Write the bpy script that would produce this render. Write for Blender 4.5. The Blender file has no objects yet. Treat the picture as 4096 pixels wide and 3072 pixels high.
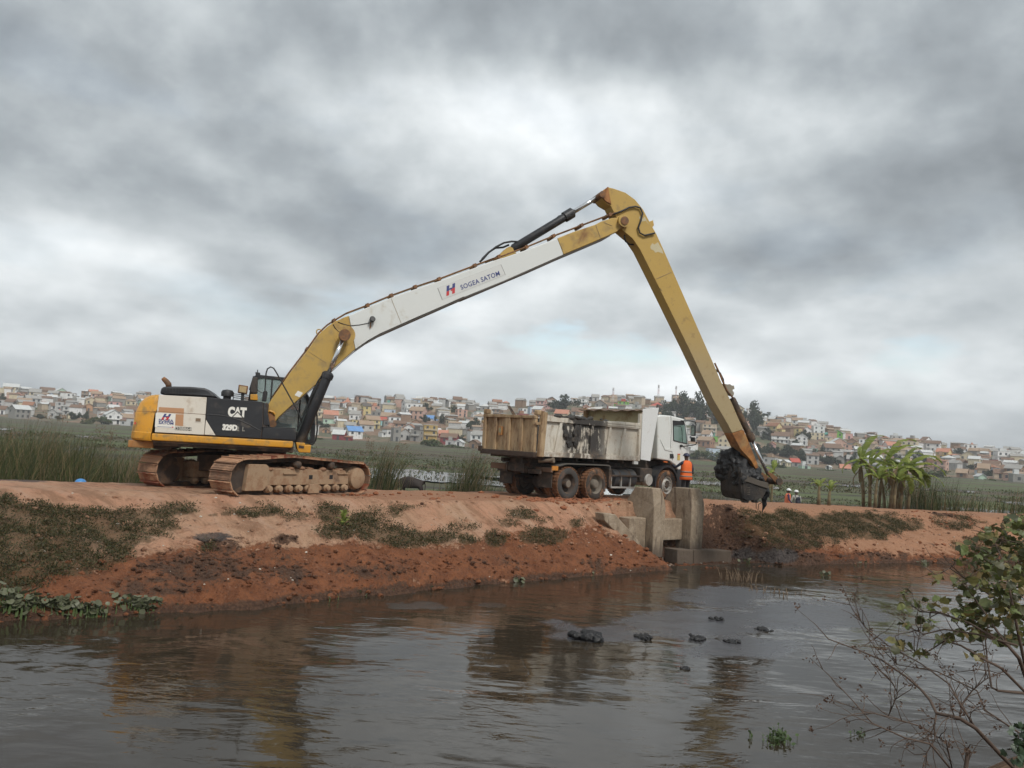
import bpy, bmesh, math, random
import numpy as np
from mathutils import Vector, Matrix, noise as mnoise

scene = bpy.context.scene
COL = scene.collection
random.seed(7)

# ------------------------------------------------------------------ camera
F = 3413.0                       # focal length in photo pixels (photo 4096 x 3072)
PITCH, ROLL, EYE = math.radians(3.87), math.radians(3.5), 1.74
c_f = np.array([0, math.cos(PITCH), math.sin(PITCH)])
c_u0 = np.array([0, -math.sin(PITCH), math.cos(PITCH)])
c_r0 = np.array([1.0, 0, 0])
c_r = math.cos(ROLL) * c_r0 + math.sin(ROLL) * c_u0
c_u = -math.sin(ROLL) * c_r0 + math.cos(ROLL) * c_u0
CAM = np.array([0, 0, EYE])
cam_data = bpy.data.cameras.new('camera')
cam_data.sensor_width = 36.0
cam_data.lens = 36.0 * F / 4096.0
cam_data.clip_start = 0.1
cam_data.clip_end = 6000
cam = bpy.data.objects.new('camera', cam_data)
COL.objects.link(cam)
m = Matrix.Identity(4)
for i in range(3):
    m[i][0], m[i][1], m[i][2], m[i][3] = c_r[i], c_u[i], -c_f[i], CAM[i]
cam.matrix_world = m
scene.camera = cam

# ------------------------------------------------------------------ world, sun, exposure
SUN_EL, SUN_AZ = math.radians(48), math.radians(150)     # azimuth clockwise from +Y (view direction)
world = bpy.data.worlds.new('World')
scene.world = world
world.use_nodes = True
wn, wl = world.node_tree.nodes, world.node_tree.links
wn.clear()
def N(t, **k):
    n = wn.new(t)
    for a, b in k.items():
        setattr(n, a, b)
    return n
def wmath(op, a, b=None, c=None, clamp=False):
    n = N('ShaderNodeMath', operation=op, use_clamp=clamp)
    for i, v in enumerate((a, b, c)):
        if v is None: continue
        if isinstance(v, (int, float)): n.inputs[i].default_value = v
        else: wl.new(v, n.inputs[i])
    return n.outputs[0]
w_out = N('ShaderNodeOutputWorld')
tc = N('ShaderNodeTexCoord')
nrm = N('ShaderNodeVectorMath', operation='NORMALIZE'); wl.new(tc.outputs['Generated'], nrm.inputs[0])
DIR = nrm.outputs[0]
sep = N('ShaderNodeSeparateXYZ'); wl.new(DIR, sep.inputs[0])
# cloud deck: noise on a cylinder round the viewer, flattened towards the horizon
rxy = wmath('SQRT', wmath('ADD', wmath('MULTIPLY', sep.outputs[0], sep.outputs[0]), wmath('MULTIPLY', sep.outputs[1], sep.outputs[1])))
rxy = wmath('MAXIMUM', rxy, 0.02)
elev = wmath('POWER', wmath('ADD', wmath('MAXIMUM', sep.outputs[2], 0.0), 0.02), 0.62)
def cloud_noise(scale, detail, rough, kz, off=(0, 0, 0), dz=0.0, dist=0.0):
    c_ = N('ShaderNodeCombineXYZ')
    wl.new(wmath('DIVIDE', sep.outputs[0], rxy), c_.inputs[0]); wl.new(wmath('DIVIDE', sep.outputs[1], rxy), c_.inputs[1])
    wl.new(wmath('MULTIPLY', wmath('ADD', elev, dz), kz), c_.inputs[2])
    ad = N('ShaderNodeVectorMath', operation='ADD'); wl.new(c_.outputs[0], ad.inputs[0]); ad.inputs[1].default_value = off
    n = N('ShaderNodeTexNoise'); n.inputs['Scale'].default_value = scale; n.inputs['Detail'].default_value = detail
    n.inputs['Roughness'].default_value = rough; n.inputs['Distortion'].default_value = dist
    wl.new(ad.outputs[0], n.inputs['Vector']); return n.outputs['Fac']
n1 = cloud_noise(1.5, 3, .5, 1.5, (3.1, 1.7, 2.0))
n2 = cloud_noise(2.7, 8, .50, 1.7, (7.3, 2.2, 4.0), 0, .0)
n2b = cloud_noise(2.7, 8, .50, 1.7, (7.3, 2.2, 4.0), -.035, .0)
n3 = cloud_noise(9., 6, .52, 1.7, (1.3, 5.2, 1.0), 0, .0)
def blob(px, py, rx, rz, amp):
    """a thick or thin stretch of cloud round a sky direction"""
    d = c_f + (px - 2048) / F * c_r + (1536 - py) / F * c_u
    d = d / np.linalg.norm(d)
    s = N('ShaderNodeVectorMath', operation='SUBTRACT'); wl.new(DIR, s.inputs[0]); s.inputs[1].default_value = tuple(d)
    ml = N('ShaderNodeVectorMath', operation='MULTIPLY'); wl.new(s.outputs[0], ml.inputs[0]); ml.inputs[1].default_value = (1 / rx, 0.6 / rx, 1 / rz)
    dt = N('ShaderNodeVectorMath', operation='DOT_PRODUCT'); wl.new(ml.outputs[0], dt.inputs[0]); wl.new(ml.outputs[0], dt.inputs[1])
    return wmath('MULTIPLY', wmath('POWER', 2.718, wmath('MULTIPLY', dt.outputs['Value'], -1.0)), amp)
cl = wmath('ADD', wmath('MULTIPLY', n1, 0.85), wmath('ADD', wmath('MULTIPLY', n2, 0.70), wmath('MULTIPLY', n3, 0.30)))
cl = wmath('ADD', cl, wmath('MULTIPLY', wmath('SUBTRACT', n2, n2b), 1.0))             # tops catch the light, undersides are dark
cl = wmath('SUBTRACT', cl, 0.43)
for b in ((1900, 380, .28, .08, .10), (2700, 520, .10, .08, .03), (1250, 110, .14, .05, -.14), (250, 560, .26, .08, -.08), (700, 760, .34, .035, -.07), (1500, 940, .34, .05, -.10), (150, 60, .25, .05, -.10),
          (3700, 760, .24, .07, -.16), (3350, 150, .25, .06, -.10), (3000, 1010, .2, .03, -.08), (1900, 1440, .25, .03, .12), (3750, 1480, .25, .04, .10), (2600, 1150, .2, .03, .07), (250, 1120, .2, .05, .10), (3300, 1700, .4, .03, -.04), (700, 1500, .3, .03, -.04)):
    cl = wmath('ADD', cl, blob(*b))
cl = wmath('ADD', wmath('MULTIPLY', wmath('SUBTRACT', cl, .5), 1.15), .5)
ramp = N('ShaderNodeValToRGB')
wl.new(cl, ramp.inputs[0])
el = ramp.color_ramp.elements
el[0].position, el[0].color = 0.0, (0.125, 0.140, 0.154, 1)
el[1].position, el[1].color = 0.98, (0.79, 0.81, 0.82, 1)
for p, c in ((0.30, (0.245, 0.270, 0.288, 1)), (0.50, (0.365, 0.393, 0.408, 1)), (0.66, (0.49, 0.518, 0.530, 1)), (0.82, (0.62, 0.645, 0.655, 1))):
    e = el.new(p); e.color = c
bg_c = N('ShaderNodeBackground'); wl.new(ramp.outputs[0], bg_c.inputs[0]); bg_c.inputs[1].default_value = 1.0
sky = N('ShaderNodeTexSky', sky_type='NISHITA', sun_disc=False)
sky.sun_elevation, sky.sun_rotation = SUN_EL, SUN_AZ
sky.air_density, sky.dust_density = 1.2, 1.5
bg_s = N('ShaderNodeBackground'); wl.new(sky.outputs[0], bg_s.inputs[0]); bg_s.inputs[1].default_value = 0.11
# small blue rifts low in the cloud cover
rift = wmath('MULTIPLY', wmath('SUBTRACT', cloud_noise(4.0, 5, .5, 2.6, (4.4, .6, 1.0)), 0.56, clamp=True), 9.0, clamp=True)
rift = wmath('MULTIPLY', rift, wmath('ADD', blob(2800, 1340, .35, .04, 1.3), 0.06))
mixs = N('ShaderNodeMixShader'); wl.new(rift, mixs.inputs[0]); wl.new(bg_c.outputs[0], mixs.inputs[1]); wl.new(bg_s.outputs[0], mixs.inputs[2])
wl.new(mixs.outputs[0], w_out.inputs[0])

sun_data = bpy.data.lights.new('sun', 'SUN')
sun_data.energy, sun_data.angle, sun_data.color = 1.5, math.radians(14), (1.0, 0.96, 0.9)
sun = bpy.data.objects.new('sun', sun_data)
COL.objects.link(sun)
to_sun = Vector((math.sin(SUN_AZ) * math.cos(SUN_EL), math.cos(SUN_AZ) * math.cos(SUN_EL), math.sin(SUN_EL)))
sun.rotation_euler = to_sun.to_track_quat('Z', 'Y').to_euler()

scene.view_settings.view_transform = 'Standard'
scene.view_settings.look = 'None'
scene.view_settings.gamma = 1
scene.view_settings.use_curve_mapping = False
scene.view_settings.exposure = 0.75
scene.render.engine = 'CYCLES'
scene.cycles.use_adaptive_sampling = True
scene.cycles.adaptive_threshold = 0.02
scene.cycles.max_bounces = 6
scene.cycles.diffuse_bounces = 3
scene.cycles.glossy_bounces = 3
scene.cycles.transmission_bounces = 4
scene.cycles.transparent_max_bounces = 6
scene.cycles.caustics_reflective = False
scene.cycles.caustics_refractive = False

# ------------------------------------------------------------------ surveying helpers (where things stand)
def ray(px, py): return c_f + (px - 2048) / F * c_r + (1536 - py) / F * c_u
def at_z(px, py, z):
    d = ray(px, py); return CAM + d * ((z - EYE) / d[2])
def at_y(px, py, y):
    d = ray(px, py); return CAM + d * (y / d[1])
def proj(p):
    q = np.asarray(p, float) - CAM
    w = q @ c_f
    return 2048 + F * (q @ c_r) / w, 1536 - F * (q @ c_u) / w
class Frame:
    """an upright local frame: x along yaw, y to its left, z up"""
    def __init__(s, o, yaw):
        a = math.radians(yaw); s.yaw = a; s.o = np.array(o, float)
        s.x = np.array([math.cos(a), math.sin(a), 0]); s.y = np.array([-math.sin(a), math.cos(a), 0])
    def at(s, px, py, yl):
        d = ray(px, py); t = (yl - (CAM - s.o) @ s.y) / (d @ s.y); p = CAM + d * t - s.o
        return (float(p @ s.x), float(p[2]))
    def w(s, x, y, z): return s.o + s.x * x + s.y * y + np.array([0, 0, z])
    def loc(s, p):
        q = np.asarray(p) - s.o; return (float(q @ s.x), float(q @ s.y), float(q[2]))

# ------------------------------------------------------------------ mesh helpers
class MB:
    def __init__(s): s.v = []; s.f = []; s.mi = []; s.cur = 0
    def add(s, vs, fs):
        o = len(s.v); s.v += [tuple(map(float, p)) for p in vs]
        for f in fs: s.f.append(tuple(i + o for i in f)); s.mi.append(s.cur)
        return s
    def hexa(s, p):           # p: 4 bottom (ccw from above), 4 top
        return s.add(p, [(3, 2, 1, 0), (4, 5, 6, 7), (0, 1, 5, 4), (1, 2, 6, 5), (2, 3, 7, 6), (3, 0, 4, 7)])
    def box(s, x0, x1, y0, y1, z0, z1):
        return s.hexa([(x0, y0, z0), (x1, y0, z0), (x1, y1, z0), (x0, y1, z0), (x0, y0, z1), (x1, y0, z1), (x1, y1, z1), (x0, y1, z1)])
    def obox(s, c, sx, sy, sz, mat=None):
        pts = [(x * sx / 2, y * sy / 2, z * sz / 2) for z in (-1, 1) for x, y in ((-1, -1), (1, -1), (1, 1), (-1, 1))]
        c = Vector(c)
        if mat is None: mat = Matrix.Identity(3)
        return s.hexa([tuple(c + mat @ Vector(p)) for p in pts])
    def prism(s, xz, y0, y1, fn=None):
        """outline in (x, z) pushed from y0 to y1"""
        n = len(xz)
        a = sum(xz[i][0] * xz[(i + 1) % n][1] - xz[(i + 1) % n][0] * xz[i][1] for i in range(n))
        if a < 0: xz = xz[::-1]
        vs = [(x, y0, z) for x, z in xz] + [(x, y1, z) for x, z in xz]
        if fn: vs = [fn(*p) for p in vs]
        fs = [tuple(range(n)), tuple(range(2 * n - 1, n - 1, -1))] + [(i, i + n, (i + 1) % n + n, (i + 1) % n) for i in range(n)]
        return s.add(vs, fs)
    def vprism(s, xy, z0, z1, top=None):
        n = len(xy)
        a = sum(xy[i][0] * xy[(i + 1) % n][1] - xy[(i + 1) % n][0] * xy[i][1] for i in range(n))
        if a < 0: xy = xy[::-1]; top = top[::-1] if top else None
        t = top or xy
        vs = [(x, y, z0) for x, y in xy] + [(x, y, z1) for x, y in t]
        return s.add(vs, [tuple(range(n - 1, -1, -1)), tuple(range(n, 2 * n))] + [(i, (i + 1) % n, (i + 1) % n + n, i + n) for i in range(n)])
    def tube(s, pts, rad, n=8, cap=True):
        pts = [Vector(p) for p in pts]
        if isinstance(rad, (int, float)): rad = [rad] * len(pts)
        o = len(s.v); prev = None
        for i, p in enumerate(pts):
            t = (pts[min(i + 1, len(pts) - 1)] - pts[max(i - 1, 0)])
            t = t.normalized() if t.length > 1e-9 else Vector((0, 0, 1))
            if prev is None:
                u = t.cross(Vector((0, 0, 1)) if abs(t.z) < 0.9 else Vector((1, 0, 0))).normalized()
            else:
                u = (prev - t * prev.dot(t)); u = u.normalized() if u.length > 1e-6 else t.orthogonal().normalized()
            prev = u; w = t.cross(u)
            for k in range(n):
                a = 2 * math.pi * k / n
                s.v.append(tuple(p + (u * math.cos(a) + w * math.sin(a)) * rad[i]))
        for i in range(len(pts) - 1):
            for k in range(n):
                a, b = o + i * n + k, o + i * n + (k + 1) % n
                s.f.append((a, b, b + n, a + n)); s.mi.append(s.cur)
        if cap:
            s.f.append(tuple(o + k for k in range(n - 1, -1, -1))); s.mi.append(s.cur)
            e = o + (len(pts) - 1) * n
            s.f.append(tuple(e + k for k in range(n))); s.mi.append(s.cur)
        return s
    def lathe(s, prof, c, ax, n=24, cap=True):
        """prof: (distance along axis, radius)"""
        ax = Vector(ax).normalized(); c = Vector(c)
        return s.tube_dir([c + ax * d for d, r in prof], [max(r, 1e-4) for d, r in prof], ax, n, cap)
    def tube_dir(s, pts, rad, ax, n, cap=True):
        o = len(s.v); u = ax.orthogonal().normalized(); w = ax.cross(u)
        for p, r in zip(pts, rad):
            for k in range(n):
                a = 2 * math.pi * k / n; s.v.append(tuple(p + (u * math.cos(a) + w * math.sin(a)) * r))
        for i in range(len(pts) - 1):
            for k in range(n):
                a, b = o + i * n + k, o + i * n + (k + 1) % n
                s.f.append((a, b, b + n, a + n)); s.mi.append(s.cur)
        if cap:
            s.f.append(tuple(o + k for k in range(n - 1, -1, -1))); s.mi.append(s.cur)
            e = o + (len(pts) - 1) * n
            s.f.append(tuple(e + k for k in range(n))); s.mi.append(s.cur)
        return s
    def lump(s, c, r, rnd, sq=(1, 1, 1), n=1, rough=0.3):
        """a knobbly clod (icosphere with moved points)"""
        V, Fc = ICO[n]
        off = Vector((rnd.uniform(0, 99), rnd.uniform(0, 99), 0))
        vs = []
        for p in V:
            k = 1 + rough * mnoise.noise(Vector(p) * 1.7 + off) + rough * .6 * mnoise.noise(Vector(p) * 4.1 + off)
            vs.append((c[0] + p[0] * r * sq[0] * k, c[1] + p[1] * r * sq[1] * k, c[2] + p[2] * r * sq[2] * k))
        return s.add(vs, Fc)
    def mesh(s, name, mats, smooth=False):
        me = bpy.data.meshes.new(name)
        me.from_pydata(s.v, [], s.f)
        for mt in (mats if isinstance(mats, (list, tuple)) else [mats]): me.materials.append(mt)
        if any(s.mi): me.polygons.foreach_set('material_index', s.mi)
        if smooth: me.polygons.foreach_set('use_smooth', [True] * len(me.polygons))
        me.update()
        return me
    def build(s, name, mats, parent=None, smooth=False, bevel=0, label=None, loc=None, rz=0):
        return put(name, s.mesh(name, mats, smooth), parent, bevel, label, loc, rz)
def _ico(n):
    bm = bmesh.new(); bmesh.ops.create_icosphere(bm, subdivisions=n, radius=1)
    V = [tuple(v.co) for v in bm.verts]; Fc = [tuple(v.index for v in f.verts) for f in bm.faces]; bm.free(); return V, Fc
ICO = {1: _ico(1), 2: _ico(2), 3: _ico(3)}
def put(name, me, parent=None, bevel=0, label=None, loc=None, rz=0):
    o = bpy.data.objects.new(name, me)
    COL.objects.link(o)
    if parent is not None: o.parent = parent
    if loc is not None: o.location = loc
    if rz: o.rotation_euler = (0, 0, rz)
    if bevel:
        b = o.modifiers.new('bevel', 'BEVEL'); b.width = bevel; b.segments = 2; b.limit_method = 'ANGLE'; b.angle_limit = math.radians(35)
        b.use_clamp_overlap = True
        for p in me.polygons: p.use_smooth = True
        w = o.modifiers.new('wn', 'WEIGHTED_NORMAL'); w.keep_sharp = True
    if label: o['label'] = label
    return o
def empty(name, loc, rz, label, cat, group=None):
    o = bpy.data.objects.new(name, None); COL.objects.link(o)
    o.empty_display_size = .3
    o.location = tuple(loc); o.rotation_euler = (0, 0, rz)
    tag(o, label, cat, group)
    return o
def tag(o, label=None, cat=None, group=None, kind=None):
    if label: o['label'] = label
    if cat: o['category'] = cat
    if group: o['group'] = group
    if kind: o['kind'] = kind
    return o
def copy_tree(o, parent=None):
    c = o.copy(); COL.objects.link(c); c.parent = parent
    for ch in o.children: copy_tree(ch, c)
    return c
def smooth_by_angle(o, deg=40):
    me = o.data
    for p in me.polygons: p.use_smooth = True
    try: me.set_sharp_from_angle(angle=math.radians(deg))
    except Exception: pass
    return o
def text_mesh(body, size, mats, extrude=0.004, bold=0.0, shear=0.0, sx=1.0, spacing=1.0, wh=None):
    cu = bpy.data.curves.new('lettering', 'FONT')
    cu.body = body; cu.size = size; cu.extrude = extrude; cu.offset = bold; cu.shear = shear; cu.space_character = spacing
    cu.align_x = 'CENTER'; cu.align_y = 'CENTER'; cu.resolution_u = 3
    o = bpy.data.objects.new('lettering', cu); COL.objects.link(o)
    dg = bpy.context.evaluated_depsgraph_get()
    me = bpy.data.meshes.new_from_object(o.evaluated_get(dg))
    bpy.data.objects.remove(o)
    me.materials.clear(); me.materials.append(mats)
    if wh:                                       # fit to a width and height
        X = [v.co.x for v in me.vertices]; Y = [v.co.y for v in me.vertices]
        kx, ky = wh[0] / (max(X) - min(X)), wh[1] / (max(Y) - min(Y)); ox, oy = (max(X) + min(X)) / 2, (max(Y) + min(Y)) / 2
        for v in me.vertices: v.co.x = (v.co.x - ox) * kx; v.co.y = (v.co.y - oy) * ky
    return me
def text_on_side(body, size, mat_, parent, x, y, z, tilt=0.0, **k):
    """lettering on a face that looks towards -y of its parent"""
    me = text_mesh(body, size, mat_, **k)
    o = put('lettering', me, parent)
    o.rotation_euler = (math.pi / 2, tilt, 0)
    o.matrix_local = Matrix.Translation((x, y, z)) @ Matrix.Rotation(-tilt, 4, 'Y') @ Matrix.Rotation(math.pi / 2, 4, 'X')
    return o
def skin_mesh(name, verts, edges, radii, mats, sub=2, assign=None):
    me = bpy.data.meshes.new(name); me.from_pydata(verts, edges, [])
    o = bpy.data.objects.new(name, me); COL.objects.link(o)
    o.modifiers.new('skin', 'SKIN')
    for i, r in enumerate(radii):
        r = r if isinstance(r, (tuple, list)) else (r, r)
        me.skin_vertices[0].data[i].radius = r
    me.skin_vertices[0].data[0].use_root = True
    ss = o.modifiers.new('sub', 'SUBSURF'); ss.levels = sub
    dg = bpy.context.evaluated_depsgraph_get()
    r = bpy.data.meshes.new_from_object(o.evaluated_get(dg)); r.name = name
    bpy.data.objects.remove(o)
    r.materials.clear()
    for mt in mats: r.materials.append(mt)
    for p in r.polygons:
        p.use_smooth = True
        if assign: p.material_index = assign(p.center)
    return r
def remesh_blob(name, lumps, vox, mats, seed=0, rough=0.06, rscale=5.0, smooth_n=6):
    """union of lumps -> one continuous knobbly surface"""
    rnd = random.Random(seed); b = MB()
    for c, r, sq in lumps: b.lump(c, r, rnd, sq, 2, 0.18)
    me = b.mesh(name, mats)
    o = bpy.data.objects.new(name, me); COL.objects.link(o)
    rm = o.modifiers.new('r', 'REMESH'); rm.mode = 'VOXEL'; rm.voxel_size = vox
    sm = o.modifiers.new('s', 'SMOOTH'); sm.factor = .6; sm.iterations = smooth_n
    dg = bpy.context.evaluated_depsgraph_get()
    r = bpy.data.meshes.new_from_object(o.evaluated_get(dg)); r.name = name
    bpy.data.objects.remove(o)
    r.materials.clear(); r.materials.append(mats)
    nn = [v.normal.copy() for v in r.vertices]
    for v, n_ in zip(r.vertices, nn):
        p = v.co * rscale
        v.co += n_ * rough * (mnoise.fractal(p, 1.0, 2.1, 4) + 0.4 * mnoise.noise(p * 4))
    for p in r.polygons: p.use_smooth = True
    r.update()
    return r

# ------------------------------------------------------------------ materials
MATS = {}
def new_mat(name):
    mt = bpy.data.materials.new(name); mt.use_nodes = True
    nt = mt.node_tree
    return mt, nt, nt.nodes['Principled BSDF']
class NB:
    """tiny node helper"""
    def __init__(s, nt): s.nt = nt; s.tc = None
    def n(s, t, **k):
        x = s.nt.nodes.new(t)
        for a, b in k.items(): setattr(x, a, b)
        return x
    def l(s, a, b): s.nt.links.new(a, b)
    def co(s, kind='Object', scale=(1, 1, 1), loc=(0, 0, 0)):
        if s.tc is None: s.tc = s.n('ShaderNodeTexCoord')
        mp = s.n('ShaderNodeMapping'); mp.inputs['Scale'].default_value = scale; mp.inputs['Location'].default_value = loc
        s.l(s.tc.outputs[kind], mp.inputs['Vector']); return mp.outputs[0]
    def along(s, deg, scale, kind='Object'):
        a = s.co(kind); a.node.inputs['Rotation'].default_value = (0, 0, math.radians(-deg))
        mp = s.n('ShaderNodeMapping'); mp.inputs['Scale'].default_value = scale; s.l(a, mp.inputs['Vector']); return mp.outputs[0]
    def noise(s, vec, scale, detail=4, rough=.55, dist=0):
        x = s.n('ShaderNodeTexNoise'); x.inputs['Scale'].default_value = scale; x.inputs['Detail'].default_value = detail
        x.inputs['Roughness'].default_value = rough; x.inputs['Distortion'].default_value = dist
        s.l(vec, x.inputs['Vector']); return x.outputs['Fac']
    def math(s, op, a, b=None, clamp=False):
        x = s.n('ShaderNodeMath', operation=op, use_clamp=clamp)
        for i, v in enumerate((a, b)):
            if v is None: continue
            if isinstance(v, (int, float)): x.inputs[i].default_value = v
            else: s.l(v, x.inputs[i])
        return x.outputs[0]
    def step(s, v, lo, hi):
        x = s.n('ShaderNodeMapRange', interpolation_type='SMOOTHSTEP'); s.l(v, x.inputs[0])
        x.inputs[1].default_value = lo; x.inputs[2].default_value = hi
        return x.outputs[0]
    def mix(s, fac, a, b, blend='MIX'):
        x = s.n('ShaderNodeMix', data_type='RGBA', blend_type=blend)
        for i, v in ((0, fac), (6, a), (7, b)):
            if isinstance(v, (int, float)): x.inputs[i].default_value = v
            elif isinstance(v, tuple): x.inputs[i].default_value = v if len(v) == 4 else v + (1,)
            else: s.l(v, x.inputs[i])
        return x.outputs[2]
    def attr(s, name):
        x = s.n('ShaderNodeAttribute'); x.attribute_name = name; return x.outputs['Fac']
    def bump(s, h, strength, dist=.05, nrm=None):
        x = s.n('ShaderNodeBump'); x.inputs['Strength'].default_value = strength; x.inputs['Distance'].default_value = dist
        s.l(h, x.inputs['Height'])
        if nrm is not None: s.l(nrm, x.inputs['Normal'])
        return x.outputs[0]
def M(name, col, rough=.6, metal=0.0, var=.12, vs=3.0, dirt=None, bump=None, streak=False, spec=.5, dirt2=None, space='Object', coat=0, rnd=0):
    """painted / plain surface; dirt = (colour, amount 0..1, scale); dirt2 the same, coarser"""
    if name in MATS: return MATS[name]
    mt, nt, bs = new_mat(name); b = NB(nt)
    co = b.co(space)
    c = b.mix(b.noise(co, vs, 5), tuple(max(x * (1 - var), 0) for x in col), tuple(min(x * (1 + var), 1) for x in col))
    r = None
    if rnd: oi = b.n('ShaderNodeObjectInfo')
    for k, d in enumerate((dirt, dirt2)):
        if not d: continue
        dc = b.co(space, (1.5, 1.5, .55), (k * 3.1, 1, 2)) if streak else b.co(space, (1, 1, 1), (k * 3.1, 1, 2))
        nz = b.noise(dc, d[2], 6, .62, .2)
        th = .72 - d[1] * .5
        if rnd: nz = b.math('ADD', nz, b.math('MULTIPLY', b.math('SUBTRACT', b.math('FRACT', b.math('MULTIPLY', oi.outputs['Random'], 3.7 + 5 * k)), .5), rnd))
        fac = b.step(nz, th - .1, th + .12)
        c = b.mix(fac, c, d[0])
        r = fac if r is None else b.math('MAXIMUM', r, fac)
    b.l(c, bs.inputs['Base Color'])
    if r is not None: b.l(b.math('ADD', b.math('MULTIPLY', r, min(.95, .9) - rough), rough), bs.inputs['Roughness'])
    else: bs.inputs['Roughness'].default_value = rough
    bs.inputs['Metallic'].default_value = metal
    bs.inputs['Specular IOR Level'].default_value = spec
    if coat: bs.inputs['Coat Weight'].default_value = coat
    if bump: b.l(b.bump(b.noise(co, bump[0], 5, .6), bump[1], .02), bs.inputs['Normal'])
    MATS[name] = mt
    return mt
def glass(name, col=(.55, .62, .62), rough=.05, alpha=.35):
    if name in MATS: return MATS[name]
    mt, nt, bs = new_mat(name)
    bs.inputs['Base Color'].default_value = col + (1,); bs.inputs['Roughness'].default_value = rough
    bs.inputs['Alpha'].default_value = alpha; bs.inputs['Specular IOR Level'].default_value = .6
    MATS[name] = mt; return mt
MUDRED = (.30, .16, .09); MUDTAN = (.36, .24, .15); MUDGREY = (.055, .05, .048)
yellow = M('excavator yellow', (.58, .275, .022), .45, var=.08, vs=1.5, dirt=((.30, .19, .07), .30, 4), dirt2=((.20, .11, .05), .10, 1.3))
yellow_arm = M('arm yellow', (.46, .30, .075), .55, var=.08, vs=1.0, dirt=((.34, .24, .10), .32, 3), dirt2=((.20, .10, .05), .12, 1.1), bump=(30, .05))

def stick_paint():
    mt, nt, bs = new_mat('dust greyed stick paint'); b = NB(nt); co = b.co('Object')
    sx = b.n('ShaderNodeSeparateXYZ'); b.l(b.tc.outputs['Object'], sx.inputs[0])
    nA, nB = b.noise(co, 1.1, 5, .6), b.noise(co, 5, 6, .65)
    c = b.mix(nA, (.41, .265, .06), (.49, .325, .085))
    dust = b.step(b.math('ADD', b.math('MULTIPLY', sx.outputs[2], -1.0), b.math('MULTIPLY', nA, 1.2)), -6.2, -3.0)
    c = b.mix(b.math('MULTIPLY', dust, .8), c, (.33, .27, .17))
    c = b.mix(b.math('MULTIPLY', b.step(nB, .58, .70), .6), c, (.26, .17, .07))
    b.l(c, bs.inputs['Base Color']); bs.inputs['Roughness'].default_value = .6
    return mt
stick_m = stick_paint()

# ------------------------------------------------------------------ terrain
DK = Frame((0, 0, 0), 40)
WATER_Z, MARSH_Z = -1.75, -1.5
_vw = np.array([(-250, 17.5), (-8, 16.6), (2.8, 16.3), (7, 15.9), (13.8, 16.35), (20.5, 16.3), (26, 15.6), (32.4, 14.2), (37, 12.9), (42, 11.3), (60, 7.5), (300, -20)])
_vc = np.array([(-250, 23), (-5, 22.6), (3.5, 21.4), (7.8, 20.2), (10.6, 19.55), (18.4, 18.65), (24, 18.5), (30, 17.9), (35, 16.9), (38.5, 15.6), (42, 14.3), (60, 10.3), (300, -17)])
def f_vw(u): return np.interp(u, _vw[:, 0], _vw[:, 1])
def f_vc(u): return np.interp(u, _vc[:, 0], _vc[:, 1])
def r_cut(v, vc): return v < vc
def dike0(u, v):
    """dike height without its fine relief (arrays)"""
    u = np.asarray(u, float); v = np.asarray(v, float)
    vw, vc = f_vw(u), f_vc(u)
    t = np.clip((v - vw) / (vc - vw), 0, 1)
    slope = WATER_Z + 1.75 * (.09 * np.clip(t / .04, 0, 1) + .91 * t ** .93)
    r = v - vc
    road = -.10 * np.clip((r - 2.6) / 2.6, 0, 1) ** 2
    far = -.10 - (r - 5.2) * .52
    # the slope is cut back where the culvert head stands
    cu_, cv_ = u - 21.0, v - 17.7
    zn = np.interp(cu_, [-2.6, -2.0, -.75, -.45, 4.0, 4.35, 5.2], [.5, -.32, -1.62, -1.86, -1.86, -1.5, .5])
    rise = np.where(cu_ < 0, 1.15, np.where(cu_ < 2.6, 0.0, 1.05))
    zn = zn + np.clip(cv_ + .10, 0, 9) * rise
    zn = np.where((cu_ >= 0) & (cu_ < 2.6) & (cv_ > .62), -.45 + (cv_ - .62) * 1.2, zn)
    slope = np.where(r_cut(v, vc), np.minimum(slope, zn), slope)
    z = np.where(v < vw, WATER_Z - (vw - v) * .7, np.where(r < 0, slope, np.where(r < 5.2, road, far)))
    z = z + np.where(r > -9, np.interp(u, [22, 27, 31, 36, 42, 60], [0, -.08, -.17, -.22, -.30, -.42]) * np.clip(t, 0, 1), 0)
    return np.clip(z, -3.2, .5)
def relief(u, v, z, r):
    slope = max(0.0, min(1.0, -z * 1.3)) if r < 0.3 else 0.0
    n = mnoise.fractal(Vector((u * .5, v * .5, 3.3)), 1.0, 2.0, 4)
    rill = mnoise.noise(Vector((u * 1.5 + .5 * v, v * .28, 7.7)))
    fine = mnoise.fractal(Vector((u * 2.6, v * 2.6, 1.1)), .9, 2.1, 4)
    if 19.5 < u < 26 and v < 18.9: slope *= .25
    h = n * (.03 + .15 * slope) + rill * .13 * slope + fine * (.018 + .07 * slope) + .028 * slope * mnoise.noise(Vector((u * 7.1, v * 7.1, 4.4)))
    if 0 < r < 5.2:                     # ruts left by tracks and tyres
        h += .03 * mnoise.noise(Vector((u * .25, r * 2.2, 0))) + .012 * mnoise.noise(Vector((u * 3, r * 6, 5)))
        h += .07 * math.exp(-((r - .25) / .25) ** 2) * (.6 + mnoise.noise(Vector((u * .9, 3, 1))))
    return h
def proj_np(P):
    q = P - CAM; w = np.maximum(q @ c_f, .05)
    return 2048 + F * (q @ c_r) / w, 1536 - F * (q @ c_u) / w
def add_attr(me, name, arr):
    a = me.attributes.new(name, 'FLOAT', 'POINT'); a.data.foreach_set('value', np.asarray(arr, np.float32))
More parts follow.
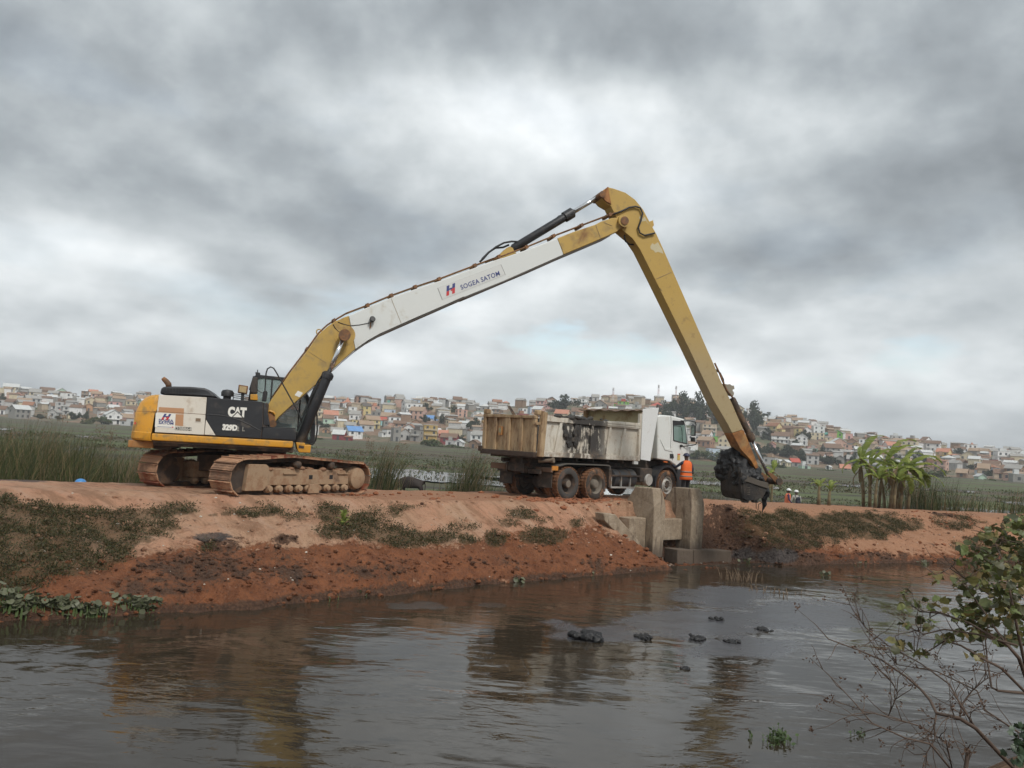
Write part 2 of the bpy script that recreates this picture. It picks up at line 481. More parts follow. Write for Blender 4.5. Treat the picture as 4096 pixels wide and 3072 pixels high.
def grid_faces(nu, nv):
    i = np.arange(nu - 1)[:, None] * nv + np.arange(nv - 1)[None, :]
    return np.stack([i, i + nv, i + nv + 1, i + 1], -1).reshape(-1, 4)
def np_mesh(name, V, Fq, mats, smooth=True):
    me = bpy.data.meshes.new(name)
    V = np.asarray(V, np.float32); Fq = np.asarray(Fq, np.int32)
    k = Fq.shape[1]
    me.vertices.add(len(V)); me.vertices.foreach_set('co', V.ravel())
    me.loops.add(Fq.size); me.loops.foreach_set('vertex_index', Fq.ravel())
    me.polygons.add(len(Fq)); me.polygons.foreach_set('loop_start', np.arange(len(Fq), dtype=np.int32) * k)
    if smooth: me.polygons.foreach_set('use_smooth', np.ones(len(Fq), bool))
    me.materials.append(mats); me.update(); me.validate()
    return me
def ellipses(px, py, L, soft=.35):
    out = np.zeros_like(px)
    for cx, cy, rx, ry, k in L:
        d = np.sqrt(((px - cx) / rx) ** 2 + ((py - cy) / ry) ** 2)
        out = np.maximum(out, k * np.clip((1 - d) / soft + .0, 0, 1))
    return out

us = np.concatenate([np.linspace(-230, -16, 30), np.arange(-13, 58, .095), np.linspace(62, 300, 40)])
U_, S_ = np.meshgrid(us, np.concatenate([np.arange(-2.4, 5.6, .085), np.arange(5.6, 14.6, .16)]), indexing='ij')
V_ = S_ + f_vw(U_)
Z_ = dike0(U_, V_)
fu, fv, fz = U_.ravel(), V_.ravel(), Z_.ravel().copy()
fr = fv - f_vc(fu)
for i in range(len(fz)):
    fz[i] += relief(fu[i], fv[i], fz[i], fr[i])
DP = DK.x[None] * fu[:, None] + DK.y[None] * fv[:, None]; DP[:, 2] = fz
dpx, dpy = proj_np(DP)
K = 1.852
def ov(L): return [(a * K, b * K, c * K, d * K, e) for a, b, c, d, e in L]
# where the photo shows weeds, raw red earth, wet dark earth and grey dredged mud on the bank
WEEDS = ov([(1620, 1135, 60, 36, .9), (1700, 1130, 70, 34, .9), (1800, 1138, 70, 34, .9), (1880, 1138, 60, 34, .9), (1760, 1160, 90, 24, .7), (0, 1150, 90, 90, 1), (110, 1170, 120, 70, .95), (300, 1150, 60, 30, .7), (340, 1140, 60, 26, .6), (230, 1200, 60, 26, .8), (820, 1150, 70, 30, .8), (1000, 1140, 40, 14, .5), (1720, 1170, 80, 24, .8), (1900, 1135, 70, 26, .9), (1600, 1140, 40, 26, .5), (60, 1120, 110, 36, 1), (180, 1115, 95, 22, .9), (300, 1112, 80, 18, .8), (60, 1180, 120, 60, 1), (200, 1150, 110, 40, .8), (30, 1240, 90, 45, 1), (150, 1215, 110, 40, .9), (250, 1170, 60, 30, .8),
            (380, 1102, 50, 14, .8), (560, 1105, 60, 16, .9), (470, 1110, 40, 10, .4), (640, 1115, 40, 14, .5), (720, 1110, 45, 22, .9), (790, 1130, 50, 30, 1), (730, 1150, 50, 20, .9), (840, 1110, 40, 14, .5), (880, 1165, 60, 24, 1), (950, 1160, 40, 18, 1),
            (860, 1095, 50, 8, .5), (1010, 1165, 26, 14, 1), (1070, 1165, 28, 20, 1), (1130, 1110, 40, 14, .7), (1100, 1130, 30, 14, .6), (1170, 1160, 60, 20, 1), (1210, 1155, 20, 12, .8), (1240, 1130, 20, 12, .7), (1180, 1125, 24, 8, .5),
            (1660, 1125, 40, 20, .9), (1700, 1150, 50, 30, 1), (1760, 1140, 40, 24, .8), (1830, 1125, 46, 22, .8), (1880, 1150, 50, 20, .9), (1640, 1165, 40, 16, .7), (1960, 1135, 50, 14, .7), (2060, 1130, 70, 20, .5), (2120, 1180, 80, 26, .5), (1920, 1115, 40, 10, .4), (440, 1185, 30, 12, .5), (1395, 1168, 14, 10, 1), (1385, 1122, 14, 8, .8)])
DARK = ov([(1545, 1165, 60, 70, 1), (1650, 1195, 120, 36, 1), (1580, 1200, 70, 40, 1), (440, 1225, 190, 60, .62), (350, 1265, 160, 40, .6), (480, 1175, 70, 24, .8), (610, 1230, 110, 50, .5), (800, 1230, 150, 30, .4), (620, 1165, 40, 18, .6), (1560, 1130, 60, 60, 1), (1620, 1185, 100, 40, 1), (1720, 1205, 120, 24, .8), (830, 1240, 120, 24, .45), (1100, 1210, 120, 24, .4), (1280, 1215, 60, 18, .6), (1900, 1200, 150, 12, .6), (2050, 1110, 60, 12, .7), (1750, 1165, 90, 30, .5)])
GREY = ov([(1680, 1200, 60, 22, 1), (1610, 1200, 60, 24, .7), (460, 1160, 60, 14, .8), (60, 1030, 120, 14, 1)])
a_weed = ellipses(dpx, dpy, WEEDS)
yb = np.interp(dpx, np.array([-300, 0, 130, 220, 330, 470, 560, 640, 760, 900, 1000, 1100, 1230, 1290, 1340, 1420, 1530, 1640, 1760, 1900, 1980, 2200]) * K,
               np.array([1235, 1235, 1222, 1210, 1195, 1165, 1175, 1185, 1165, 1180, 1172, 1150, 1140, 1130, 1160, 1175, 1095, 1130, 1175, 1195, 1195, 1195]) * K)
a_red = np.clip((dpy - yb) / 60 + .5, 0, 1) * (fr < .2)
a_road = np.maximum(np.clip((dpx - 1100) / 500, 0, 1) * np.clip((fr + .1) / .4, 0, 1), .75 * np.clip((dpx - 2750) / 200, 0, 1))
a_dark = np.maximum(ellipses(dpx, dpy, DARK, .6) * (fr < .1), np.clip((WATER_Z + .22 - fz) / .16, 0, 1))
a_grey = ellipses(dpx, dpy, GREY, .5)

def soil_material():
    mt, nt, bs = new_mat('laterite soil'); b = NB(nt)
    co = b.co('Object')
    nA, nB, nC, nD = b.noise(co, .7, 6, .6), b.noise(co, 3.2, 6, .65, .3), b.noise(co, 14, 5, .65), b.noise(co, 45, 3, .6)
    pale = b.mix(b.step(nA, .35, .65), (.50, .265, .165), (.45, .28, .18))
    pale = b.mix(b.step(nB, .50, .72), pale, (.30, .155, .09))
    pale = b.mix(b.math('MULTIPLY', b.step(nC, .5, .75), .5), pale, (.50, .32, .225))
    red = b.mix(b.step(nB, .3, .7), (.135, .044, .018), (.265, .098, .042))
    red = b.mix(b.math('MULTIPLY', b.step(nC, .52, .7), .8), red, (.09, .042, .026))
    dark = b.mix(b.step(nC, .35, .68), (.060, .033, .022), (.125, .068, .042))
    grey = b.mix(b.step(nC, .35, .7), (.040, .036, .036), (.10, .09, .085))
    nE = b.noise(co, 1.5, 6, .7, .6)
    st = b.along(52, (1.7, .30, .30))
    nS = b.noise(st, 1.3, 7, .68, .25)
    pale = b.mix(b.math('MULTIPLY', b.step(nS, .48, .62), .75), pale, (.27, .15, .09))
    pale = b.mix(b.math('MULTIPLY', b.step(nS, .48, .34), .5), pale, (.50, .335, .245))
    jit = b.math('SUBTRACT', b.math('ADD', b.math('MULTIPLY', nE, .9), b.math('ADD', b.math('MULTIPLY', nB, .5), b.math('MULTIPLY', nC, .4))), .9)
    def msk(name, k=1.1): return b.step(b.math('ADD', b.attr(name), b.math('MULTIPLY', jit, k)), .3, .7)
    c = b.mix(b.math('MULTIPLY', msk('road', .9), .8), pale, (.37, .19, .108))
    c = b.mix(b.math('MULTIPLY', msk('red', 2.3), .92), c, red)
    c = b.mix(b.math('MULTIPLY', msk('weed', 2.2), .7), c, (.105, .075, .04))
    c = b.mix(msk('dark', 2.2), c, dark)
    c = b.mix(b.math('MULTIPLY', msk('grey', 2.0), .85), c, grey)
    b.l(c, bs.inputs['Base Color'])
    bs.inputs['Roughness'].default_value = .92
    bs.inputs['Specular IOR Level'].default_value = .25
    h = b.math('ADD', b.math('MULTIPLY', nB, .8), b.math('ADD', b.math('MULTIPLY', nC, .5), b.math('MULTIPLY', nD, .25)))
    b.l(b.bump(h, 1.0, .17), bs.inputs['Normal'])
    return mt
SOIL = soil_material()
me = np_mesh('embankment', DP, grid_faces(*U_.shape), SOIL)
for n_, a_ in (('weed', a_weed), ('red', a_red), ('dark', a_dark), ('grey', a_grey), ('road', a_road)): add_attr(me, n_, a_)
tag(put('embankment', me), kind='structure')

# camera-side bank (only its foot comes near the frame)
nb_u, nb_s = np.meshgrid(np.concatenate([np.linspace(-250, -20, 20), np.arange(-18, 30, .5), np.linspace(32, 300, 30)]), np.array([-400, -60, -12, -4, -1, 0, 1, 1.5, 2, 2.4, 2.8, 3.2, 3.6, 4.0, 4.4, 4.9, 5.5]), indexing='ij')
nz = np.interp(nb_s, [-400, -12, -1, 1.8, 4.2, 5.5], [-.5, -.1, .02, -.05, -1.8, -2.9])
nP = DK.x[None] * nb_u.ravel()[:, None] + DK.y[None] * nb_s.ravel()[:, None]
nP[:, 2] = nz.ravel() + np.array([.08 * mnoise.noise(Vector((x * .9, y * .9, 4))) for x, y in zip(nP[:, 0], nP[:, 1])])
me = np_mesh('near_bank', nP, grid_faces(*nb_u.shape), SOIL)
for n_, k_ in (('weed', .8), ('red', .4), ('dark', .3), ('grey', 0), ('road', 0)): add_attr(me, n_, np.full(len(nP), k_))
tag(put('near_bank', me), kind='structure')

# canal water
wu, wv = np.meshgrid(np.concatenate([np.linspace(-230, -12, 30), np.arange(-10, 46, .3), np.linspace(48, 300, 40)]), np.concatenate([[3.0], np.arange(3.4, 17.2, .3)]), indexing='ij')
wv = 3.0 + (wv - 3.0) * (f_vw(wu) + .9 - 3.0) / 14.2
wP = DK.x[None] * wu.ravel()[:, None] + DK.y[None] * wv.ravel()[:, None]; wP[:, 2] = WATER_Z
wpx, wpy = proj_np(wP)
SCUM = ov([(1560, 1290, 180, 40, .8), (1500, 1345, 260, 46, 1), (1750, 1330, 240, 50, 1), (1300, 1370, 160, 26, .9), (1600, 1400, 200, 40, .8), (1980, 1380, 160, 50, .6), (1200, 1350, 60, 20, .6), (1480, 1275, 80, 18, .5)])
RUFF = ov([(900, 1308, 90, 12, 1), (1060, 1306, 40, 9, .9), (1850, 1270, 200, 8, .5)])
CALM = ov([(350, 1360, 420, 60, 1), (1000, 1280, 500, 26, .8), (1100, 1420, 120, 50, .4)])
def water_material(name, base, ruff=True):
    mt, nt, bs = new_mat(name); b = NB(nt)
    co = b.co('Object')
    rip = b.co('Object', (1, 1.0, 1))
    mp = rip.node; mp.inputs['Rotation'].default_value = (0, 0, math.radians(8)); mp.inputs['Scale'].default_value = (.55, 1.25, 1)
    w1, w2, w3 = b.noise(rip, 1.1, 2, .5, .6), b.noise(rip, 4.2, 3, .55, .5), b.noise(co, 21, 2, .5)
    if ruff:
        scum = b.step(b.math('ADD', b.attr('scum'), b.math('MULTIPLY', b.math('SUBTRACT', b.noise(co, 1.5, 7, .7, .6), .5), 1.7)), .30, .62)
        speck = b.step(b.noise(co, 17, 5, .75), .57, .64)
        ruf = b.step(b.math('ADD', b.attr('ruff'), b.math('MULTIPLY', b.math('SUBTRACT', b.noise(co, 2.2, 6, .7), .5), 2.6)), .45, .75)
        c = b.mix(b.math('MULTIPLY', scum, .9), base, (.062, .063, .070))
        c = b.mix(b.math('MULTIPLY', scum, b.math('MULTIPLY', speck, .9)), c, (.012, .012, .014))
        b.l(c, bs.inputs['Base Color'])
        b.l(b.math('ADD', .045, b.math('ADD', b.math('MULTIPLY', scum, .24), b.math('MULTIPLY', ruf, .16))), bs.inputs['Roughness'])
        amp = b.math('SUBTRACT', b.math('ADD', .35, b.math('MULTIPLY', b.step(b.noise(co, .33, 3, .5, .5), .36, .66), 1.0)), b.math('MULTIPLY', b.attr('calm'), .25))
        h = b.math('MULTIPLY', b.math('ADD', b.math('MULTIPLY', w1, 1.0), b.math('ADD', b.math('MULTIPLY', w2, .30), b.math('MULTIPLY', w3, .03))), amp)
        h = b.math('ADD', h, b.math('ADD', b.math('MULTIPLY', b.math('MULTIPLY', ruf, w3), .7), b.math('MULTIPLY', b.math('MULTIPLY', scum, speck), .22)))
        b.l(b.bump(h, .31, .085), bs.inputs['Normal'])
    else:
        bs.inputs['Base Color'].default_value = base + (1,); bs.inputs['Roughness'].default_value = .12
        b.l(b.bump(b.math('ADD', w1, b.math('MULTIPLY', w2, .4)), .25, .05), bs.inputs['Normal'])
    bs.inputs['IOR'].default_value = 1.34
    return mt
me = np_mesh('canal_water', wP, grid_faces(*wu.shape), water_material('canal water', (.032, .025, .017)))
add_attr(me, 'scum', ellipses(wpx, wpy, SCUM, .7)); add_attr(me, 'ruff', ellipses(wpx, wpy, RUFF, .5)); add_attr(me, 'calm', ellipses(wpx, wpy, CALM, .6))
tag(put('canal_water', me), kind='structure')

# marsh behind the dike, reaching to the horizon
mu = np.concatenate([np.linspace(-2500, -200, 24), np.linspace(-190, -45, 40), np.arange(-42, 130, .9), np.linspace(134, 420, 60), np.linspace(450, 3500, 24)])
ms = np.concatenate([[-.3], .4 * (1.045 ** np.arange(0, 205) - 1) / .045])
ms = ms[ms < 3500]
mU, mS = np.meshgrid(mu, ms, indexing='ij')
mV = np.maximum(f_vc(mU), -3) + 7.3 + mS
mP = DK.x[None] * mU.ravel()[:, None] + DK.y[None] * mV.ravel()[:, None]
fall = 1.0 / (1 + (mS.ravel() / 60) ** 2)
mP[:, 2] = MARSH_Z + np.array([.09 * mnoise.fractal(Vector((x * .35, y * .35, 2)), 1, 2, 3) if f > .02 else 0 for x, y, f in zip(mP[:, 0], mP[:, 1], fall)]) * np.minimum(1, fall * 2)
def marsh_material():
    mt, nt, bs = new_mat('marsh ground'); b = NB(nt)
    co = b.co('Object')
    st = b.along(10, (.22, 1.0, 1))
    nA, nB, nC = b.noise(st, .05, 6, .62, .3), b.noise(st, .17, 7, .68), b.noise(co, 1.6, 5, .65)
    c = b.mix(b.step(nA, .44, .56), (.078, .102, .032), (.078, .056, .033))
    c = b.mix(b.step(nB, .48, .62), c, (.036, .028, .020))
    c = b.mix(b.math('MULTIPLY', b.step(nC, .52, .72), .6), c, (.055, .062, .028))
    c = b.mix(b.math('MULTIPLY', b.step(b.noise(co, 6, 4), .56, .7), .5), c, (.11, .095, .052))
    b.l(c, bs.inputs['Base Color']); bs.inputs['Roughness'].default_value = .9
    b.l(b.bump(nC, .8, .3), bs.inputs['Normal'])
    return mt
tag(put('marsh', np_mesh('marsh', mP, grid_faces(*mU.shape), marsh_material())), kind='structure')

# ponds standing in the marsh
PONDW = water_material('marsh pond water', (.10, .105, .11), False)
def pond(pts, label, jitter=4):
    rnd = random.Random(len(pts) * 31 + int(pts[0][0]))
    P = []
    n = len(pts)
    for i in range(n):
        a, c = pts[i], pts[(i + 1) % n]
        for k in range(8):
            t = k / 8
            x, y = a[0] + (c[0] - a[0]) * t, a[1] + (c[1] - a[1]) * t
            w = at_z(x + rnd.uniform(-1, 1) * jitter * 2, y + rnd.uniform(-1, 1) * jitter * .5, MARSH_Z + .07)
            P.append((w[0], w[1], MARSH_Z + .07))
    me = bpy.data.meshes.new('pond'); me.from_pydata(P, [], [tuple(range(len(P)))]); me.materials.append(PONDW)
    o = put('pond', me); tag(o, label, None, None, 'structure')
pond([(1290, 1868), (1600, 1876), (1800, 1890), (2060, 1910), (2060, 1950), (1900, 1936), (1700, 1924), (1480, 1912), (1290, 1905)], 'long grey pond behind the grazing animal')
pond([(1780, 1895), (2500, 1945), (2700, 1960), (2700, 1985), (2300, 1965)], 'grey pond behind the truck wheels')
pond([(2700, 1917), (2900, 1930), (3120, 1948), (3120, 1956), (2900, 1942), (2700, 1930)], 'thin strip of water behind the bucket')
pond([(3600, 2020), (3800, 2028), (3920, 2036), (4090, 2044), (4090, 2056), (3800, 2050), (3600, 2040)], 'pond right of the banana plants')
pond([(3205, 1930), (3300, 1934), (3445, 1944), (3440, 1949), (3300, 1940)], 'narrow puddle left of the banana plants')
pond([(3830, 1962), (3900, 1967), (3890, 1972)], 'small puddle far right'); pond([(3980, 2003), (4096, 2012), (4096, 2020), (3990, 2009)], 'puddle at the right edge')
pond([(3690, 1956), (3780, 1962), (3775, 1966), (3690, 1960)], 'small puddle behind the banana plants'); pond([(300, 1742), (365, 1746), (355, 1751), (310, 1748)], 'bright puddle among reeds')
pond([(0, 1713), (60, 1716), (40, 1720), (0, 1719)], 'puddle at the left edge'); pond([(320, 1785), (360, 1790), (300, 1806), (250, 1800)], 'dull puddle among the reeds')
pond([(165, 1812), (195, 1814), (190, 1824), (165, 1822)], 'bright small puddle among the reeds', 2); pond([(258, 1798), (300, 1800), (290, 1810), (262, 1808)], 'bright puddle in the reed gap', 2)

# town hill: rises from the marsh edge
_rid = np.array([(-1.6, 10), (-.75, 11), (-.6, 13.5), (-.5, 13), (-.4, 14), (-.3, 16), (-.2, 19), (-.12, 20.5), (-.04, 22), (.03, 25), (.1, 31), (.17, 34.5), (.25, 33), (.32, 27), (.38, 20.5), (.44, 16.5), (.52, 13), (.6, 10.5), (.75, 9), (1.6, 8)])
_bas = np.array([(-1.6, 400), (-.6, 385), (-.3, 360), (-.1, 345), (.05, 350), (.2, 375), (.35, 385), (.45, 370), (.55, 330), (.65, 300), (1.6, 300)])
def hill_z(x, y):
    y = np.maximum(y, 1.0); a = x / y
    zr, d0 = np.interp(a, _rid[:, 0], _rid[:, 1]), np.interp(a, _bas[:, 0], _bas[:, 1])
    t = np.clip((y - d0) / 190.0, 0, 1)
    z = (MARSH_Z - .4) + (zr - MARSH_Z + .4) * (.35 * t + .65 * t * t * (3 - 2 * t)) + .4 * np.clip((y - d0) / 6, 0, 1)
    return z - np.clip(y - d0 - 215, 0, 1e9) * .05
hA, hY = np.meshgrid(np.linspace(-1.5, 1.5, 300), np.concatenate([np.linspace(290, 600, 64), np.linspace(610, 1500, 12)]), indexing='ij')
hP = np.stack([(hA * hY).ravel(), hY.ravel(), np.zeros(hA.size)], 1)
hP[:, 2] = hill_z(hP[:, 0], hP[:, 1])
hP[:, 2] += np.array([.7 * mnoise.fractal(Vector((x * .03, y * .03, 8)), 1, 2, 3) for x, y in hP[:, :2]]) * (hP[:, 2] > MARSH_Z + .3)
def hill_material():
    mt, nt, bs = new_mat('hillside'); b = NB(nt); co = b.co('Object')
    nA, nB = b.noise(co, .06, 6, .65), b.noise(co, .35, 5, .65)
    c = b.mix(b.step(nA, .42, .6), (.20, .125, .08), (.075, .085, .042))
    c = b.mix(b.math('MULTIPLY', b.step(nB, .5, .7), .7), c, (.27, .20, .15))
    b.l(c, bs.inputs['Base Color']); bs.inputs['Roughness'].default_value = .95
    return mt
tag(put('hill', np_mesh('hill', hP, grid_faces(*hA.shape), hill_material())), kind='structure')

# ------------------------------------------------------------------ foliage helpers (arrays)
def leaf_cloud(P, ln, wd, rg, up=.35, out=None):
    """one pointed leaf (4-point kite) at each P; ln, wd arrays"""
    n = len(P)
    d = rg.normal(size=(n, 3)); d[:, 2] += up
    if out is not None: d += out
    d /= np.linalg.norm(d, axis=1)[:, None]
    s = np.cross(d, rg.normal(size=(n, 3))); s /= np.linalg.norm(s, axis=1)[:, None] + 1e-9
    nrm_ = np.cross(d, s)
    ln = np.broadcast_to(ln, n)[:, None]; wd = np.broadcast_to(wd, n)[:, None]
    V = np.stack([P, P + d * ln * .5 + s * wd * .5 + nrm_ * ln * .06, P + d * ln, P + d * ln * .5 - s * wd * .5 + nrm_ * ln * .06], 1).reshape(-1, 3)
    return V, np.arange(n * 4).reshape(-1, 4)
def blades(P, hgt, wd, rg, lean=(0, 0), spread=.35, seg=3):
    """bent grass blades: strips of quads"""
    n = len(P); a = rg.uniform(0, 2 * math.pi, n)
    side = np.stack([np.cos(a), np.sin(a), np.zeros(n)], 1)
    bend = rg.normal(size=(n, 3)) * spread; bend[:, 2] = 0; bend[:, 0] += lean[0]; bend[:, 1] += lean[1]
    V = []
    for k in range(seg + 1):
        t = k / seg
        c = P + np.array([0, 0, 1.0]) * (hgt * t * (1 - .18 * t * np.linalg.norm(bend, axis=1)))[:, None] + bend * (hgt * t * t)[:, None]
        w = (wd * (1 - t * .92) * .5)[:, None]
        V += [c - side * w, c + side * w]
    V = np.stack(V, 1); m_ = 2 * (seg + 1)
    base = np.arange(n)[:, None, None] * m_
    q = np.array([[2 * k, 2 * k + 1, 2 * k + 3, 2 * k + 2] for k in range(seg)])[None]
    return V.reshape(-1, 3), (base + q).reshape(-1, 4)
def join(parts):
    Vs, Fs, o = [], [], 0
    for V, Fq in parts: Vs.append(V); Fs.append(Fq + o); o += len(V)
    return np.concatenate(Vs), np.concatenate(Fs)
def leaf_material(name, a, b_, c=None, rough=.6, trans=.25, patch=False):
    if name in MATS: return MATS[name]
    mt, nt, bs = new_mat(name); b = NB(nt)
    geo = b.n('ShaderNodeNewGeometry'); oi = b.n('ShaderNodeObjectInfo')
    col = b.mix(geo.outputs['Random Per Island'], a, b_)
    if c:
        r2 = b.math('FRACT', b.math('MULTIPLY', geo.outputs['Random Per Island'], 7.31))
        col = b.mix(b.step(r2, .72, .80), col, c)
    if patch:                         # stands of withered plants
        col = b.mix(b.math('MULTIPLY', b.step(b.noise(b.co('Object', (.5, 1, 1)), .06, 5, .6), .46, .58), .75), col, (.105, .075, .045))
    col = b.mix(b.math('MULTIPLY', oi.outputs['Random'], .35), col, tuple(x * .6 for x in a))
    b.l(col, bs.inputs['Base Color']); bs.inputs['Roughness'].default_value = rough
    bs.inputs['Specular IOR Level'].default_value = .3
    tr = b.n('ShaderNodeBsdfTranslucent'); b.l(col, tr.inputs[0])
    mx = b.n('ShaderNodeMixShader'); mx.inputs[0].default_value = trans
    b.l(bs.outputs[0], mx.inputs[1]); b.l(tr.outputs[0], mx.inputs[2])
    b.l(mx.outputs[0], nt.nodes['Material Output'].inputs[0])
    MATS[name] = mt; return mt
WEED_M = leaf_material('weed leaves', (.030, .034, .013), (.095, .090, .036), (.15, .108, .055))
REED_M = leaf_material('reed blades', (.026, .038, .013), (.092, .11, .038), (.23, .165, .085))
MARSHV_M = leaf_material('marsh plants', (.036, .054, .016), (.10, .12, .038), (.17, .125, .07), patch=True)
TREE_M = leaf_material('tree leaves', (.022, .034, .016), (.060, .078, .036), None, .6, .15)
BUSH_M = leaf_material('bush leaves', (.05, .08, .028), (.12, .155, .058), (.17, .14, .06))
HYA_M = leaf_material('hyacinth leaves', (.07, .08, .045), (.22, .225, .145), (.12, .19, .035), .4)
BANANA_M = leaf_material('banana leaves', (.19, .26, .05), (.34, .38, .10), None, .45, .4)
DRY_M = M('dry stems', (.20, .14, .09), .9, var=.3, vs=20)

rg = np.random.default_rng(11)
# weeds on the bank
ok = (fr < .3) & (fv > f_vw(fu) + .25) & (dpx > -200) & (dpx < 4300)
nzv = np.array([mnoise.fractal(Vector((x * 1.1, y * 1.1, 5)), 1, 2, 4) for x, y in DP[:, :2]]) if False else None
idx = np.where(ok & (a_weed > .02))[0]
keep = []
for i in idx:
    q = mnoise.fractal(Vector((DP[i, 0] * 1.6, DP[i, 1] * 1.6, 5)), 1, 2, 4)
    if rg.random() < .75 * np.clip(a_weed[i] * 1.15 + q * 1.3 - .15, 0, 1): keep.append(i)
keep = np.array(keep); print('weeds', len(keep))
W = np.repeat(DP[keep], 30, 0); W[:, :2] += rg.normal(size=(len(W), 2)) * .085
W[:, 2] += rg.random(len(W)) * np.repeat(rg.uniform(.03, .16, len(keep)), 30) - .015
tag(put('weeds', np_mesh('weeds', *leaf_cloud(W, rg.uniform(.03, .085, len(W)), rg.uniform(.010, .028, len(W)), rg, .4), WEED_M, False)), 'low olive weeds growing in patches on the earth bank', 'weeds', None, 'stuff')
# grass fringe along the far edge of the road and on the far slope
P = []
for _ in range(2600):
    u = rg.uniform(-6, 60); r = 5.2 + abs(rg.normal()) * 1.3
    if 12.5 < u < 21 and rg.random() < .93: continue
    v = float(f_vc(u)) + r; w = DK.w(u, v, float(dike0(u, v)) - .02); P.append(w)
P = np.array(P); P = np.repeat(P, 5, 0); P[:, :2] += rg.normal(size=(len(P), 2)) * .12
tag(put('verge_grass', np_mesh('verge_grass', *blades(P, rg.uniform(.08, .30, len(P)), np.full(len(P), .014), rg, (.15, 0), .4, 2), REED_M, False)), 'grass along the far shoulder of the earth road', 'grass', None, 'stuff')
# earth clods lying on the raw lower bank
b = MB(); rnd = random.Random(3)
idx = np.where((fr < .15) & (fv > f_vw(fu) - .05) & (dpx > -200) & (dpx < 4200))[0]
wt = (.06 + .9 * a_dark[idx] + .35 * a_red[idx]) * (1 - .5 * a_weed[idx])
pick = rg.choice(idx, 4600, replace=False, p=wt / wt.sum())
for i in pick:
    r = .014 + .05 * rnd.random() ** 4 + (.045 if rnd.random() < .04 else 0)
    b.lump(DP[i] + rg.normal(size=3) * (.04, .04, 0) + (0, 0, r * .2), r, rnd, (1.2, 1, .75), 1, .5)
me = b.mesh('earth_clods', SOIL)
cp = np.array(b.v); cx, cy = proj_np(cp)
for n_, a_ in (('weed', 0 * cx), ('red', np.clip((cy - np.interp(cx, [0, 4096], [2190, 2110])) / 60, 0, 1)), ('dark', ellipses(cx, cy, DARK, .6) * .8 + .25), ('grey', ellipses(cx, cy, GREY, .5)), ('road', 0 * cx)): add_attr(me, n_, np.clip(a_, 0, 1))
tag(put('earth_clods', me), 'loose red and brown earth clods strewn over the bank', 'clods', None, 'stuff')
# pale pebbles and litter bits on the bank
b = MB()
for i in rg.choice(idx, 130, replace=False):
    r = .012 + .022 * rnd.random() ** 2
    b.lump(DP[i] + (0, 0, r * .3), r, rnd, (1.2, 1, .7), 1, .5)
tag(b.build('pebbles', M('pale stone', (.5, .45, .38), .9)), 'small pale pebbles scattered on the red bank', 'pebbles', None, 'stuff')
# red spoil ridge pushed up beside the truck wheels
b = MB()
for k in range(420):
    px = rnd.choice([rnd.uniform(2050, 2600), rnd.uniform(2200, 2480), rnd.uniform(1330, 2600), rnd.uniform(3650, 3950)]); py = np.interp(px, [1330, 2050, 2200, 2600, 3650, 3950], [1982, 1992, 2004, 2012, 2030, 2055]) + rnd.gauss(0, 7)
    p = at_z(px, py, -.02); u, v, _ = DK.loc(p)
    r = .02 + .07 * rnd.random() ** 2.2
    p[2] = float(dike0(u, v)) + r * .25
    b.lump(p, r, rnd, (1.3, 1.1, .7), 1, .5)
tag(b.build('spoil_clods', M('red spoil', (.24, .09, .042), .95, var=.4, vs=4)), 'fresh red earth clods along the road edge beside the truck', 'clods', None, 'stuff')

# ------------------------------------------------------------------ long-reach excavator
q1 = lambda x, y: (500 + x / 2.127, 1400 + y / 2.127)
q7 = lambda x, y: (1040 + x / 2.087, 1000 + y / 2.087)
q3 = lambda x, y: (1860 + x / 2.572, 700 + y / 2.572)
q4 = lambda x, y: (2660 + x / 2.44, 1400 + y / 2.44)
q6 = lambda x, y: (2820 + x / 5.185, 1740 + y / 5.185)
EX = Frame((-6.765, 23.58, 0), 15)
def E(q, pts, y): return [EX.at(*q(*p), y) for p in pts]
black_p = M('black paint', (.022, .023, .026), .42, var=.25, vs=2, dirt=((.10, .085, .07), .16, 2.5))
black_r = M('black rubber and steel', (.018, .018, .019), .55, var=.3, vs=6)
white_p = M('white paint', (.66, .68, .66), .42, var=.03, vs=1, dirt=((.50, .47, .40), .12, 2.2))
white_d = M('door white', (.66, .62, .54), .45, var=.05, vs=2, dirt=((.42, .33, .24), .2, 2.5))
rust_b = M('rusty brown steel', (.13, .07, .038), .75, var=.35, vs=5, dirt=((.25, .12, .05), .4, 6))
chrome = M('chromed rod', (.62, .63, .64), .16, .9, var=.05)
track_m = M('muddy track steel', (.20, .115, .07), .8, var=.35, vs=5, dirt=((.40, .23, .135), .5, 2.6), dirt2=((.20, .055, .025), .25, 4), bump=(18, .3), rnd=.5)
frame_m = M('track frame under dried mud', (.33, .225, .14), .85, var=.18, vs=4, dirt=((.26, .15, .085), .35, 5), dirt2=((.10, .06, .04), .12, 2), bump=(25, .25))
dark_m = M('dark dirty steel', (.05, .036, .028), .8, var=.4, vs=5, dirt=((.13, .08, .05), .35, 4))
ochre_l = M('stained orange', (.36, .15, .035), .6, var=.25, vs=2.5, dirt=((.20, .085, .03), .4, 3), dirt2=((.30, .20, .09), .3, 1.2))
dec_w = M('decal white', (.75, .74, .68), .5, var=.03)
dec_blue = M('decal blue', (.045, .06, .20), .5, var=.05)
dec_red = M('decal red', (.55, .04, .045), .5, var=.05)
dec_tan = M('decal tan', (.46, .25, .13), .6, var=.08)
dec_grey = M('decal grey', (.22, .22, .21), .6, var=.05)
cabglass = glass('tinted cab glass', (.30, .40, .38), .04, .42)
exc = empty('excavator', EX.o, EX.yaw, 'yellow and white long-reach crawler excavator on the earth road', 'excavator')

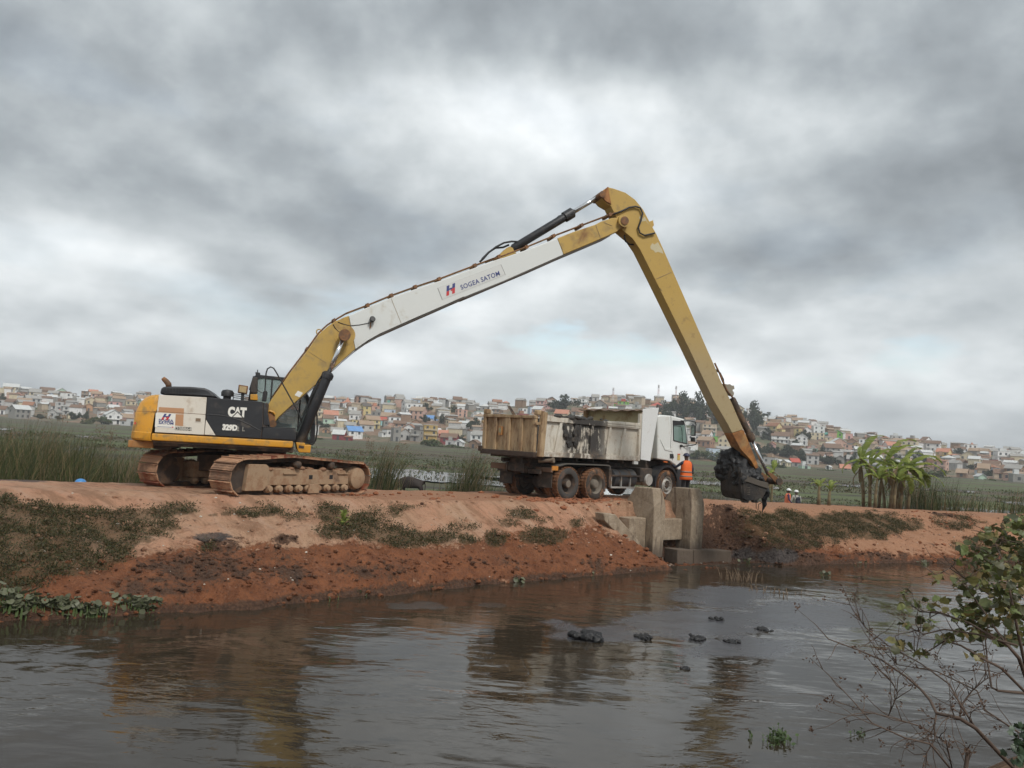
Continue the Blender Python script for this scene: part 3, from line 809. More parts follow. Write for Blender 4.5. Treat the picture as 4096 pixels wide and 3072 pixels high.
# -- undercarriage (turned 43 degrees against the house)
UCR = math.radians(43)
UC = Frame(EX.o, 58)
shoe = MB()
shoe.box(-.105, .105, -.38, .38, -.012, .018)
for gx, gh in ((-.092, .060), (-.02, .030), (.055, .030)): shoe.box(gx - .008, gx + .008, -.378, .378, .018, gh)
for gy in (-.14, .14): shoe.box(-.02, .035, gy - .03, gy + .03, .018, .026)
shoe_me = shoe.mesh('track_shoe', track_m)
def track_path():
    P = []
    for k in range(13):
        a = math.pi / 2 + math.pi * k / 12; P.append((-2.04 + .44 * math.cos(a), .47 + .44 * math.sin(a)))
    P += [(-1.2, .025), (0, .02), (1.2, .025)]
    for k in range(13):
        a = -math.pi / 2 + math.pi * k / 12; P.append((2.08 + .41 * math.cos(a), .44 + .41 * math.sin(a)))
    P += [(1.6, .86), (1.05, .90), (.5, .925), (0, .96), (-.5, .985), (-.95, .965), (-1.5, .925)]
    return P
TP = track_path()
seg = [math.dist(TP[i], TP[(i + 1) % len(TP)]) for i in range(len(TP))]
TL = sum(seg); NS = 50
def on_path(d):
    d %= TL
    for i, s_ in enumerate(seg):
        if d <= s_:
            a, c = TP[i], TP[(i + 1) % len(TP)]; t = d / s_
            return a[0] + (c[0] - a[0]) * t, a[1] + (c[1] - a[1]) * t, math.atan2(c[1] - a[1], c[0] - a[0])
        d -= s_
    return TP[0][0], TP[0][1], 0
for side in (-1, 1):
    yc = side * 1.405; out = side
    chain = MB()
    ring_o = [on_path(TL * k / 90) for k in range(90)]
    vs = []
    for x, z, a in ring_o:
        nx, nz_ = math.sin(a), -math.cos(a)             # outward normal
        for d, y in ((-.005, -.13), (-.12, -.13), (-.12, .13), (-.005, .13)): vs.append((x + nx * d, yc + y, z + nz_ * d))
    fs = []
    for k in range(90):
        for j in range(4):
            a_, b_ = k * 4 + j, k * 4 + (j + 1) % 4; c_, d_ = ((k + 1) % 90) * 4 + (j + 1) % 4, ((k + 1) % 90) * 4 + j
            fs.append((a_, b_, c_, d_))
    chain.add(vs, fs)
    trk = chain.build('track', dark_m, exc, rz=UCR)
    for k in range(NS):
        x, z, a = on_path(TL * k / NS)
        o = put('track_shoe', shoe_me, trk)
        nx, nz_ = math.sin(a), -math.cos(a)
        t = Vector((math.cos(a), 0, math.sin(a))); n_ = Vector((nx, 0, nz_)); y_ = n_.cross(t)
        R_ = Matrix((t, y_, n_)).transposed().to_4x4()
        o.matrix_local = Matrix.Translation((x + nx * .012, yc, z + nz_ * .012)) @ R_
    ys = yc + out * .40
    fr_ = MB()
    fr_.prism([(-1.30, .27), (1.72, .27), (1.72, .50), (1.55, .66), (-1.30, .70)], yc - out * .30, yc + out * .28)
    tf = fr_.build('track_frame', frame_m, exc, bevel=.02, rz=UCR)
    mud = MB(); rnd = random.Random(5 + side)
    for k in range(46):
        x = rnd.uniform(-1.3, 1.6); mud.lump((x, yc + out * rnd.uniform(.0, .26), .70 - .02 * abs(x)), rnd.uniform(.04, .10), rnd, (1.5, 1, .6), 1, .4)
    mud.build('dried_mud', M('dried mud cake', (.24, .13, .075), .95, var=.3, vs=6, bump=(20, .5)), tf, smooth=True)['kind'] = 'stuff'
    fr_ = MB()
    fr_.prism([(-1.98, .14), (-1.42, .14), (-1.26, .26), (-1.26, .74), (-1.36, .80), (-1.92, .80)], yc + out * .16, yc + out * .33)
    fr_.build('idler_guard', frame_m, exc, bevel=.02, rz=UCR)
    MB().lathe([(-.2, .37), (.2, .37)], (-2.04, yc, .47), (0, 1, 0), 28).build('idler', dark_m, exc, rz=UCR)
    fd = MB().lathe([(-.28, .36), (.10, .36), (.13, .33), (.20, .33), (.22, .30), (.34, .29), (.37, .24), (.38, .01)], (2.04, yc, .44), (0, out, 0), 32)
    fd = fd.build('final_drive', frame_m, exc, rz=UCR); smooth_by_angle(fd)
    for k in range(22):
        a = 2 * math.pi * k / 22
        MB().lathe([(0, .018), (.03, .018)], (2.04 + .312 * math.cos(a), yc + out * .20, .44 + .312 * math.sin(a)), (0, out, 0), 6).build('bolt', frame_m, fd)
    spk = MB()
    for k in range(21):
        a = 2 * math.pi * k / 21; c_, s_ = math.cos(a), math.sin(a)
        spk.add([(2.04 + (.36 * c_ - w * s_), yc + y, .44 + (.36 * s_ + w * c_)) for y in (-.05, .05) for w in (-.05, .05)] + [(2.04 + (.42 * c_ - w * s_), yc + y, .44 + (.42 * s_ + w * c_)) for y in (-.05, .05) for w in (-.025, .025)],
                [(0, 1, 3, 2), (4, 6, 7, 5), (0, 4, 5, 1), (2, 3, 7, 6), (0, 2, 6, 4), (1, 5, 7, 3)])
    spk.build('sprocket', track_m, exc, rz=UCR)['kind'] = 'stuff'
    for k in range(9):
        x = -1.18 + k * .345
        r_ = MB().lathe([(-.34, .035), (-.29, .06), (-.26, .105), (-.16, .105), (-.14, .085), (.14, .085), (.16, .105), (.26, .105), (.29, .075), (.35, .07), (.36, .01)], (x, yc, .185), (0, out, 0), 16)
        smooth_by_angle(r_.build('track_roller', frame_m, exc, rz=UCR))
    gd = MB().prism([(.10, .05), (.50, .05), (.46, .30), (.14, .30)], yc + out * .33, yc + out * .39)
    gd.build('track_guide', frame_m, exc, bevel=.012, rz=UCR)
    for x in (-.30, .95):
        c_ = MB().lathe([(-.2, .085), (.22, .085), (.24, .10), (.36, .10), (.38, .085), (.40, .02)], (x, yc, .80), (0, out, 0), 18)
        smooth_by_angle(c_.build('carrier_roller', dark_m, exc, rz=UCR))
    for x in (.18, .95):
        MB().box(x, x + .13, yc + out * .275, yc + out * .285, .42, .53).build('frame_slot', black_r, exc, rz=UCR)
    for x in (-.75, 1.25):
        MB().box(x, x + .46, yc + out * .28, yc + out * .32, .555, .58).build('step_bar', frame_m, exc, rz=UCR)
cb = MB()
cb.vprism([(-1.2, -1.15), (-.7, -.7), (-.7, .7), (-1.2, 1.15), (-1.0, 1.2), (-.2, .8), (.4, .8), (1.2, 1.2), (1.4, 1.15), (.9, .7), (.9, -.7), (1.4, -1.15), (1.2, -1.2), (.4, -.8), (-.2, -.8), (-1.0, -1.2)], .45, .9)
cb.build('car_body', dark_m, exc, bevel=.02, rz=UCR)
sb = MB().lathe([(.88, .72), (.98, .72), (.98, .66), (1.16, .66)], (0, 0, 0), (0, 0, 1), 48)
smooth_by_angle(sb.build('swing_bearing', dark_m, exc))

# -- house (revolving upper structure); near side is local -y
NY = -1.42
MB().box(-2.62, .82, -1.30, 1.34, 1.10, 1.36).build('revolving_frame', dark_m, exc, bevel=.02)
sk = MB().prism([(-2.66, 1.225), (.76, 1.225), (.80, 1.27), (.80, 1.405), (-2.66, 1.405)], NY, NY + .16)
sk.build('side_skirt', yellow, exc, bevel=.04)
MB().box(-2.66, .80, 1.30, 1.44, 1.225, 1.405).build('side_skirt', yellow, exc, bevel=.03)
MB().prism([(-2.60, 1.18), (.70, 1.18), (.74, 1.224), (-2.64, 1.224)], NY + .05, NY + .4).build('skirt_underside', dark_m, exc)
MB().box(-2.58, -.30, NY + .03, 1.38, 1.41, 2.36).build('engine_bay', dark_m, exc, bevel=.02)
MB().box(-.30, .10, NY + .03, -.38, 1.41, 2.36).build('tank_bay', dark_m, exc, bevel=.02)
# side panels, set proud of the bays
def side_panel(name, mat_, q, pts, y=NY, th=.03, bevel=.008, parent=exc):
    return MB().prism(E(q, pts, y), y, y + th).build(name, mat_, parent, bevel=bevel)
pump_door = side_panel('engine_door', white_d, q1, [(288, 382), (696, 403), (684, 560), (672, 722), (253, 699), (268, 545)])
side_panel('tank_panel', black_p, q1, [(700, 404), (1172, 441), (1168, 640), (1152, 752), (776, 728), (690, 588)])
side_panel('white_corner_panel', white_d, q1, [(688, 592), (770, 726), (676, 721)])
side_panel('slanted_post', black_p, q1, [(1176, 442), (1198, 450), (1234, 648), (1172, 640)], y=NY + .02, th=.5, bevel=.03)
tb = MB().prism(E(q1, [(1172, 654), (1452, 667), (1456, 680), (1450, 772), (1158, 757)], NY), NY, NY + .62)
tb.build('tool_box', black_p, exc, bevel=.03)
MB().prism(E(q1, [(1160, 652), (1456, 664), (1456, 669), (1160, 657)], NY), NY - .01, NY + .60).build('tool_box_lid', black_p, exc, bevel=.006)
crv = [EX.at(*q1(x, y), NY) for x, y in ((683, 548), (780, 552), (880, 567), (980, 600), (1060, 636), (1155, 690))]
MB().tube([(x, NY - .002, z) for x, z in crv], .011, 6).build('panel_seam', black_r, exc)
lf = [EX.at(*q1(x, y), NY) for x, y in ((100, 520), (262, 522), (480, 535), (683, 548))]
MB().tube([(x, NY - .0, z) for x, z in lf], .006, 5).build('panel_seam', rust_b, exc)
# counterweight with rounded corners
cw = MB()
def cw_ring(z, rear, inset):
    P = [(-2.68, NY + inset)]
    r = .42
    for k in range(9):
        a = math.pi / 2 * k / 8
        P.append((rear + .14 + r - r * math.sin(a) - .10 * (k / 8), NY + inset + r - r * math.cos(a)))
    for k in range(1, 8):
        t = k / 8; y = (NY + inset + r) * (1 - 2 * t); P.append((rear - .0 + .04 * (2 * t - 1) ** 2, y))
    P += [(x, -y) for x, y in P[:10][::-1]]
    return [(x, y, z) for x, y in P]
lev = [(1.21, -3.20, .02), (1.26, -3.235, 0), (1.41, -3.235, 0), (1.43, -3.225, .012), (1.90, -3.19, .012), (1.92, -3.18, .02), (2.16, -3.10, .03), (2.30, -2.98, .06), (2.37, -2.86, .12), (2.385, -2.78, .2)]
rings = [cw_ring(*l) for l in lev]; n_ = len(rings[0])
for r_ in rings: cw.v += r_
for k in range(len(rings) - 1):
    for j in range(n_ - 1): cw.f.append((k * n_ + j + 1, k * n_ + j, (k + 1) * n_ + j, (k + 1) * n_ + j + 1)); cw.mi.append(0)
    cw.f.append((k * n_, k * n_ + n_ - 1, (k + 1) * n_ + n_ - 1, (k + 1) * n_)); cw.mi.append(0)
cw.f += [tuple(range(n_)), tuple(range((len(rings)) * n_ - 1, (len(rings) - 1) * n_ - 1, -1))]; cw.mi += [0, 0]
cwo = cw.build('counterweight', yellow, exc); smooth_by_angle(cwo, 30)
for p in cwo.data.polygons: pass
MB().box(-3.22, -2.62, -1.22, 1.22, 1.02, 1.20).build('counterweight_base', ochre_l, exc, bevel=.02)
MB().box(-2.615, -2.2, -1.1, 1.1, 1.00, 1.16).build('counterweight_base', dark_m, exc, bevel=.02)
MB().box(-3.08, -3.05, NY - .0, NY + .02, 1.60, 1.66).build('reflector', dec_red, exc)
# hood, exhaust and roof fittings
hood = MB().prism(E(q1, [(298, 377), (308, 325), (330, 314), (420, 310), (560, 313), (680, 324), (716, 340), (760, 378), (790, 408)], -1.0), -1.05, .75)
hd = hood.build('engine_hood', black_p, exc, bevel=.05)
for row, (y0, y1, n_) in enumerate(((322, 352, 11), (362, 376, 6))):
    for k in range(n_):
        x0 = 335 + k * 26
        MB().prism(E(q1, [(x0, y0 + k * .5), (x0 + 17, y0 + k * .5), (x0 + 17, y1 + k * .5), (x0, y1 + k * .5)], -1.06), -1.062, -1.045).build('vent_slot', black_r, hd)
ep = [EX.at(*q1(x, y), -.75) for x, y in ((372, 315), (370, 290), (352, 268), (333, 250), (322, 238))]
MB().tube([(x, -.75, z) for x, z in ep], [.075, .075, .07, .062, .05], 12).build('exhaust_pipe', rust_b, exc, smooth=True)
x, z = EX.at(*q1(868, 415), -.9)
smooth_by_angle(MB().lathe([(-.03, .10), (.06, .10), (.065, .155), (.17, .16), (.22, .13), (.24, .06), (.245, .01)], (x, -.9, z), (0, 0, 1), 20).build('air_precleaner', black_r, exc))
x, z = EX.at(*q1(995, 420), -1.05)
wl_ = MB().prism([(x - .12, z + .16), (x + .12, z + .14), (x + .13, z + .36), (x - .11, z + .38)], -1.12, -.98).build('work_lamp', rust_b, exc, bevel=.02)
MB().prism([(x - .085, z + .19), (x + .085, z + .175), (x + .095, z + .33), (x - .08, z + .345)], -1.135, -1.12).build('lens', M('rusty lamp lens', (.42, .31, .16), .5, var=.4, vs=12), wl_)
MB().box(x - .03, x + .05, -1.08, -1.0, z - .05, z + .17).build('bracket', black_r, wl_)
for k in range(3): MB().tube([(x - .22, -1.05, z + .03 + .05 * k), (x + .16, -1.05, z + .02 + .05 * k)], .012, 6).build('grab_rail', black_r, exc)
MB().tube([(x - .22, -1.05, z - .05), (x - .22, -1.05, z + .17)], .012, 6).build('grab_rail', black_r, exc)
# cab on the far side
CY0, CY1 = .34, 1.36
cab_out = E(q1, [(1042, 760), (1045, 440), (1062, 340), (1098, 222), (1150, 212), (1385, 236), (1470, 262), (1560, 400), (1604, 540), (1612, 640), (1606, 798)], CY0)
xs = [p[0] for p in cab_out]
def frame_ring(name, outer, inner, y0, y1, mt, parent):
    b = MB(); n_ = len(outer)
    vs = [(x, y0, z) for x, z in outer] + [(x, y0, z) for x, z in inner] + [(x, y1, z) for x, z in outer] + [(x, y1, z) for x, z in inner]
    fs = []
    for i in range(n_):
        j = (i + 1) % n_
        fs += [(i, j, n_ + j, n_ + i), (2 * n_ + j, 2 * n_ + i, 3 * n_ + i, 3 * n_ + j), (i, 2 * n_ + i, 2 * n_ + j, j), (n_ + j, 3 * n_ + j, 3 * n_ + i, n_ + i)]
    return b.add(vs, fs).build(name, mt, parent)
def shrink(P, k):
    cx_, cz_ = sum(p[0] for p in P) / len(P), sum(p[1] for p in P) / len(P)
    return [(cx_ + (x - cx_) * k, cz_ + (z - cz_) * k) for x, z in P]
low_z = 1.62
cabo = frame_ring('cab', cab_out, shrink(cab_out, .90), CY0, CY0 + .08, black_p, exc)
frame_ring('cab_frame', cab_out, shrink(cab_out, .90), CY1 - .08, CY1, black_p, cabo)
for i in range(len(cab_out)):
    j = (i + 1) % len(cab_out); a, c = cab_out[i], cab_out[j]
    if i in (0, 1, 10, 3, 4, 5):     # rear wall, roof and floor are plated
        ai, ci = shrink(cab_out, .97)[i], shrink(cab_out, .97)[j]
        b = MB(); b.hexa([(a[0], CY0 + .08, a[1]), (c[0], CY0 + .08, c[1]), (c[0], CY1 - .08, c[1]), (a[0], CY1 - .08, a[1]), (ai[0], CY0 + .08, ai[1]), (ci[0], CY0 + .08, ci[1]), (ci[0], CY1 - .08, ci[1]), (ai[0], CY1 - .08, ai[1])])
        b.build('cab_panel', black_p, cabo)
    else:
        for y in (CY0 + .08, CY1 - .14):
            MB().tube([(a[0], y + .03, a[1]), (c[0], y + .03, c[1])], .035, 6).build('cab_pillar', black_p, cabo)
inn = shrink(cab_out, .91)
for y in (CY0 + .03, CY1 - .04):
    MB().prism(inn, y, y + .008).build('cab_window', cabglass, cabo)
fr_pts = [inn[i] for i in (6, 7, 8, 9)]
wsc = MB()
for i in range(3):
    a, c = fr_pts[i], fr_pts[i + 1]; wsc.hexa([(a[0] + .05, CY0 + .1, a[1]), (c[0] + .05, CY0 + .1, c[1]), (c[0] + .05, CY1 - .1, c[1]), (a[0] + .05, CY1 - .1, a[1]), (a[0] + .06, CY0 + .1, a[1]), (c[0] + .06, CY0 + .1, c[1]), (c[0] + .06, CY1 - .1, c[1]), (a[0] + .06, CY1 - .1, a[1])])
wsc.build('windscreen', cabglass, cabo)
for xx in (1255, 1505):
    p0, p1 = EX.at(*q1(xx, 240), CY0), EX.at(*q1(xx, 660), CY0)
    MB().box(p0[0] - .02, p0[0] + .02, CY0 - .006, CY0 + .03, p1[1], p0[1]).build('window_bar', black_r, cabo)
p0 = EX.at(*q1(1350, 640), CY0)
MB().prism([(-.35 + .35, 1.42), (1.22, 1.42), (1.22, 1.66), (0, 1.62)], CY0 + .02, CY1 - .1).build('cab_floor_panel', black_p, cabo)
st = MB().prism([(.18, 1.66), (.75, 1.66), (.78, 1.85), (.40, 1.88), (.30, 2.45), (.14, 2.45)], .6, 1.1)
st.build('operator_seat', M('grey seat fabric', (.12, .14, .15), .9), cabo, bevel=.06)
x, z = EX.at(*q1(1100, 300), .2)
MB().prism(E(q1, [(1085, 236), (1130, 232), (1128, 370), (1068, 368), (1072, 300)], .2), .1, .33).build('filter_box', M('grimy brown plastic', (.05, .04, .033), .7, var=.3, vs=5), exc, bevel=.03)
MB().prism(E(q1, [(1066, 376), (1128, 378), (1130, 430), (1066, 426)], .2), .1, .33).build('lamp_bracket', yellow, exc, bevel=.02)
MB().prism(E(q1, [(1108, 186), (1150, 192), (1150, 214), (1168, 226), (1100, 226), (1112, 212)], .5), .5, .72).build('roof_lamp', black_r, exc, bevel=.02)
MB().tube([(EX.at(*q1(1128, 190), .6)[0], .6, EX.at(*q1(1128, 190), .6)[1]), (EX.at(*q1(1129, 168), .6)[0], .6, EX.at(*q1(1129, 168), .6)[1])], .015, 6).build('antenna', black_r, exc)
# mirror on its bent rail
rl = [(x, -1.3, z) for x, z in E(q1, [(1190, 430), (1192, 330), (1200, 200), (1212, 160), (1240, 144), (1265, 155), (1290, 195), (1345, 295), (1420, 430), (1485, 550), (1505, 620)], -1.3)]
MB().tube(rl, .018, 8).build('hand_rail', black_r, exc, smooth=True)
mx_, mz_ = EX.at(*q1(1188, 390), -1.32)
MB().prism([(mx_ - .06, mz_ - .15), (mx_ + .05, mz_ - .15), (mx_ + .07, mz_ + .10), (mx_ + .01, mz_ + .16), (mx_ - .05, mz_ + .10)], -1.38, -1.32).build('mirror', black_r, exc, bevel=.02)
MB().tube([(x, -1.25, z) for x, z in E(q1, [(1110, 290), (1130, 345), (1180, 372)], -1.25)], .012, 6).build('mirror_arm', black_r, exc)
# front lugs, step and guard
MB().prism(E(q1, [(1452, 786), (1530, 790), (1534, 810), (1584, 808), (1576, 874), (1480, 872), (1466, 850)], -.9), -.95, 1.35).build('front_frame', yellow, exc, bevel=.02)
MB().prism(E(q1, [(1480, 810), (1525, 818), (1522, 838), (1478, 832)], -.96), -.965, -.95).build('front_step', dark_m, exc)
# -- boom
BY = .34
boom = empty_part = None
low = E(q7, [(62, 1300), (100, 1240), (240, 1040), (395, 838), (490, 704), (560, 640), (620, 600), (700, 562), (740, 549), (768, 690), (795, 831), (700, 912), (560, 1040), (400, 1182), (250, 1310), (160, 1392), (130, 1430), (95, 1440), (70, 1400)], -BY)
bo = MB().prism(low, -BY, BY).build('boom', yellow_arm, exc, bevel=.02)
def E2(*seq): return [EX.at(*p, -BY) for p in seq]
wh = E2(q7(741, 548), q7(770, 536), q7(900, 478), q7(1100, 396), q7(1300, 325), q7(1500, 258), q7(1800, 146), q7(2000, 72), q3(400, 850), q3(640, 768), q3(950, 650), q3(985, 740), q3(1015, 820), q3(700, 960), q3(400, 1092), q3(0, 1255), q7(1700, 392), q7(1500, 480), q7(1300, 566), q7(1180, 620), q7(1000, 700), q7(900, 757), q7(796, 830), q7(769, 690))
bw = MB().prism(wh, -BY, BY).build('boom_white_section', white_p, bo, bevel=.02)
tp = E2(q3(951, 650), q3(1100, 590), q3(1340, 510), q3(1400, 478), q3(1520, 440), q3(1600, 438), q3(1645, 450), q3(1662, 490), q3(1640, 520), q3(1600, 552), q3(1560, 585), q3(1490, 618), q3(1300, 700), q3(1016, 819), q3(986, 740))
bt = MB().prism(tp, -BY, BY).build('boom_tip', yellow_arm, bo, bevel=.02)
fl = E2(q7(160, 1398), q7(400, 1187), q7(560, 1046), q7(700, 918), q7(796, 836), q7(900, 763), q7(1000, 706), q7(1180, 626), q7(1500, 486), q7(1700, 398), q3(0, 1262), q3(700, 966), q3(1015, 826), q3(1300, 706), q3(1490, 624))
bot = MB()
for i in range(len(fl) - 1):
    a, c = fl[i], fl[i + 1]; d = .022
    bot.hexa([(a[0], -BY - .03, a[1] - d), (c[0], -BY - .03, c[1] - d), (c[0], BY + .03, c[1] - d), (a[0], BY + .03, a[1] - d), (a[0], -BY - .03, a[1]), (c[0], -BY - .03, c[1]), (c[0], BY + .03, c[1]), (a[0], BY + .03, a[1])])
bot.build('boom_bottom_plate', M('painted underside shade', (.12, .10, .085), .7, var=.3, vs=3), bo)  # dark colour paints in the shade under the boom
tpz = E2(q7(100, 1240), q7(240, 1036), q7(395, 834), q7(490, 700), q7(560, 634), q7(620, 594), q7(720, 535), q7(900, 466), q7(1100, 384), q7(1300, 312), q7(1500, 246), q7(1800, 132), q7(2000, 58), q3(250, 890), q3(640, 745), q3(920, 630), q3(1210, 520), q3(1500, 410), q3(1560, 392))
for y in (-.26, -.16, .1, .2):
    MB().tube([(x, y, z + .035 + (.03 if y > 0 else 0)) for x, z in tpz], .022, 6).build('hydraulic_pipe', rust_b if y != -.16 else yellow_arm, bo, smooth=True)
for i in (2, 5, 7, 8, 9, 10, 11, 12, 14, 15, 16, 17):
    x, z = tpz[i]; x2, z2 = tpz[i + 1]; a = math.atan2(z2 - z, x2 - x)
    MB().obox((x, 0, z + .03), .09, .60, .10, Matrix.Rotation(-a, 3, 'Y')).build('pipe_clamp', rust_b, bo)
def pin(q, px, py, r, mt, name='pin', y0=-BY - .06, y1=BY + .06, parent=bo):
    x, z = EX.at(*q(px, py), -BY)
    return smooth_by_angle(MB().lathe([(0, r * .6), (.005, r), (y1 - y0 - .005, r), (y1 - y0, r * .6)], (x, y0, z), (0, 1, 0), 24).build(name, mt, parent))
pin(q7, 705, 710, .30, yellow_arm, 'pin_boss', -BY - .012, BY + .012)
pin(q3, 1625, 480, .13, rust_b, 'pin', -.50, .50)
pin(q3, 1625, 480, .19, yellow_arm, 'pin_boss', -.47, .47)
MB().prism(E2(q1(1213, 520), q1(1275, 545), q1(1285, 650), q1(1230, 650)), -BY - .10, -BY - .02).build('boom_foot_bracket', M('rusty yellow bracket', (.28, .13, .05), .7, var=.3, vs=4), exc, bevel=.02)
pin(q1, 1258, 628, .10, rust_b, 'pin', -BY - .16, BY + .16)
pts = E2(q1(1212, 545), q1(1214, 525), q1(1235, 520), q1(1262, 530), q1(1276, 548)); MB().tube([(x, -BY - .12, z) for x, z in pts], .03, 8).build('foot_guard', yellow, exc)
# small fittings on the boom: weld seams, lamp, lifting eye, tag
for q, a, c in ((q7, (405, 848), (555, 945)), (q7, (1095, 405), (1180, 615)), (q3, (1345, 515), (1392, 640)), (q3, (1430, 488), (1510, 522))):
    p0, p1 = EX.at(*q(*a), -BY), EX.at(*q(*c), -BY)
    MB().tube([(p0[0], -BY - .002, p0[1]), (p1[0], -BY - .002, p1[1])], .010 if q is q3 else .006, 5).build('weld_seam', M('seam', (.30, .22, .12), .8), bo)
x, z = EX.at(*q7(932, 588), -BY)
lp = MB().lathe([(0, .02), (.02, .075), (.11, .085), (.13, .07)], (x, -BY - .02, z), (.1, -.8, .25), 14).build('boom_lamp', black_r, bo)
MB().box(x - .04, x - .01, -BY - .04, -BY, z - .22, z - .04).build('lamp_bracket', rust_b, bo)
cb_ = [EX.at(*q7(*p), -BY) for p in ((650, 600), (700, 620), (750, 632), (830, 625), (915, 608))]
MB().tube([(x_, -BY - .012, z_) for x_, z_ in cb_], .009, 5).build('lamp_cable', black_r, bo)
cb_ = [EX.at(*q7(*p), -BY) for p in ((610, 620), (630, 655), (655, 680), (680, 692))]
MB().tube([(x_, -BY - .012, z_) for x_, z_ in cb_], .009, 5).build('grease_line', black_r, bo)
x, z = EX.at(*q7(497, 688), -BY)
b = MB(); b.tube([(x + .075 * math.cos(a), 0, z + .05 + .075 * math.sin(a)) for a in [2 * math.pi * k / 14 for k in range(15)]], .018, 6); b.build('lifting_eye', yellow_arm, bo)
x, z = EX.at(*q1(1478, 375), -BY)
MB().prism([(x - .11, z - .04), (x + .03, z - .09), (x + .11, z + .04), (x - .03, z + .09)], -BY - .008, -BY).build('sticker', dec_w, bo, bevel=.01)
# company panel on the white boom
def quad_panel(name, mt, pts, y, th, parent): return MB().prism(pts, y - th, y).build(name, mt, parent)
pp = [EX.at(*q7(*p), -BY) for p in ((1481, 318), (2012, 120), (2050, 206), (1520, 416))]
quad_panel('sign_border', dec_grey, pp, -BY, .004, bo)
sp = quad_panel('sign_panel', M('sign white', (.62, .63, .61), .5, var=.03), shrink(pp, .985), -BY, .007, bo)
tilt = math.atan2(pp[1][1] - pp[0][1], pp[1][0] - pp[0][0])
cx_, cz_ = EX.at(*q7(1838, 253), -BY)
t_ = text_on_side('SOGEA SATOM', .30, dec_blue, bo, cx_, -BY - .010, cz_, tilt, extrude=.002, bold=.004, shear=.1, spacing=1.08, wh=(1.27, .14))
def emblem(cx, cz, s, tilt, y, parent):
    def tr(p):
        x, z = p[0] * s, p[1] * s; return cx + x * math.cos(tilt) - z * math.sin(tilt), cz + x * math.sin(tilt) + z * math.cos(tilt)
    sh = .45
    def bar(x0, x1, z0, z1): return [(x0 + z0 * sh, z0), (x1 + z0 * sh, z0), (x1 + z1 * sh, z1), (x0 + z1 * sh, z1)]
    for nm, mt, shp in (('emblem_blue', dec_blue, bar(-.50, -.18, -.05, .5)), ('emblem_red', dec_red, bar(-.50, -.18, -.5, -.06)), ('emblem_blue', dec_blue, bar(.18, .50, .06, .5)), ('emblem_red', dec_red, bar(.18, .50, -.5, .05)), ('emblem_blue', dec_blue, bar(-.17, .17, .0, .16)), ('emblem_red', dec_red, bar(.0, .17, -.16, -.01))):
        MB().prism([tr(p) for p in shp], y - .003, y).build(nm, mt, parent)
cx_, cz_ = EX.at(*q7(1592, 330), -BY)
emblem(cx_, cz_, .27, tilt, -BY - .009, bo)
# boom cylinders, one each side
for sgn in (-1, 1):
    y = sgn * .58
    foot, top_ = EX.at(*q1(1478, 800), -.58), EX.at(*q7(703, 716), -.50)
    d = Vector((top_[0] - foot[0], 0, top_[1] - foot[1])); L_ = d.length; d.normalize()
    f3 = Vector((foot[0], y, foot[1]))
    cyl = MB().lathe([(0, .10), (.05, .135), (L_ * .60, .135), (L_ * .60, .165), (L_ * .64, .165), (L_ * .655, .12), (L_ * .66, .08)], f3, d, 24)
    co_ = smooth_by_angle(cyl.build('boom_cylinder', black_p, exc))
    MB().lathe([(L_ * .655, .062), (L_ - .1, .062)], f3, d, 18).build('piston_rod', chrome, co_, smooth=True)
    MB().lathe([(-.05, .16), (.17, .16)], f3 + d * L_ - Vector((0, .06 if sgn > 0 else .11, 0)), (0, 1, 0), 20).build('rod_eye', rust_b, co_)
    n_ = d.cross(Vector((0, 1, 0)))
    MB().tube([f3 + d * .3 + n_ * .17, f3 + d * (L_ * .55) + n_ * .18, f3 + d * (L_ * .62) + n_ * .13], .025, 6).build('hydraulic_line', black_r, co_)
hz = [(x, -.25, z) for x, z in E(q1, [(1622, 470), (1634, 560), (1636, 680), (1622, 770), (1595, 805), (1560, 800)], -.25)]
MB().tube(hz, .022, 8).build('hose', black_r, exc, smooth=True)
hz = [(x, -.62, z) for x, z in E(q1, [(1480, 800), (1500, 760), (1530, 600), (1600, 420), (1660, 330)], -.62)]
MB().tube(hz, .022, 8).build('hose', black_r, exc, smooth=True)
hz = [(x, -.62, z) for x, z in E(q1, [(1466, 850), (1500, 800), (1496, 740), (1510, 690)], -.62)]
MB().tube(hz, .02, 8).build('hose', black_r, exc, smooth=True)
# stick cylinder on top of the boom
br = MB().prism(E2(q3(300, 890), q3(380, 800), q3(440, 740), q3(480, 722), q3(510, 740), q3(522, 775), q3(545, 790), q3(545, 812)), -.17, -.11)
br.prism(E2(q3(300, 890), q3(380, 800), q3(440, 740), q3(480, 722), q3(510, 740), q3(522, 775), q3(545, 790), q3(545, 812)), .11, .17)
br.build('cylinder_bracket', yellow_arm, bo)
a0, a1, a2 = EX.at(*q3(478, 765), 0), EX.at(*q3(1115, 395), 0), EX.at(*q3(1405, 205), 0)
A0, A2 = Vector((a0[0], 0, a0[1])), Vector((a2[0], 0, a2[1])); d = (A2 - A0); L_ = d.length; d.normalize(); LB = math.dist(a0, a1)
sc_ = smooth_by_angle(MB().lathe([(.0, .07), (.08, .125), (LB - .32, .125), (LB - .32, .165), (LB - .02, .165), (LB, .13), (LB + .04, .09)], A0, d, 24).build('stick_cylinder', black_p, exc))
MB().lathe([(LB, .07), (L_, .07)], A0, d, 16).build('piston_rod', chrome, sc_, smooth=True)
for k, P_ in enumerate((((545, 688), (480, 684), (400, 698), (320, 740), (240, 800), (190, 860), (150, 895)), ((460, 712), (400, 738), (320, 745), (250, 790), (180, 862)))):
    MB().tube([(x, -.06 + .1 * k, z) for x, z in E(q3, P_, -.05)], .03, 8).build('hose', black_r, bo, smooth=True)
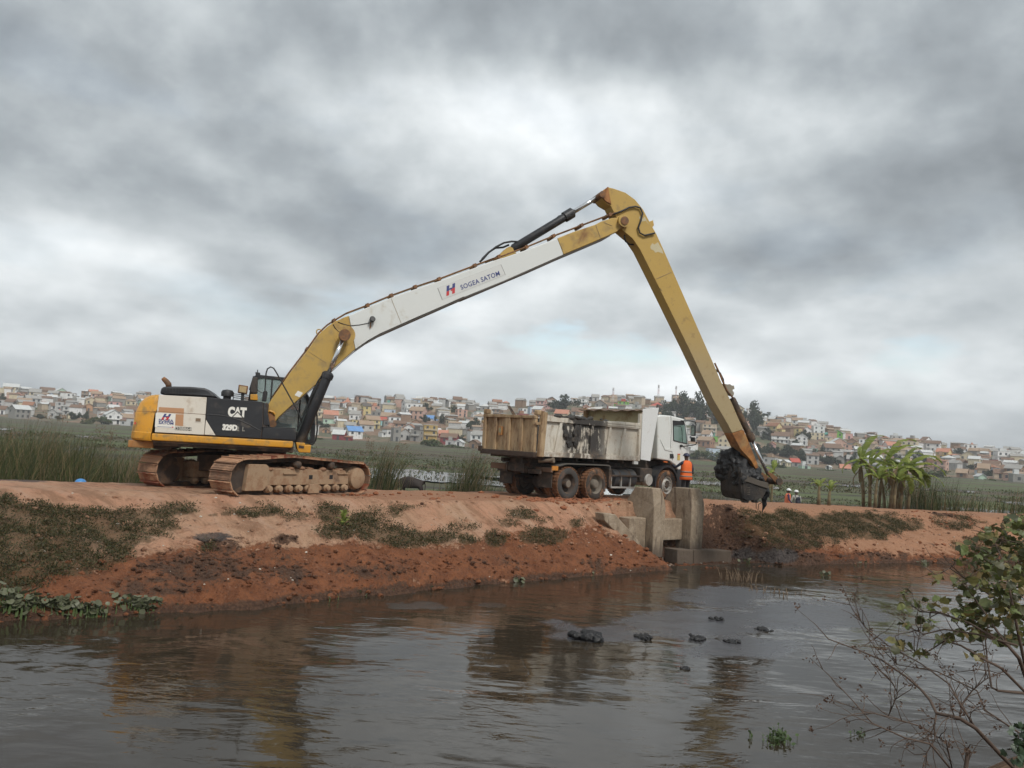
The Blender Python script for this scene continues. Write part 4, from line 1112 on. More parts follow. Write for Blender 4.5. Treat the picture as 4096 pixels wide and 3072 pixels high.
MB().tube([(x, 0, z) for x, z in E(q3, [(920, 470), (960, 425), (1000, 408)], 0)], .02, 6).build('cylinder_line', black_r, sc_)
# -- stick
SY = .27
SF = [q3(1372, 196), q3(1430, 150), q3(1468, 124), q3(1535, 140), q3(1650, 180), q3(1750, 252), q3(1832, 352), q3(1905, 490), q3(1972, 610), q3(2040, 760), q4(415, 0), q4(470, 122), q4(550, 312), q4(650, 512), q4(705, 640), q4(765, 775)]
SB = [q4(655, 810), q4(610, 722), q4(470, 482), q4(350, 232), q4(240, 0), q3(1960, 1085), q3(1800, 765), q3(1725, 655), q3(1612, 560), q3(1560, 440), q3(1500, 320), q3(1445, 290)]
stk = MB().prism([EX.at(*p, -SY) for p in SF + SB], -SY, SY).build('stick', stick_m, exc, bevel=.015)
SE = [q4(766, 777), q4(830, 925), q4(900, 1100), q4(915, 1150), q4(885, 1160), q4(840, 1080), q4(735, 965), q4(656, 812)]
MB().prism([EX.at(*p, -SY) for p in SE], -SY, SY).build('stick_lower_end', ochre_l, stk, bevel=.015)
lug = [q3(1372, 196), q3(1466, 124), q3(1478, 200), q3(1500, 310), q3(1440, 275)]
for y0, y1 in ((-.34, -.28), (.28, .34)): MB().prism([EX.at(*p, -SY) for p in lug], y0, y1).build('stick_lug', ochre_l, stk, bevel=.01)
pin(q3, 1412, 200, .10, rust_b, 'pin', -.38, .38, stk)
MB().prism([EX.at(*p, -SY) for p in (q3(1905, 470), q3(1965, 448), q3(1975, 500), q3(1945, 540))], -.06, .06).build('hose_bracket', yellow_arm, stk, bevel=.01)
for p0, p1 in ((q3(1965, 1070), q3(2125, 1000)), (q3(2005, 1165), q3(2025, 1190))):
    a, c = EX.at(*p0, -SY), EX.at(*p1, -SY); MB().tube([(a[0], -SY - .003, a[1]), (c[0], -SY - .003, c[1])], .009, 5).build('weld_seam', MATS['seam'], stk)
hl = [EX.at(*q3(*p), -SY) for p in ((1520, 410), (1600, 378), (1680, 340), (1745, 328), (1795, 342), (1820, 400), (1800, 480), (1775, 545), (1790, 600), (1840, 626), (1900, 612), (1945, 602))]
MB().tube([(x, -SY - .06, z) for x, z in hl], .028, 8).build('hose', black_r, stk, smooth=True)
hl = [EX.at(*q3(*p), 0) for p in ((1640, 600), (1625, 640), (1640, 690), (1680, 720), (1722, 722))]
MB().tube([(x, -.1, z) for x, z in hl], .028, 8).build('hose', black_r, stk, smooth=True)
pch = [EX.at(*q3(*p), -SY) for p in ((1905, 740), (1925, 702), (1950, 715), (1985, 690), (2000, 720), (2030, 770), (2040, 810), (1985, 790), (1960, 800), (1940, 775), (1915, 765))]
MB().prism(pch, -SY - .003, -SY + .005).build('bare_paint_patch', M('chalky primer', (.52, .46, .30), .8, var=.1), stk)
pch = [EX.at(*q3(*p), -SY) for p in ((1790, 440), (1800, 420), (1815, 460), (1850, 430), (1880, 490), (1925, 560), (1900, 520), (1860, 470), (1815, 480))]
MB().prism(pch, -SY - .003, -SY + .005).build('bare_paint_patch', MATS['chalky primer'], stk)
rp = [EX.at(*q4(*p), 0) for p in ((470, 130), (520, 235), (545, 300), (590, 400), (650, 470))]
MB().tube([(x, -.1, z) for x, z in rp], .03, 8).build('hydraulic_pipe', rust_b, stk, smooth=True)
rp = [EX.at(*q4(*p), 0) for p in ((500, 190), (545, 225), (575, 285), (583, 345))]
MB().tube([(x, .05, z) for x, z in rp], .03, 8).build('hose', black_r, stk, smooth=True)
bk = [EX.at(*q4(*p), 0) for p in ((560, 330), (595, 338), (615, 334), (640, 350), (655, 348), (662, 380), (640, 392), (658, 420), (650, 450), (620, 440))]
MB().prism(bk, -.12, .12).build('cylinder_bracket', M('dusty grey bracket', (.25, .22, .17), .8, var=.2), stk, bevel=.01)
# bucket cylinder and linkage
a0, a1, a2 = EX.at(*q4(655, 470), 0), EX.at(*q4(846, 885), 0), EX.at(*q6(1310, 825), 0)
A0, A2 = Vector((a0[0], 0, a0[1])), Vector((a2[0], 0, a2[1])); d = A2 - A0; L_ = d.length; d.normalize(); LB = math.dist(a0, a1)
bc = smooth_by_angle(MB().lathe([(0, .08), (.05, .10), (LB - .25, .10), (LB - .25, .135), (LB, .13), (LB + .03, .08)], A0, d, 20).build('bucket_cylinder', dark_m, exc))
MB().lathe([(LB, .055), (L_, .055)], A0, d, 16).build('piston_rod', chrome, bc, smooth=True)
lk = E(q6, [(1195, 745), (1290, 790), (1400, 870), (1450, 920), (1440, 1000), (1380, 1010), (1290, 900), (1200, 800)], 0)
for y0, y1 in ((-.30, -.24), (.24, .30)): MB().prism(lk, y0, y1).build('bucket_link', M('muddy orange link', (.16, .075, .03), .7, var=.4, vs=6), exc, bevel=.01)
x, z = EX.at(*q6(1420, 955), 0); smooth_by_angle(MB().lathe([(-.36, .11), (.36, .11)], (x, 0, z), (0, 1, 0), 18).build('link_pin', dark_m, exc))
# bucket
wetmud = M('wet black mud', (.010, .0098, .0105), .42, var=.5, vs=4, dirt=((.030, .029, .029), .3, 3), bump=(16, 1.0), spec=.4)
bkt_m = M('mud coated bucket steel', (.022, .018, .015), .6, var=.5, vs=4, dirt=((.055, .042, .032), .4, 3), dirt2=((.010, .009, .009), .35, 2), bump=(16, .8))
prof = E(q6, [(1285, 985), (1292, 1115), (1252, 1195), (1190, 1300), (1060, 1352), (860, 1356), (785, 1310), (748, 1190), (738, 980), (740, 765)], -.62)
bkt = MB()
inn = shrink(prof, .955)
n_ = len(prof)
bw_ = .62
bkt.add([(x, -bw_, z) for x, z in prof] + [(x, bw_, z) for x, z in prof] + [(x, -bw_, z) for x, z in inn] + [(x, bw_, z) for x, z in inn],
        [(i, i + 1, n_ + i + 1, n_ + i) for i in range(n_ - 1)] + [(2 * n_ + i + 1, 2 * n_ + i, 3 * n_ + i, 3 * n_ + i + 1) for i in range(n_ - 1)] + [(0, n_, 3 * n_, 2 * n_), (n_ - 1, 3 * n_ - 1, 4 * n_ - 1, 2 * n_ - 1)])
bko = bkt.build('bucket', bkt_m, exc, bevel=.0)
side = E(q6, [(736, 760), (850, 832), (1080, 932), (1284, 984), (1291, 1114), (1250, 1195), (1188, 1300), (1058, 1352), (858, 1356), (780, 1310), (744, 1190), (734, 980)], -.63)
for y0, y1 in ((-.645, -.61), (.61, .645)): MB().prism(side, y0, y1).build('side_plate', bkt_m, bko, bevel=.008)
stp = E(q6, [(745, 860), (850, 835), (1080, 935), (1284, 988), (1288, 1112), (1120, 1062), (900, 985), (752, 950)], -.6)
MB().prism(stp, -.685, -.645).build('side_cutter', M('worn bucket edge', (.085, .07, .055), .5, var=.3, vs=4), bko, bevel=.01)
stp = E(q6, [(762, 785), (790, 800), (800, 1260), (770, 1260)], -.6); MB().prism(stp, -.665, -.645).build('stiffener', bkt_m, bko, bevel=.006)
wr = [EX.at(*q6(905, y), -.65) for y in (1090, 1125, 1160, 1195, 1235)]
for i, (x, z) in enumerate(wr): MB().box(x - .05, x + .05, -.66, -.645, z - .012, z + .012).build('wear_bar', MATS['worn bucket edge'], bko)
for k in range(5):
    x, z = EX.at(*q6(740, 770), -.62); y = -.5 + k * .25
    MB().prism([(x - .03, z - .05), (x + .05, z - .05), (x + .0, z + .15), (x - .04, z + .16)], y - .05, y + .05).build('tooth', bkt_m, bko, bevel=.01)
x, z = EX.at(*q6(785, 1345), .1); MB().prism([(x - .11, z + .06), (x + .11, z + .06), (x + .03, z - .06), (x - .03, z - .06)], .05, .15).build('lifting_eye', bkt_m, bko, bevel=.01)
for xq in (840, 1040):
    x, z = EX.at(*q6(xq, 1370), -.2); MB().box(x - .11, x + .08, -.28, -.12, z - .05, z + .05).build('wear_block', M('grey wear block', (.12, .115, .105), .8), bko, bevel=.02)
# load of dredged mud heaped in the bucket
lumps = []
rnd = random.Random(21)
for (qx, qy, r, yc) in ((540, 360, .17, .25), (500, 330, .11, .30), (620, 400, .20, .20), (440, 450, .20, .40), (540, 480, .24, .30), (680, 500, .24, .15), (360, 560, .20, .48), (460, 600, .26, .40), (580, 620, .28, .25), (720, 620, .26, .05), (310, 690, .17, .55), (400, 720, .24, .48), (520, 760, .28, .35), (650, 740, .28, .12), (780, 720, .22, -.10), (300, 780, .12, .58), (350, 850, .17, .55), (450, 870, .20, .45), (560, 880, .22, .25),
                         (670, 860, .22, 0), (420, 950, .13, .50), (500, 960, .13, .38), (600, 950, .13, .18), (690, 930, .13, -.1), (830, 790, .18, -.25), (900, 820, .17, -.32), (980, 860, .15, -.36), (880, 700, .15, -.05), (960, 740, .15, -.05), (1060, 800, .14, -.10), (1140, 860, .12, -.15), (1070, 890, .13, -.38), (1170, 930, .11, -.36), (830, 620, .14, 0.05), (760, 560, .17, .1), (1080, 700, .09, 0), (1120, 760, .09, 0), (780, 850, .20, -.35), (270, 720, .07, .6), (720, 820, .24, -.3), (760, 900, .12, -.58), (800, 850, .11, -.58), (880, 870, .10, -.58), (760, 980, .09, -.60), (700, 1000, .11, -.45), (640, 1010, .10, -.2), (820, 940, .07, -.62)):
    x, z = EX.at(*q6(qx, qy), yc)
    lumps.append(((x, yc, z), r, (1, 1.25, 1)))
load = put('mud_load', remesh_blob('mud_load', lumps, .035, wetmud, 2, .085, 4.2, 8))
load.location = EX.o; load.rotation_euler = (0, 0, EX.yaw)
tag(load, 'heap of wet black mud filling the excavator bucket', 'mud')
x, z = EX.at(*q6(1255, 1150), -.4)
dl = [((x + .02 * math.sin(k), -.42 + .01 * k, z - .058 * k), .125 - .0085 * k, (1, 1, 1.5)) for k in range(13)]
drp = put('mud_drip', remesh_blob('mud_drip', dl, .02, wetmud, 3, .03, 7.0)); drp.location = EX.o; drp.rotation_euler = (0, 0, EX.yaw)
tag(drp, 'long dark clump of mud hanging from the bucket edge', 'mud')
b = MB()
for P_ in (((1062, 1370), (1060, 1450), (1062, 1530)), ((1205, 1370), (1160, 1410), (1110, 1440), (1100, 1550))):
    b.tube([(x, -.3, z) for x, z in E(q6, P_, -.3)], .012, 5)
b.build('hanging_root', M('dark root', (.05, .03, .02), .9), bko)['kind'] = 'stuff'
# lettering and stickers on the side
x, z = EX.at(*q1(955, 528), NY); text_on_side('CAT', .46, dec_w, exc, x, NY - .004, z, 0, extrude=.003, bold=.032, wh=(.46, .265))
tri = E(q1, [(916, 570), (958, 528), (1000, 574)], NY); MB().prism(tri, NY - .009, NY - .006).build('triangle_mark', dec_w, exc)
tri = E(q1, [(906, 572), (958, 520), (1012, 578), (1000, 576), (958, 532), (918, 571)], NY); MB().prism(tri, NY - .011, NY - .006).build('triangle_outline', black_p, exc)
x, z = EX.at(*q1(893, 660), NY); text_on_side('329D', .28, dec_w, exc, x, NY - .004, z, 0, extrude=.003, bold=.02, wh=(.37, .165))
x, z = EX.at(*q1(985, 671), NY); text_on_side('2  L', .22, M('decal dull', (.25, .24, .21), .6), exc, x, NY - .004, z, 0, extrude=.003, bold=.008, wh=(.20, .115))
for pts_ in ([(288, 485), (502, 497), (500, 545), (286, 528)], [(432, 546), (499, 548), (494, 648), (426, 642)]): MB().prism(E(q1, pts_, NY), NY - .003, NY).build('sticker', dec_tan, exc)
MB().prism(E(q1, [(262, 534), (430, 544), (424, 668), (254, 655)], NY), NY - .004, NY).build('sticker', dec_w, exc)
x, z = EX.at(*q1(350, 600), NY); text_on_side('SOGEA', .135, dec_blue, exc, x, NY - .007, z, 0, extrude=.001, bold=.004, wh=(.35, .068))
x, z = EX.at(*q1(350, 622), NY); text_on_side('SATOM', .135, dec_blue, exc, x, NY - .007, z, 0, extrude=.001, bold=.004, wh=(.35, .068))
x, z = EX.at(*q1(350, 570), NY); emblem(x, z, .16, 0, NY - .005, exc)
MB().prism(E(q1, [(275, 649), (395, 656), (395, 659), (275, 652)], NY), NY - .006, NY).build('sticker_line', dec_blue, exc)
MB().prism(E(q1, [(398, 652), (412, 653), (412, 662), (398, 661)], NY), NY - .006, NY).build('sticker_mark', dec_red, exc)
MB().prism(E(q1, [(424, 652), (566, 659), (565, 688), (423, 681)], NY), NY - .003, NY).build('number_plate', M('plate black', (.05, .05, .05), .6), exc)
x, z = EX.at(*q1(495, 670), NY); text_on_side('D38864', .15, M('plate grey', (.45, .43, .38), .6), exc, x, NY - .004, z, 0, extrude=.001, bold=.006, wh=(.40, .085))
dh = MB().prism(E(q1, [(594, 570), (655, 572), (653, 617), (592, 615)], NY), NY - .006, NY).build('door_latch', white_d, exc)
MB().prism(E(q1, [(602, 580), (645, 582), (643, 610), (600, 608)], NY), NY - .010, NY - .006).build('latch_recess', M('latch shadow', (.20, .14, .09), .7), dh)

# ------------------------------------------------------------------ tipper truck
q2 = lambda x, y: (1860 + x / 2.127, 1540 + y / 2.127)
TR = Frame((2.03, 27.7, -.03), 44)
def T(pts, y, q=q2): return [(lambda p: (p[0], p[1] - TR.o[2]))(TR.at(*q(*p), y)) for p in pts]
truck = empty('tipper_truck', TR.o, TR.yaw, 'white tipper truck with a muddy dented steel bed parked on the road', 'truck')
def bed_paint():
    mt, nt, bs = new_mat('muddy bed paint'); b = NB(nt); co = b.co('Object')
    st = b.co('Object', (1.7, 1.7, .6))
    n1_, n2_, n3_ = b.noise(co, 1.2, 6, .6), b.noise(st, 2.4, 7, .65, .3), b.noise(co, 7, 5, .65)
    c = b.mix(b.step(n1_, .35, .65), (.60, .57, .50), (.52, .47, .39))
    c = b.mix(b.math('MULTIPLY', b.step(n2_, .52, .70), .7), c, (.30, .24, .17))
    c = b.mix(b.math('MULTIPLY', b.step(n3_, .58, .7), .55), c, (.30, .15, .075))
    sx = b.n('ShaderNodeSeparateXYZ'); b.l(b.tc.outputs['Object'], sx.inputs[0])
    # black dredging mud that ran down the side where the bucket tips
    m0 = b.math('MULTIPLY', b.step(sx.outputs[0], -.75, .05), b.math('SUBTRACT', 1.0, b.step(sx.outputs[0], 1.35, 2.3)))
    m1 = b.step(b.math('ADD', b.math('ADD', b.math('MULTIPLY', b.noise(st, 1.7, 6, .65, .5), 1.0), b.math('MULTIPLY', n3_, .25)), b.math('MULTIPLY', m0, .28)), .78, .90)
    c = b.mix(b.math('MULTIPLY', m1, m0), c, (.045, .040, .036))
    lowdirt = b.math('MULTIPLY', b.math('SUBTRACT', 1.0, b.step(sx.outputs[2], 1.42, 1.75)), b.step(n3_, .4, .6))
    c = b.mix(b.math('MULTIPLY', lowdirt, .5), c, (.22, .16, .11))
    b.l(c, bs.inputs['Base Color']); bs.inputs['Roughness'].default_value = .7
    b.l(b.bump(n3_, .25, .03), bs.inputs['Normal'])
    return mt
bed_m = bed_paint()
gate_m = M('tailgate paint', (.40, .285, .165), .75, var=.2, vs=2, dirt=((.22, .135, .07), .36, 2.4), dirt2=((.12, .065, .04), .16, 5), streak=True, bump=(14, .2))
cab_w = M('cab white', (.66, .67, .64), .35, var=.03, vs=1, dirt=((.48, .42, .34), .12, 2.5), coat=.3)
chass = M('chassis grime', (.042, .034, .028), .85, var=.4, vs=4, dirt=((.10, .07, .05), .35, 5))
tyre_m = M('muddy tyre', (.045, .036, .030), .9, var=.3, vs=5, dirt=((.27, .135, .065), .34, 3), bump=(30, .3))
tyre_d = M('dark tyre', (.05, .047, .044), .9, var=.25, vs=5, dirt=((.16, .085, .05), .22, 3), bump=(30, .3))
tread_m = M('tread packed with red mud', (.24, .115, .055), .9, var=.35, vs=5, dirt=((.09, .05, .035), .3, 6), bump=(25, .4))
hub_m = M('dusty hub', (.17, .145, .115), .8, var=.3, vs=8)
galv = M('dull steel', (.42, .41, .38), .5, .3, var=.15, vs=4, dirt=((.25, .18, .12), .25, 4))

def wheel(x, y, out, r=.53, w=.30, side=tyre_m, rim='dish', zc=.53):
    """out: -1 faces the camera side, +1 the far side"""
    t = MB(); n = 40
    prof = [(-w / 2 + .02, r * .60), (-w / 2, r * .70), (-w / 2 + .005, r * .88), (-w / 2 + .035, r * .965), (-w / 2 + .07, r), (w / 2 - .07, r), (w / 2 - .035, r * .965), (w / 2 - .005, r * .88), (w / 2, r * .70), (w / 2 - .02, r * .60)]
    t.lathe([(d, q_) for d, q_ in prof], (x, y, zc), (0, out, 0), n, cap=False)
    for i in range(len(t.f)): t.mi[i] = 1 if (i // n) in (3, 4, 5) else 0
    for k in range(30):                       # tread blocks
        a = 2 * math.pi * k / 30
        for sgn in (-1, 1):
            c = Vector((x + math.cos(a) * (r + .004), y + sgn * w * .24, zc + math.sin(a) * (r + .004)))
            R_ = Matrix.Rotation(-a + math.pi / 2, 3, 'Y')
            t.cur = 1; t.obox(c, .072, w * .38, .022, Matrix.Rotation(-a - math.pi / 2, 3, 'Y'))
    wo = smooth_by_angle(t.build('wheel', [side, tread_m], truck), 35)
    rm = MB()
    if rim == 'dish':
        rm.lathe([(-w / 2 + .02, r * .61), (w / 2 - .03, r * .61), (w / 2 - .05, r * .56), (w / 2 - .16, r * .50), (w / 2 - .19, r * .30), (w / 2 - .06, r * .29), (w / 2 - .02, r * .25), (w / 2 - .015, .01)], (x, y, zc), (0, out, 0), 32, cap=False)
        smooth_by_angle(rm.build('rim', [hub_m if side is tyre_m else dark_m], wo))
        smooth_by_angle(MB().lathe([(w / 2 - .19, r * .27), (w / 2 - .05, r * .26), (w / 2 - .01, r * .20), (w / 2 - .005, .01)], (x, y, zc), (0, out, 0), 20).build('hub', hub_m, wo))
    else:
        rm.lathe([(-w / 2 + .02, r * .61), (w / 2 - .02, r * .61), (w / 2 - .03, r * .55), (w / 2 - .10, r * .50), (w / 2 - .06, r * .42), (w / 2 - .02, r * .37), (w / 2 - .02, r * .30), (w / 2 - .12, r * .26), (w / 2 - .12, .01)], (x, y, zc), (0, out, 0), 32, cap=False)
        smooth_by_angle(rm.build('rim', galv, wo))
        for k in range(10):
            a = 2 * math.pi * k / 10
            MB().lathe([(0, .022), (.03, .022), (.045, .01)], (x + r * .335 * math.cos(a), y + out * (w / 2 - .025), zc + r * .335 * math.sin(a)), (0, out, 0), 6).build('wheel_nut', galv, wo)
        for k in range(8):
            a = 2 * math.pi * (k + .5) / 8
            MB().lathe([(0, .03), (.006, .03)], (x + r * .46 * math.cos(a), y + out * (w / 2 - .082), zc + r * .46 * math.sin(a)), (0, out, 0), 10).build('rim_hole', black_r, wo)
        MB().lathe([(w / 2 - .12, r * .2), (w / 2 - .02, r * .19), (w / 2, r * .12)], (x, y, zc), (0, out, 0), 16).build('hub', dark_m, wo)
    return wo
for x, sd in ((0.0, tyre_d), (1.385, tyre_m)):
    wheel(x, .15, -1, side=sd); wheel(x, .50, -1, w=.29)
    wheel(x, 2.40, 1); wheel(x, 2.05, 1, w=.29)
    MB().lathe([(0, .09), (1.6, .09)], (x, .5, .53), (0, 1, 0), 14).build('axle', chass, truck)
    smooth_by_angle(MB().lathe([(-.25, .1), (-.15, .24), (.15, .24), (.25, .1)], (x, 1.27, .53), (0, 1, 0), 20).build('differential', chass, truck))
wheel(5.43, .16, -1, rim='steer'); wheel(5.43, 2.38, 1, rim='steer')
MB().lathe([(0, .07), (2.0, .07)], (5.43, .28, .5), (0, 1, 0), 12).build('axle', chass, truck)
for y in (.85, 1.62): MB().box(-1.25, 6.2, y, y + .08, .80, 1.10).build('chassis_rail', chass, truck)
for x in (-1.2, -.4, .7, 2.2, 3.4, 4.4): MB().box(x, x + .09, .93, 1.62, .84, 1.06).build('cross_member', chass, truck)
for x in (-.65, .25): MB().box(x, x + .9, .70, .84, .60, .70).build('leaf_spring', chass, truck); MB().box(x, x + .9, 1.72, 1.84, .60, .70).build('leaf_spring', chass, truck)
# bed
BZ0, BZ1, BX0, BX1 = 1.39, 2.70, -1.45, 3.62
MB().box(BX0, BX1, .06, 2.52, BZ0, BZ0 + .10).build('bed_floor', bed_m, truck)
for x in (-1.2, -.4, .4, 1.2, 2.0, 2.8, 3.4): MB().box(x, x + .1, .1, 2.5, BZ0 - .13, BZ0 - .003).build('bed_bearer', chass, truck)
for y in (.80, 1.66): MB().box(-1.4, 3.6, y, y + .12, BZ0 - .26, BZ0 - .135).build('subframe_rail', chass, truck)
for sgn, y0, y1 in ((-1, .05, .09), (1, 2.49, 2.53)):
    w_ = MB()
    w_.box(BX0, BX1, y0, y1, BZ0 + .1, BZ1 - .04)
    side_o = w_.build('bed_side', bed_m, truck)
    yo = 0.0 if sgn < 0 else 2.53; yi = .05 if sgn < 0 else 2.58
    lo, hi = (yo, y0) if sgn < 0 else (y1, yi)
    MB().box(BX0 + .02, BX1, lo - .03, hi, BZ0 - .02, BZ0 + .14).build('bottom_rail', bed_m, side_o, bevel=.01)
    MB().prism([(BX0, BZ1 - .22), (BX1, BZ1 - .22), (BX1, BZ1), (2.4, BZ1 - .01), (1.2, BZ1 - .05), (.3, BZ1 - .04), (-.6, BZ1 - .07), (BX0, BZ1 - .02)], lo - .04, hi + .02).build('top_rail', bed_m, side_o, bevel=.01)
    if sgn < 0:
        for z in (BZ1 - .10, BZ1 - .17): MB().box(1.7, BX1, lo - .06, lo - .042, z, z + .025).build('trim_strip', bed_m, side_o)
    ribs = T([(792, 480), (970, 480), (1075, 480), (1222, 480), (1345, 480)], 0)
    for i, (x, z) in enumerate(ribs):
        lean = (.10, .02, 0, .07, .08)[i]
        w2 = .055
        MB().prism([(x - w2 - lean, BZ0 + .141), (x + w2 - lean, BZ0 + .141), (x + w2 + lean, BZ1 - .221), (x - w2 + lean, BZ1 - .221)], lo - .02, hi).build('rib', bed_m, side_o, bevel=.008)
    MB().prism([(BX0 - .06, BZ0 - .03), (BX0 + .15, BZ0 - .03), (BX0 + .22, BZ1 + .05), (BX0 - .0, BZ1 + .09)], lo - .06, hi + .02).build('corner_post', gate_m if sgn < 0 else bed_m, side_o, bevel=.012)
    for x in (BX1 - .12,): MB().box(x, x + .12, lo - .05, hi, BZ0 - .02, BZ1 + .34 if sgn < 0 else BZ1 + .3).build('corner_post', bed_m, side_o, bevel=.01)
# tailgate
tg = MB().box(BX0 - .10, BX0 - .06, .10, 2.50, BZ0 + .10, BZ1 - .09).build('tailgate', gate_m, truck)
for y, w2 in ((.16, .07), (.72, .06), (1.28, .055), (1.40, .055), (1.92, .06), (2.44, .07)):
    MB().prism([(BX0 - .17, BZ0 + .10), (BX0 - .101, BZ0 + .10), (BX0 - .101, BZ1 - .16), (BX0 - .17, BZ1 - .16)], y - w2, y + w2).build('rib', gate_m, tg, bevel=.01)
MB().box(BX0 - .18, BX0 - .05, .08, 2.52, BZ1 - .16, BZ1 - .06).build('top_beam', gate_m, tg, bevel=.012)
MB().box(BX0 - .20, BX0 - .04, .06, 2.54, BZ0 - .06, BZ0 + .10).build('bottom_beam', M('beam caked with dark mud', (.055, .036, .026), .85, var=.4, vs=5, bump=(14, .7)), tg, bevel=.015)
MB().box(BX0 - .24, BX0 - .06, 2.46, 2.62, BZ0 + .02, BZ0 + .20).build('latch', dark_m, tg, bevel=.02)
for y in (.02, 2.47): MB().box(BX0 - .20, BX0 + .0, y, y + .11, BZ1 - .36, BZ1 - .27).build('hinge_block', gate_m, tg, bevel=.015)
for y in (.03, 2.38): MB().box(BX0 - .16, BX0 + .05, y, y + .16, BZ1 - .05, BZ1 + .11).build('hinge_block', gate_m, tg, bevel=.03)
MB().box(BX0 - .175, BX0 - .17 + .062, 1.60, 1.74, BZ0 + .58, BZ0 + .86).build('warning_sticker', M('sticker orange brown', (.42, .20, .07), .6), tg)
MB().box(BX0 - .179, BX0 - .174, 1.615, 1.725, BZ0 + .66, BZ0 + .82).build('sticker_picture', M('sticker picture', (.30, .27, .16), .6, var=.9, vs=14), tg)
p0 = T([(430, 214)], 1.0)[0]
MB().hexa([(BX0 + .05, 1.32, BZ1 - .12), (BX0 + .10, 1.20, BZ1 - .12), (BX0 + .14, 1.24, BZ1 - .10), (BX0 + .09, 1.36, BZ1 - .10), (BX0 + .05, 1.60, BZ1 + .22), (BX0 + .1, 1.56, BZ1 + .24), (BX0 + .14, 1.60, BZ1 + .25), (BX0 + .09, 1.66, BZ1 + .23)]).build('broken_plank', dark_m, truck)
# bulkhead and bent lip of the rock guard
bh = MB().box(BX1 + .002, BX1 + .06, .02, 2.56, BZ0, 3.14).build('bulkhead', M('bulkhead paint', (.36, .30, .17), .75, var=.18, vs=3, dirt=((.20, .13, .06), .3, 3)), truck)
MB().lathe([(0, .09), (1.7, .09)], (BX1 - .10, 2.50, BZ0 + .1), (0, 0, 1), 12).build('corner_tube', M('rusty tube', (.26, .16, .08), .8, var=.4, vs=5), bh)
lip = MB(); nn = 26
for i in range(nn + 1):
    y = -.06 + 2.70 * i / nn; wv_ = .022 * math.sin(i * 1.25) + .015 * math.sin(i * .5)
    lip.v += [(BX1 + .10, y, 3.10 + wv_ * .3), (BX1 - .10, y, 3.16 + wv_ * .5), (BX1 - .36, y, 3.10 + wv_), (BX1 - .36, y, 3.12 + wv_), (BX1 - .10, y, 3.185 + wv_ * .5), (BX1 + .10, y, 3.13 + wv_ * .3)]
for i in range(nn):
    for j in range(6): lip.f.append((i * 6 + j, i * 6 + (j + 1) % 6, i * 6 + 6 + (j + 1) % 6, i * 6 + 6 + j)); lip.mi.append(0)
lip.f += [(5, 4, 3, 2, 1, 0), tuple(nn * 6 + k for k in range(6))]; lip.mi += [0, 0]
lip.build('rock_guard', M('brown sheet steel', (.13, .085, .055), .75, var=.3, vs=3), truck)
wing = T([(1500, 212), (1636, 200), (1562, 654), (1480, 640), (1490, 420)], 0)
MB().prism(wing, -.075, -.052).build('wing_plate', M('white sheet', (.68, .69, .68), .5, var=.03, vs=1.2, dirt=((.5, .45, .38), .1, 3)), truck, bevel=.008)
MB().prism(wing, 2.56, 2.59).build('wing_plate', MATS['white sheet'], truck, bevel=.008)
MB().box(BX1 - .3, BX1 - .06, -.02, .06, BZ0 - .14, BZ0 - .03).build('bracket', cab_w, truck)
# black mud spilled over the near rim
lumps = []; rnd = random.Random(8)
for k in range(38):
    x = rnd.uniform(-.75, 1.05) if k % 3 else rnd.uniform(-.9, 1.9)
    lumps.append(((x, rnd.uniform(-.03, .10), BZ1 - .03 + rnd.uniform(-.03, .05)), rnd.uniform(.05, .10), (1.8, .8, .7)))
for k in range(22):
    x = rnd.uniform(-.45, .35); lumps.append(((x + .1 * k / 22, rnd.uniform(-.005, .02), BZ1 - .15 - .75 * rnd.random()), rnd.uniform(.05, .12), (1.2, .28, 1.5)))
put('mud_crust', remesh_blob('mud_crust', lumps, .025, M('drying black mud', (.028, .025, .023), .6, var=.4, vs=6, dirt=((.09, .075, .06), .3, 4), bump=(18, .6)), 4, .02, 6.0, 3), truck)
# cab
c_out = T([(1640, 268), (1690, 262), (1760, 268), (1868, 296), (1884, 330), (1898, 430), (1908, 560), (1914, 640), (1912, 720), (1815, 735), (1790, 690), (1740, 655), (1640, 640)], .05)
cabT = MB().prism(c_out, .05, 2.47).build('cab', cab_w, truck, bevel=.06)
win = T([(1768, 308), (1862, 316), (1872, 350), (1890, 510), (1850, 500), (1772, 480)], .04)
frame_ring('window_frame', win, shrink(win, .93), .028, .055, black_r, cabT)
MB().prism(shrink(win, .935), .034, .05).build('window', glass('truck glass', (.16, .24, .21), .04, .93), cabT)
w2 = T([(1772, 352), (1838, 356), (1846, 400), (1850, 500), (1774, 480)], .03)
frame_ring('window_seal', w2, shrink(w2, .94), .022, .034, black_r, cabT)
MB().prism(T([(1770, 310), (1862, 318), (1868, 345), (1772, 350)], .03), .024, .036).build('sun_visor', black_r, cabT)
seam = T([(1752, 270), (1756, 400), (1748, 545), (1762, 575), (1764, 650)], .045); MB().tube([(x, .048, z) for x, z in seam], .008, 5).build('door_seam', black_r, cabT)
MB().prism(T([(1660, 470), (1700, 545), (1762, 548), (1762, 575), (1700, 560)], .04), .03, .052).build('body_crease', cab_w, cabT, bevel=.006)
MB().prism(T([(1744, 592), (1770, 594), (1774, 630), (1744, 628)], .04), .02, .052).build('air_intake', black_r, cabT, bevel=.006)
MB().prism(T([(1808, 592), (1830, 592), (1828, 648), (1806, 646)], .04), .038, .046).build('warning_sticker', M('yellow red sticker', (.50, .36, .10), .5, var=.8, vs=10), cabT)
MB().prism(T([(1808, 592), (1830, 592), (1830, 600), (1808, 600)], .04), .034, .04).build('sticker_red', dec_red, cabT)
MB().box(6.70, 6.78, .15, 2.35, 1.0, 1.35).build('bumper', cab_w, truck, bevel=.03)
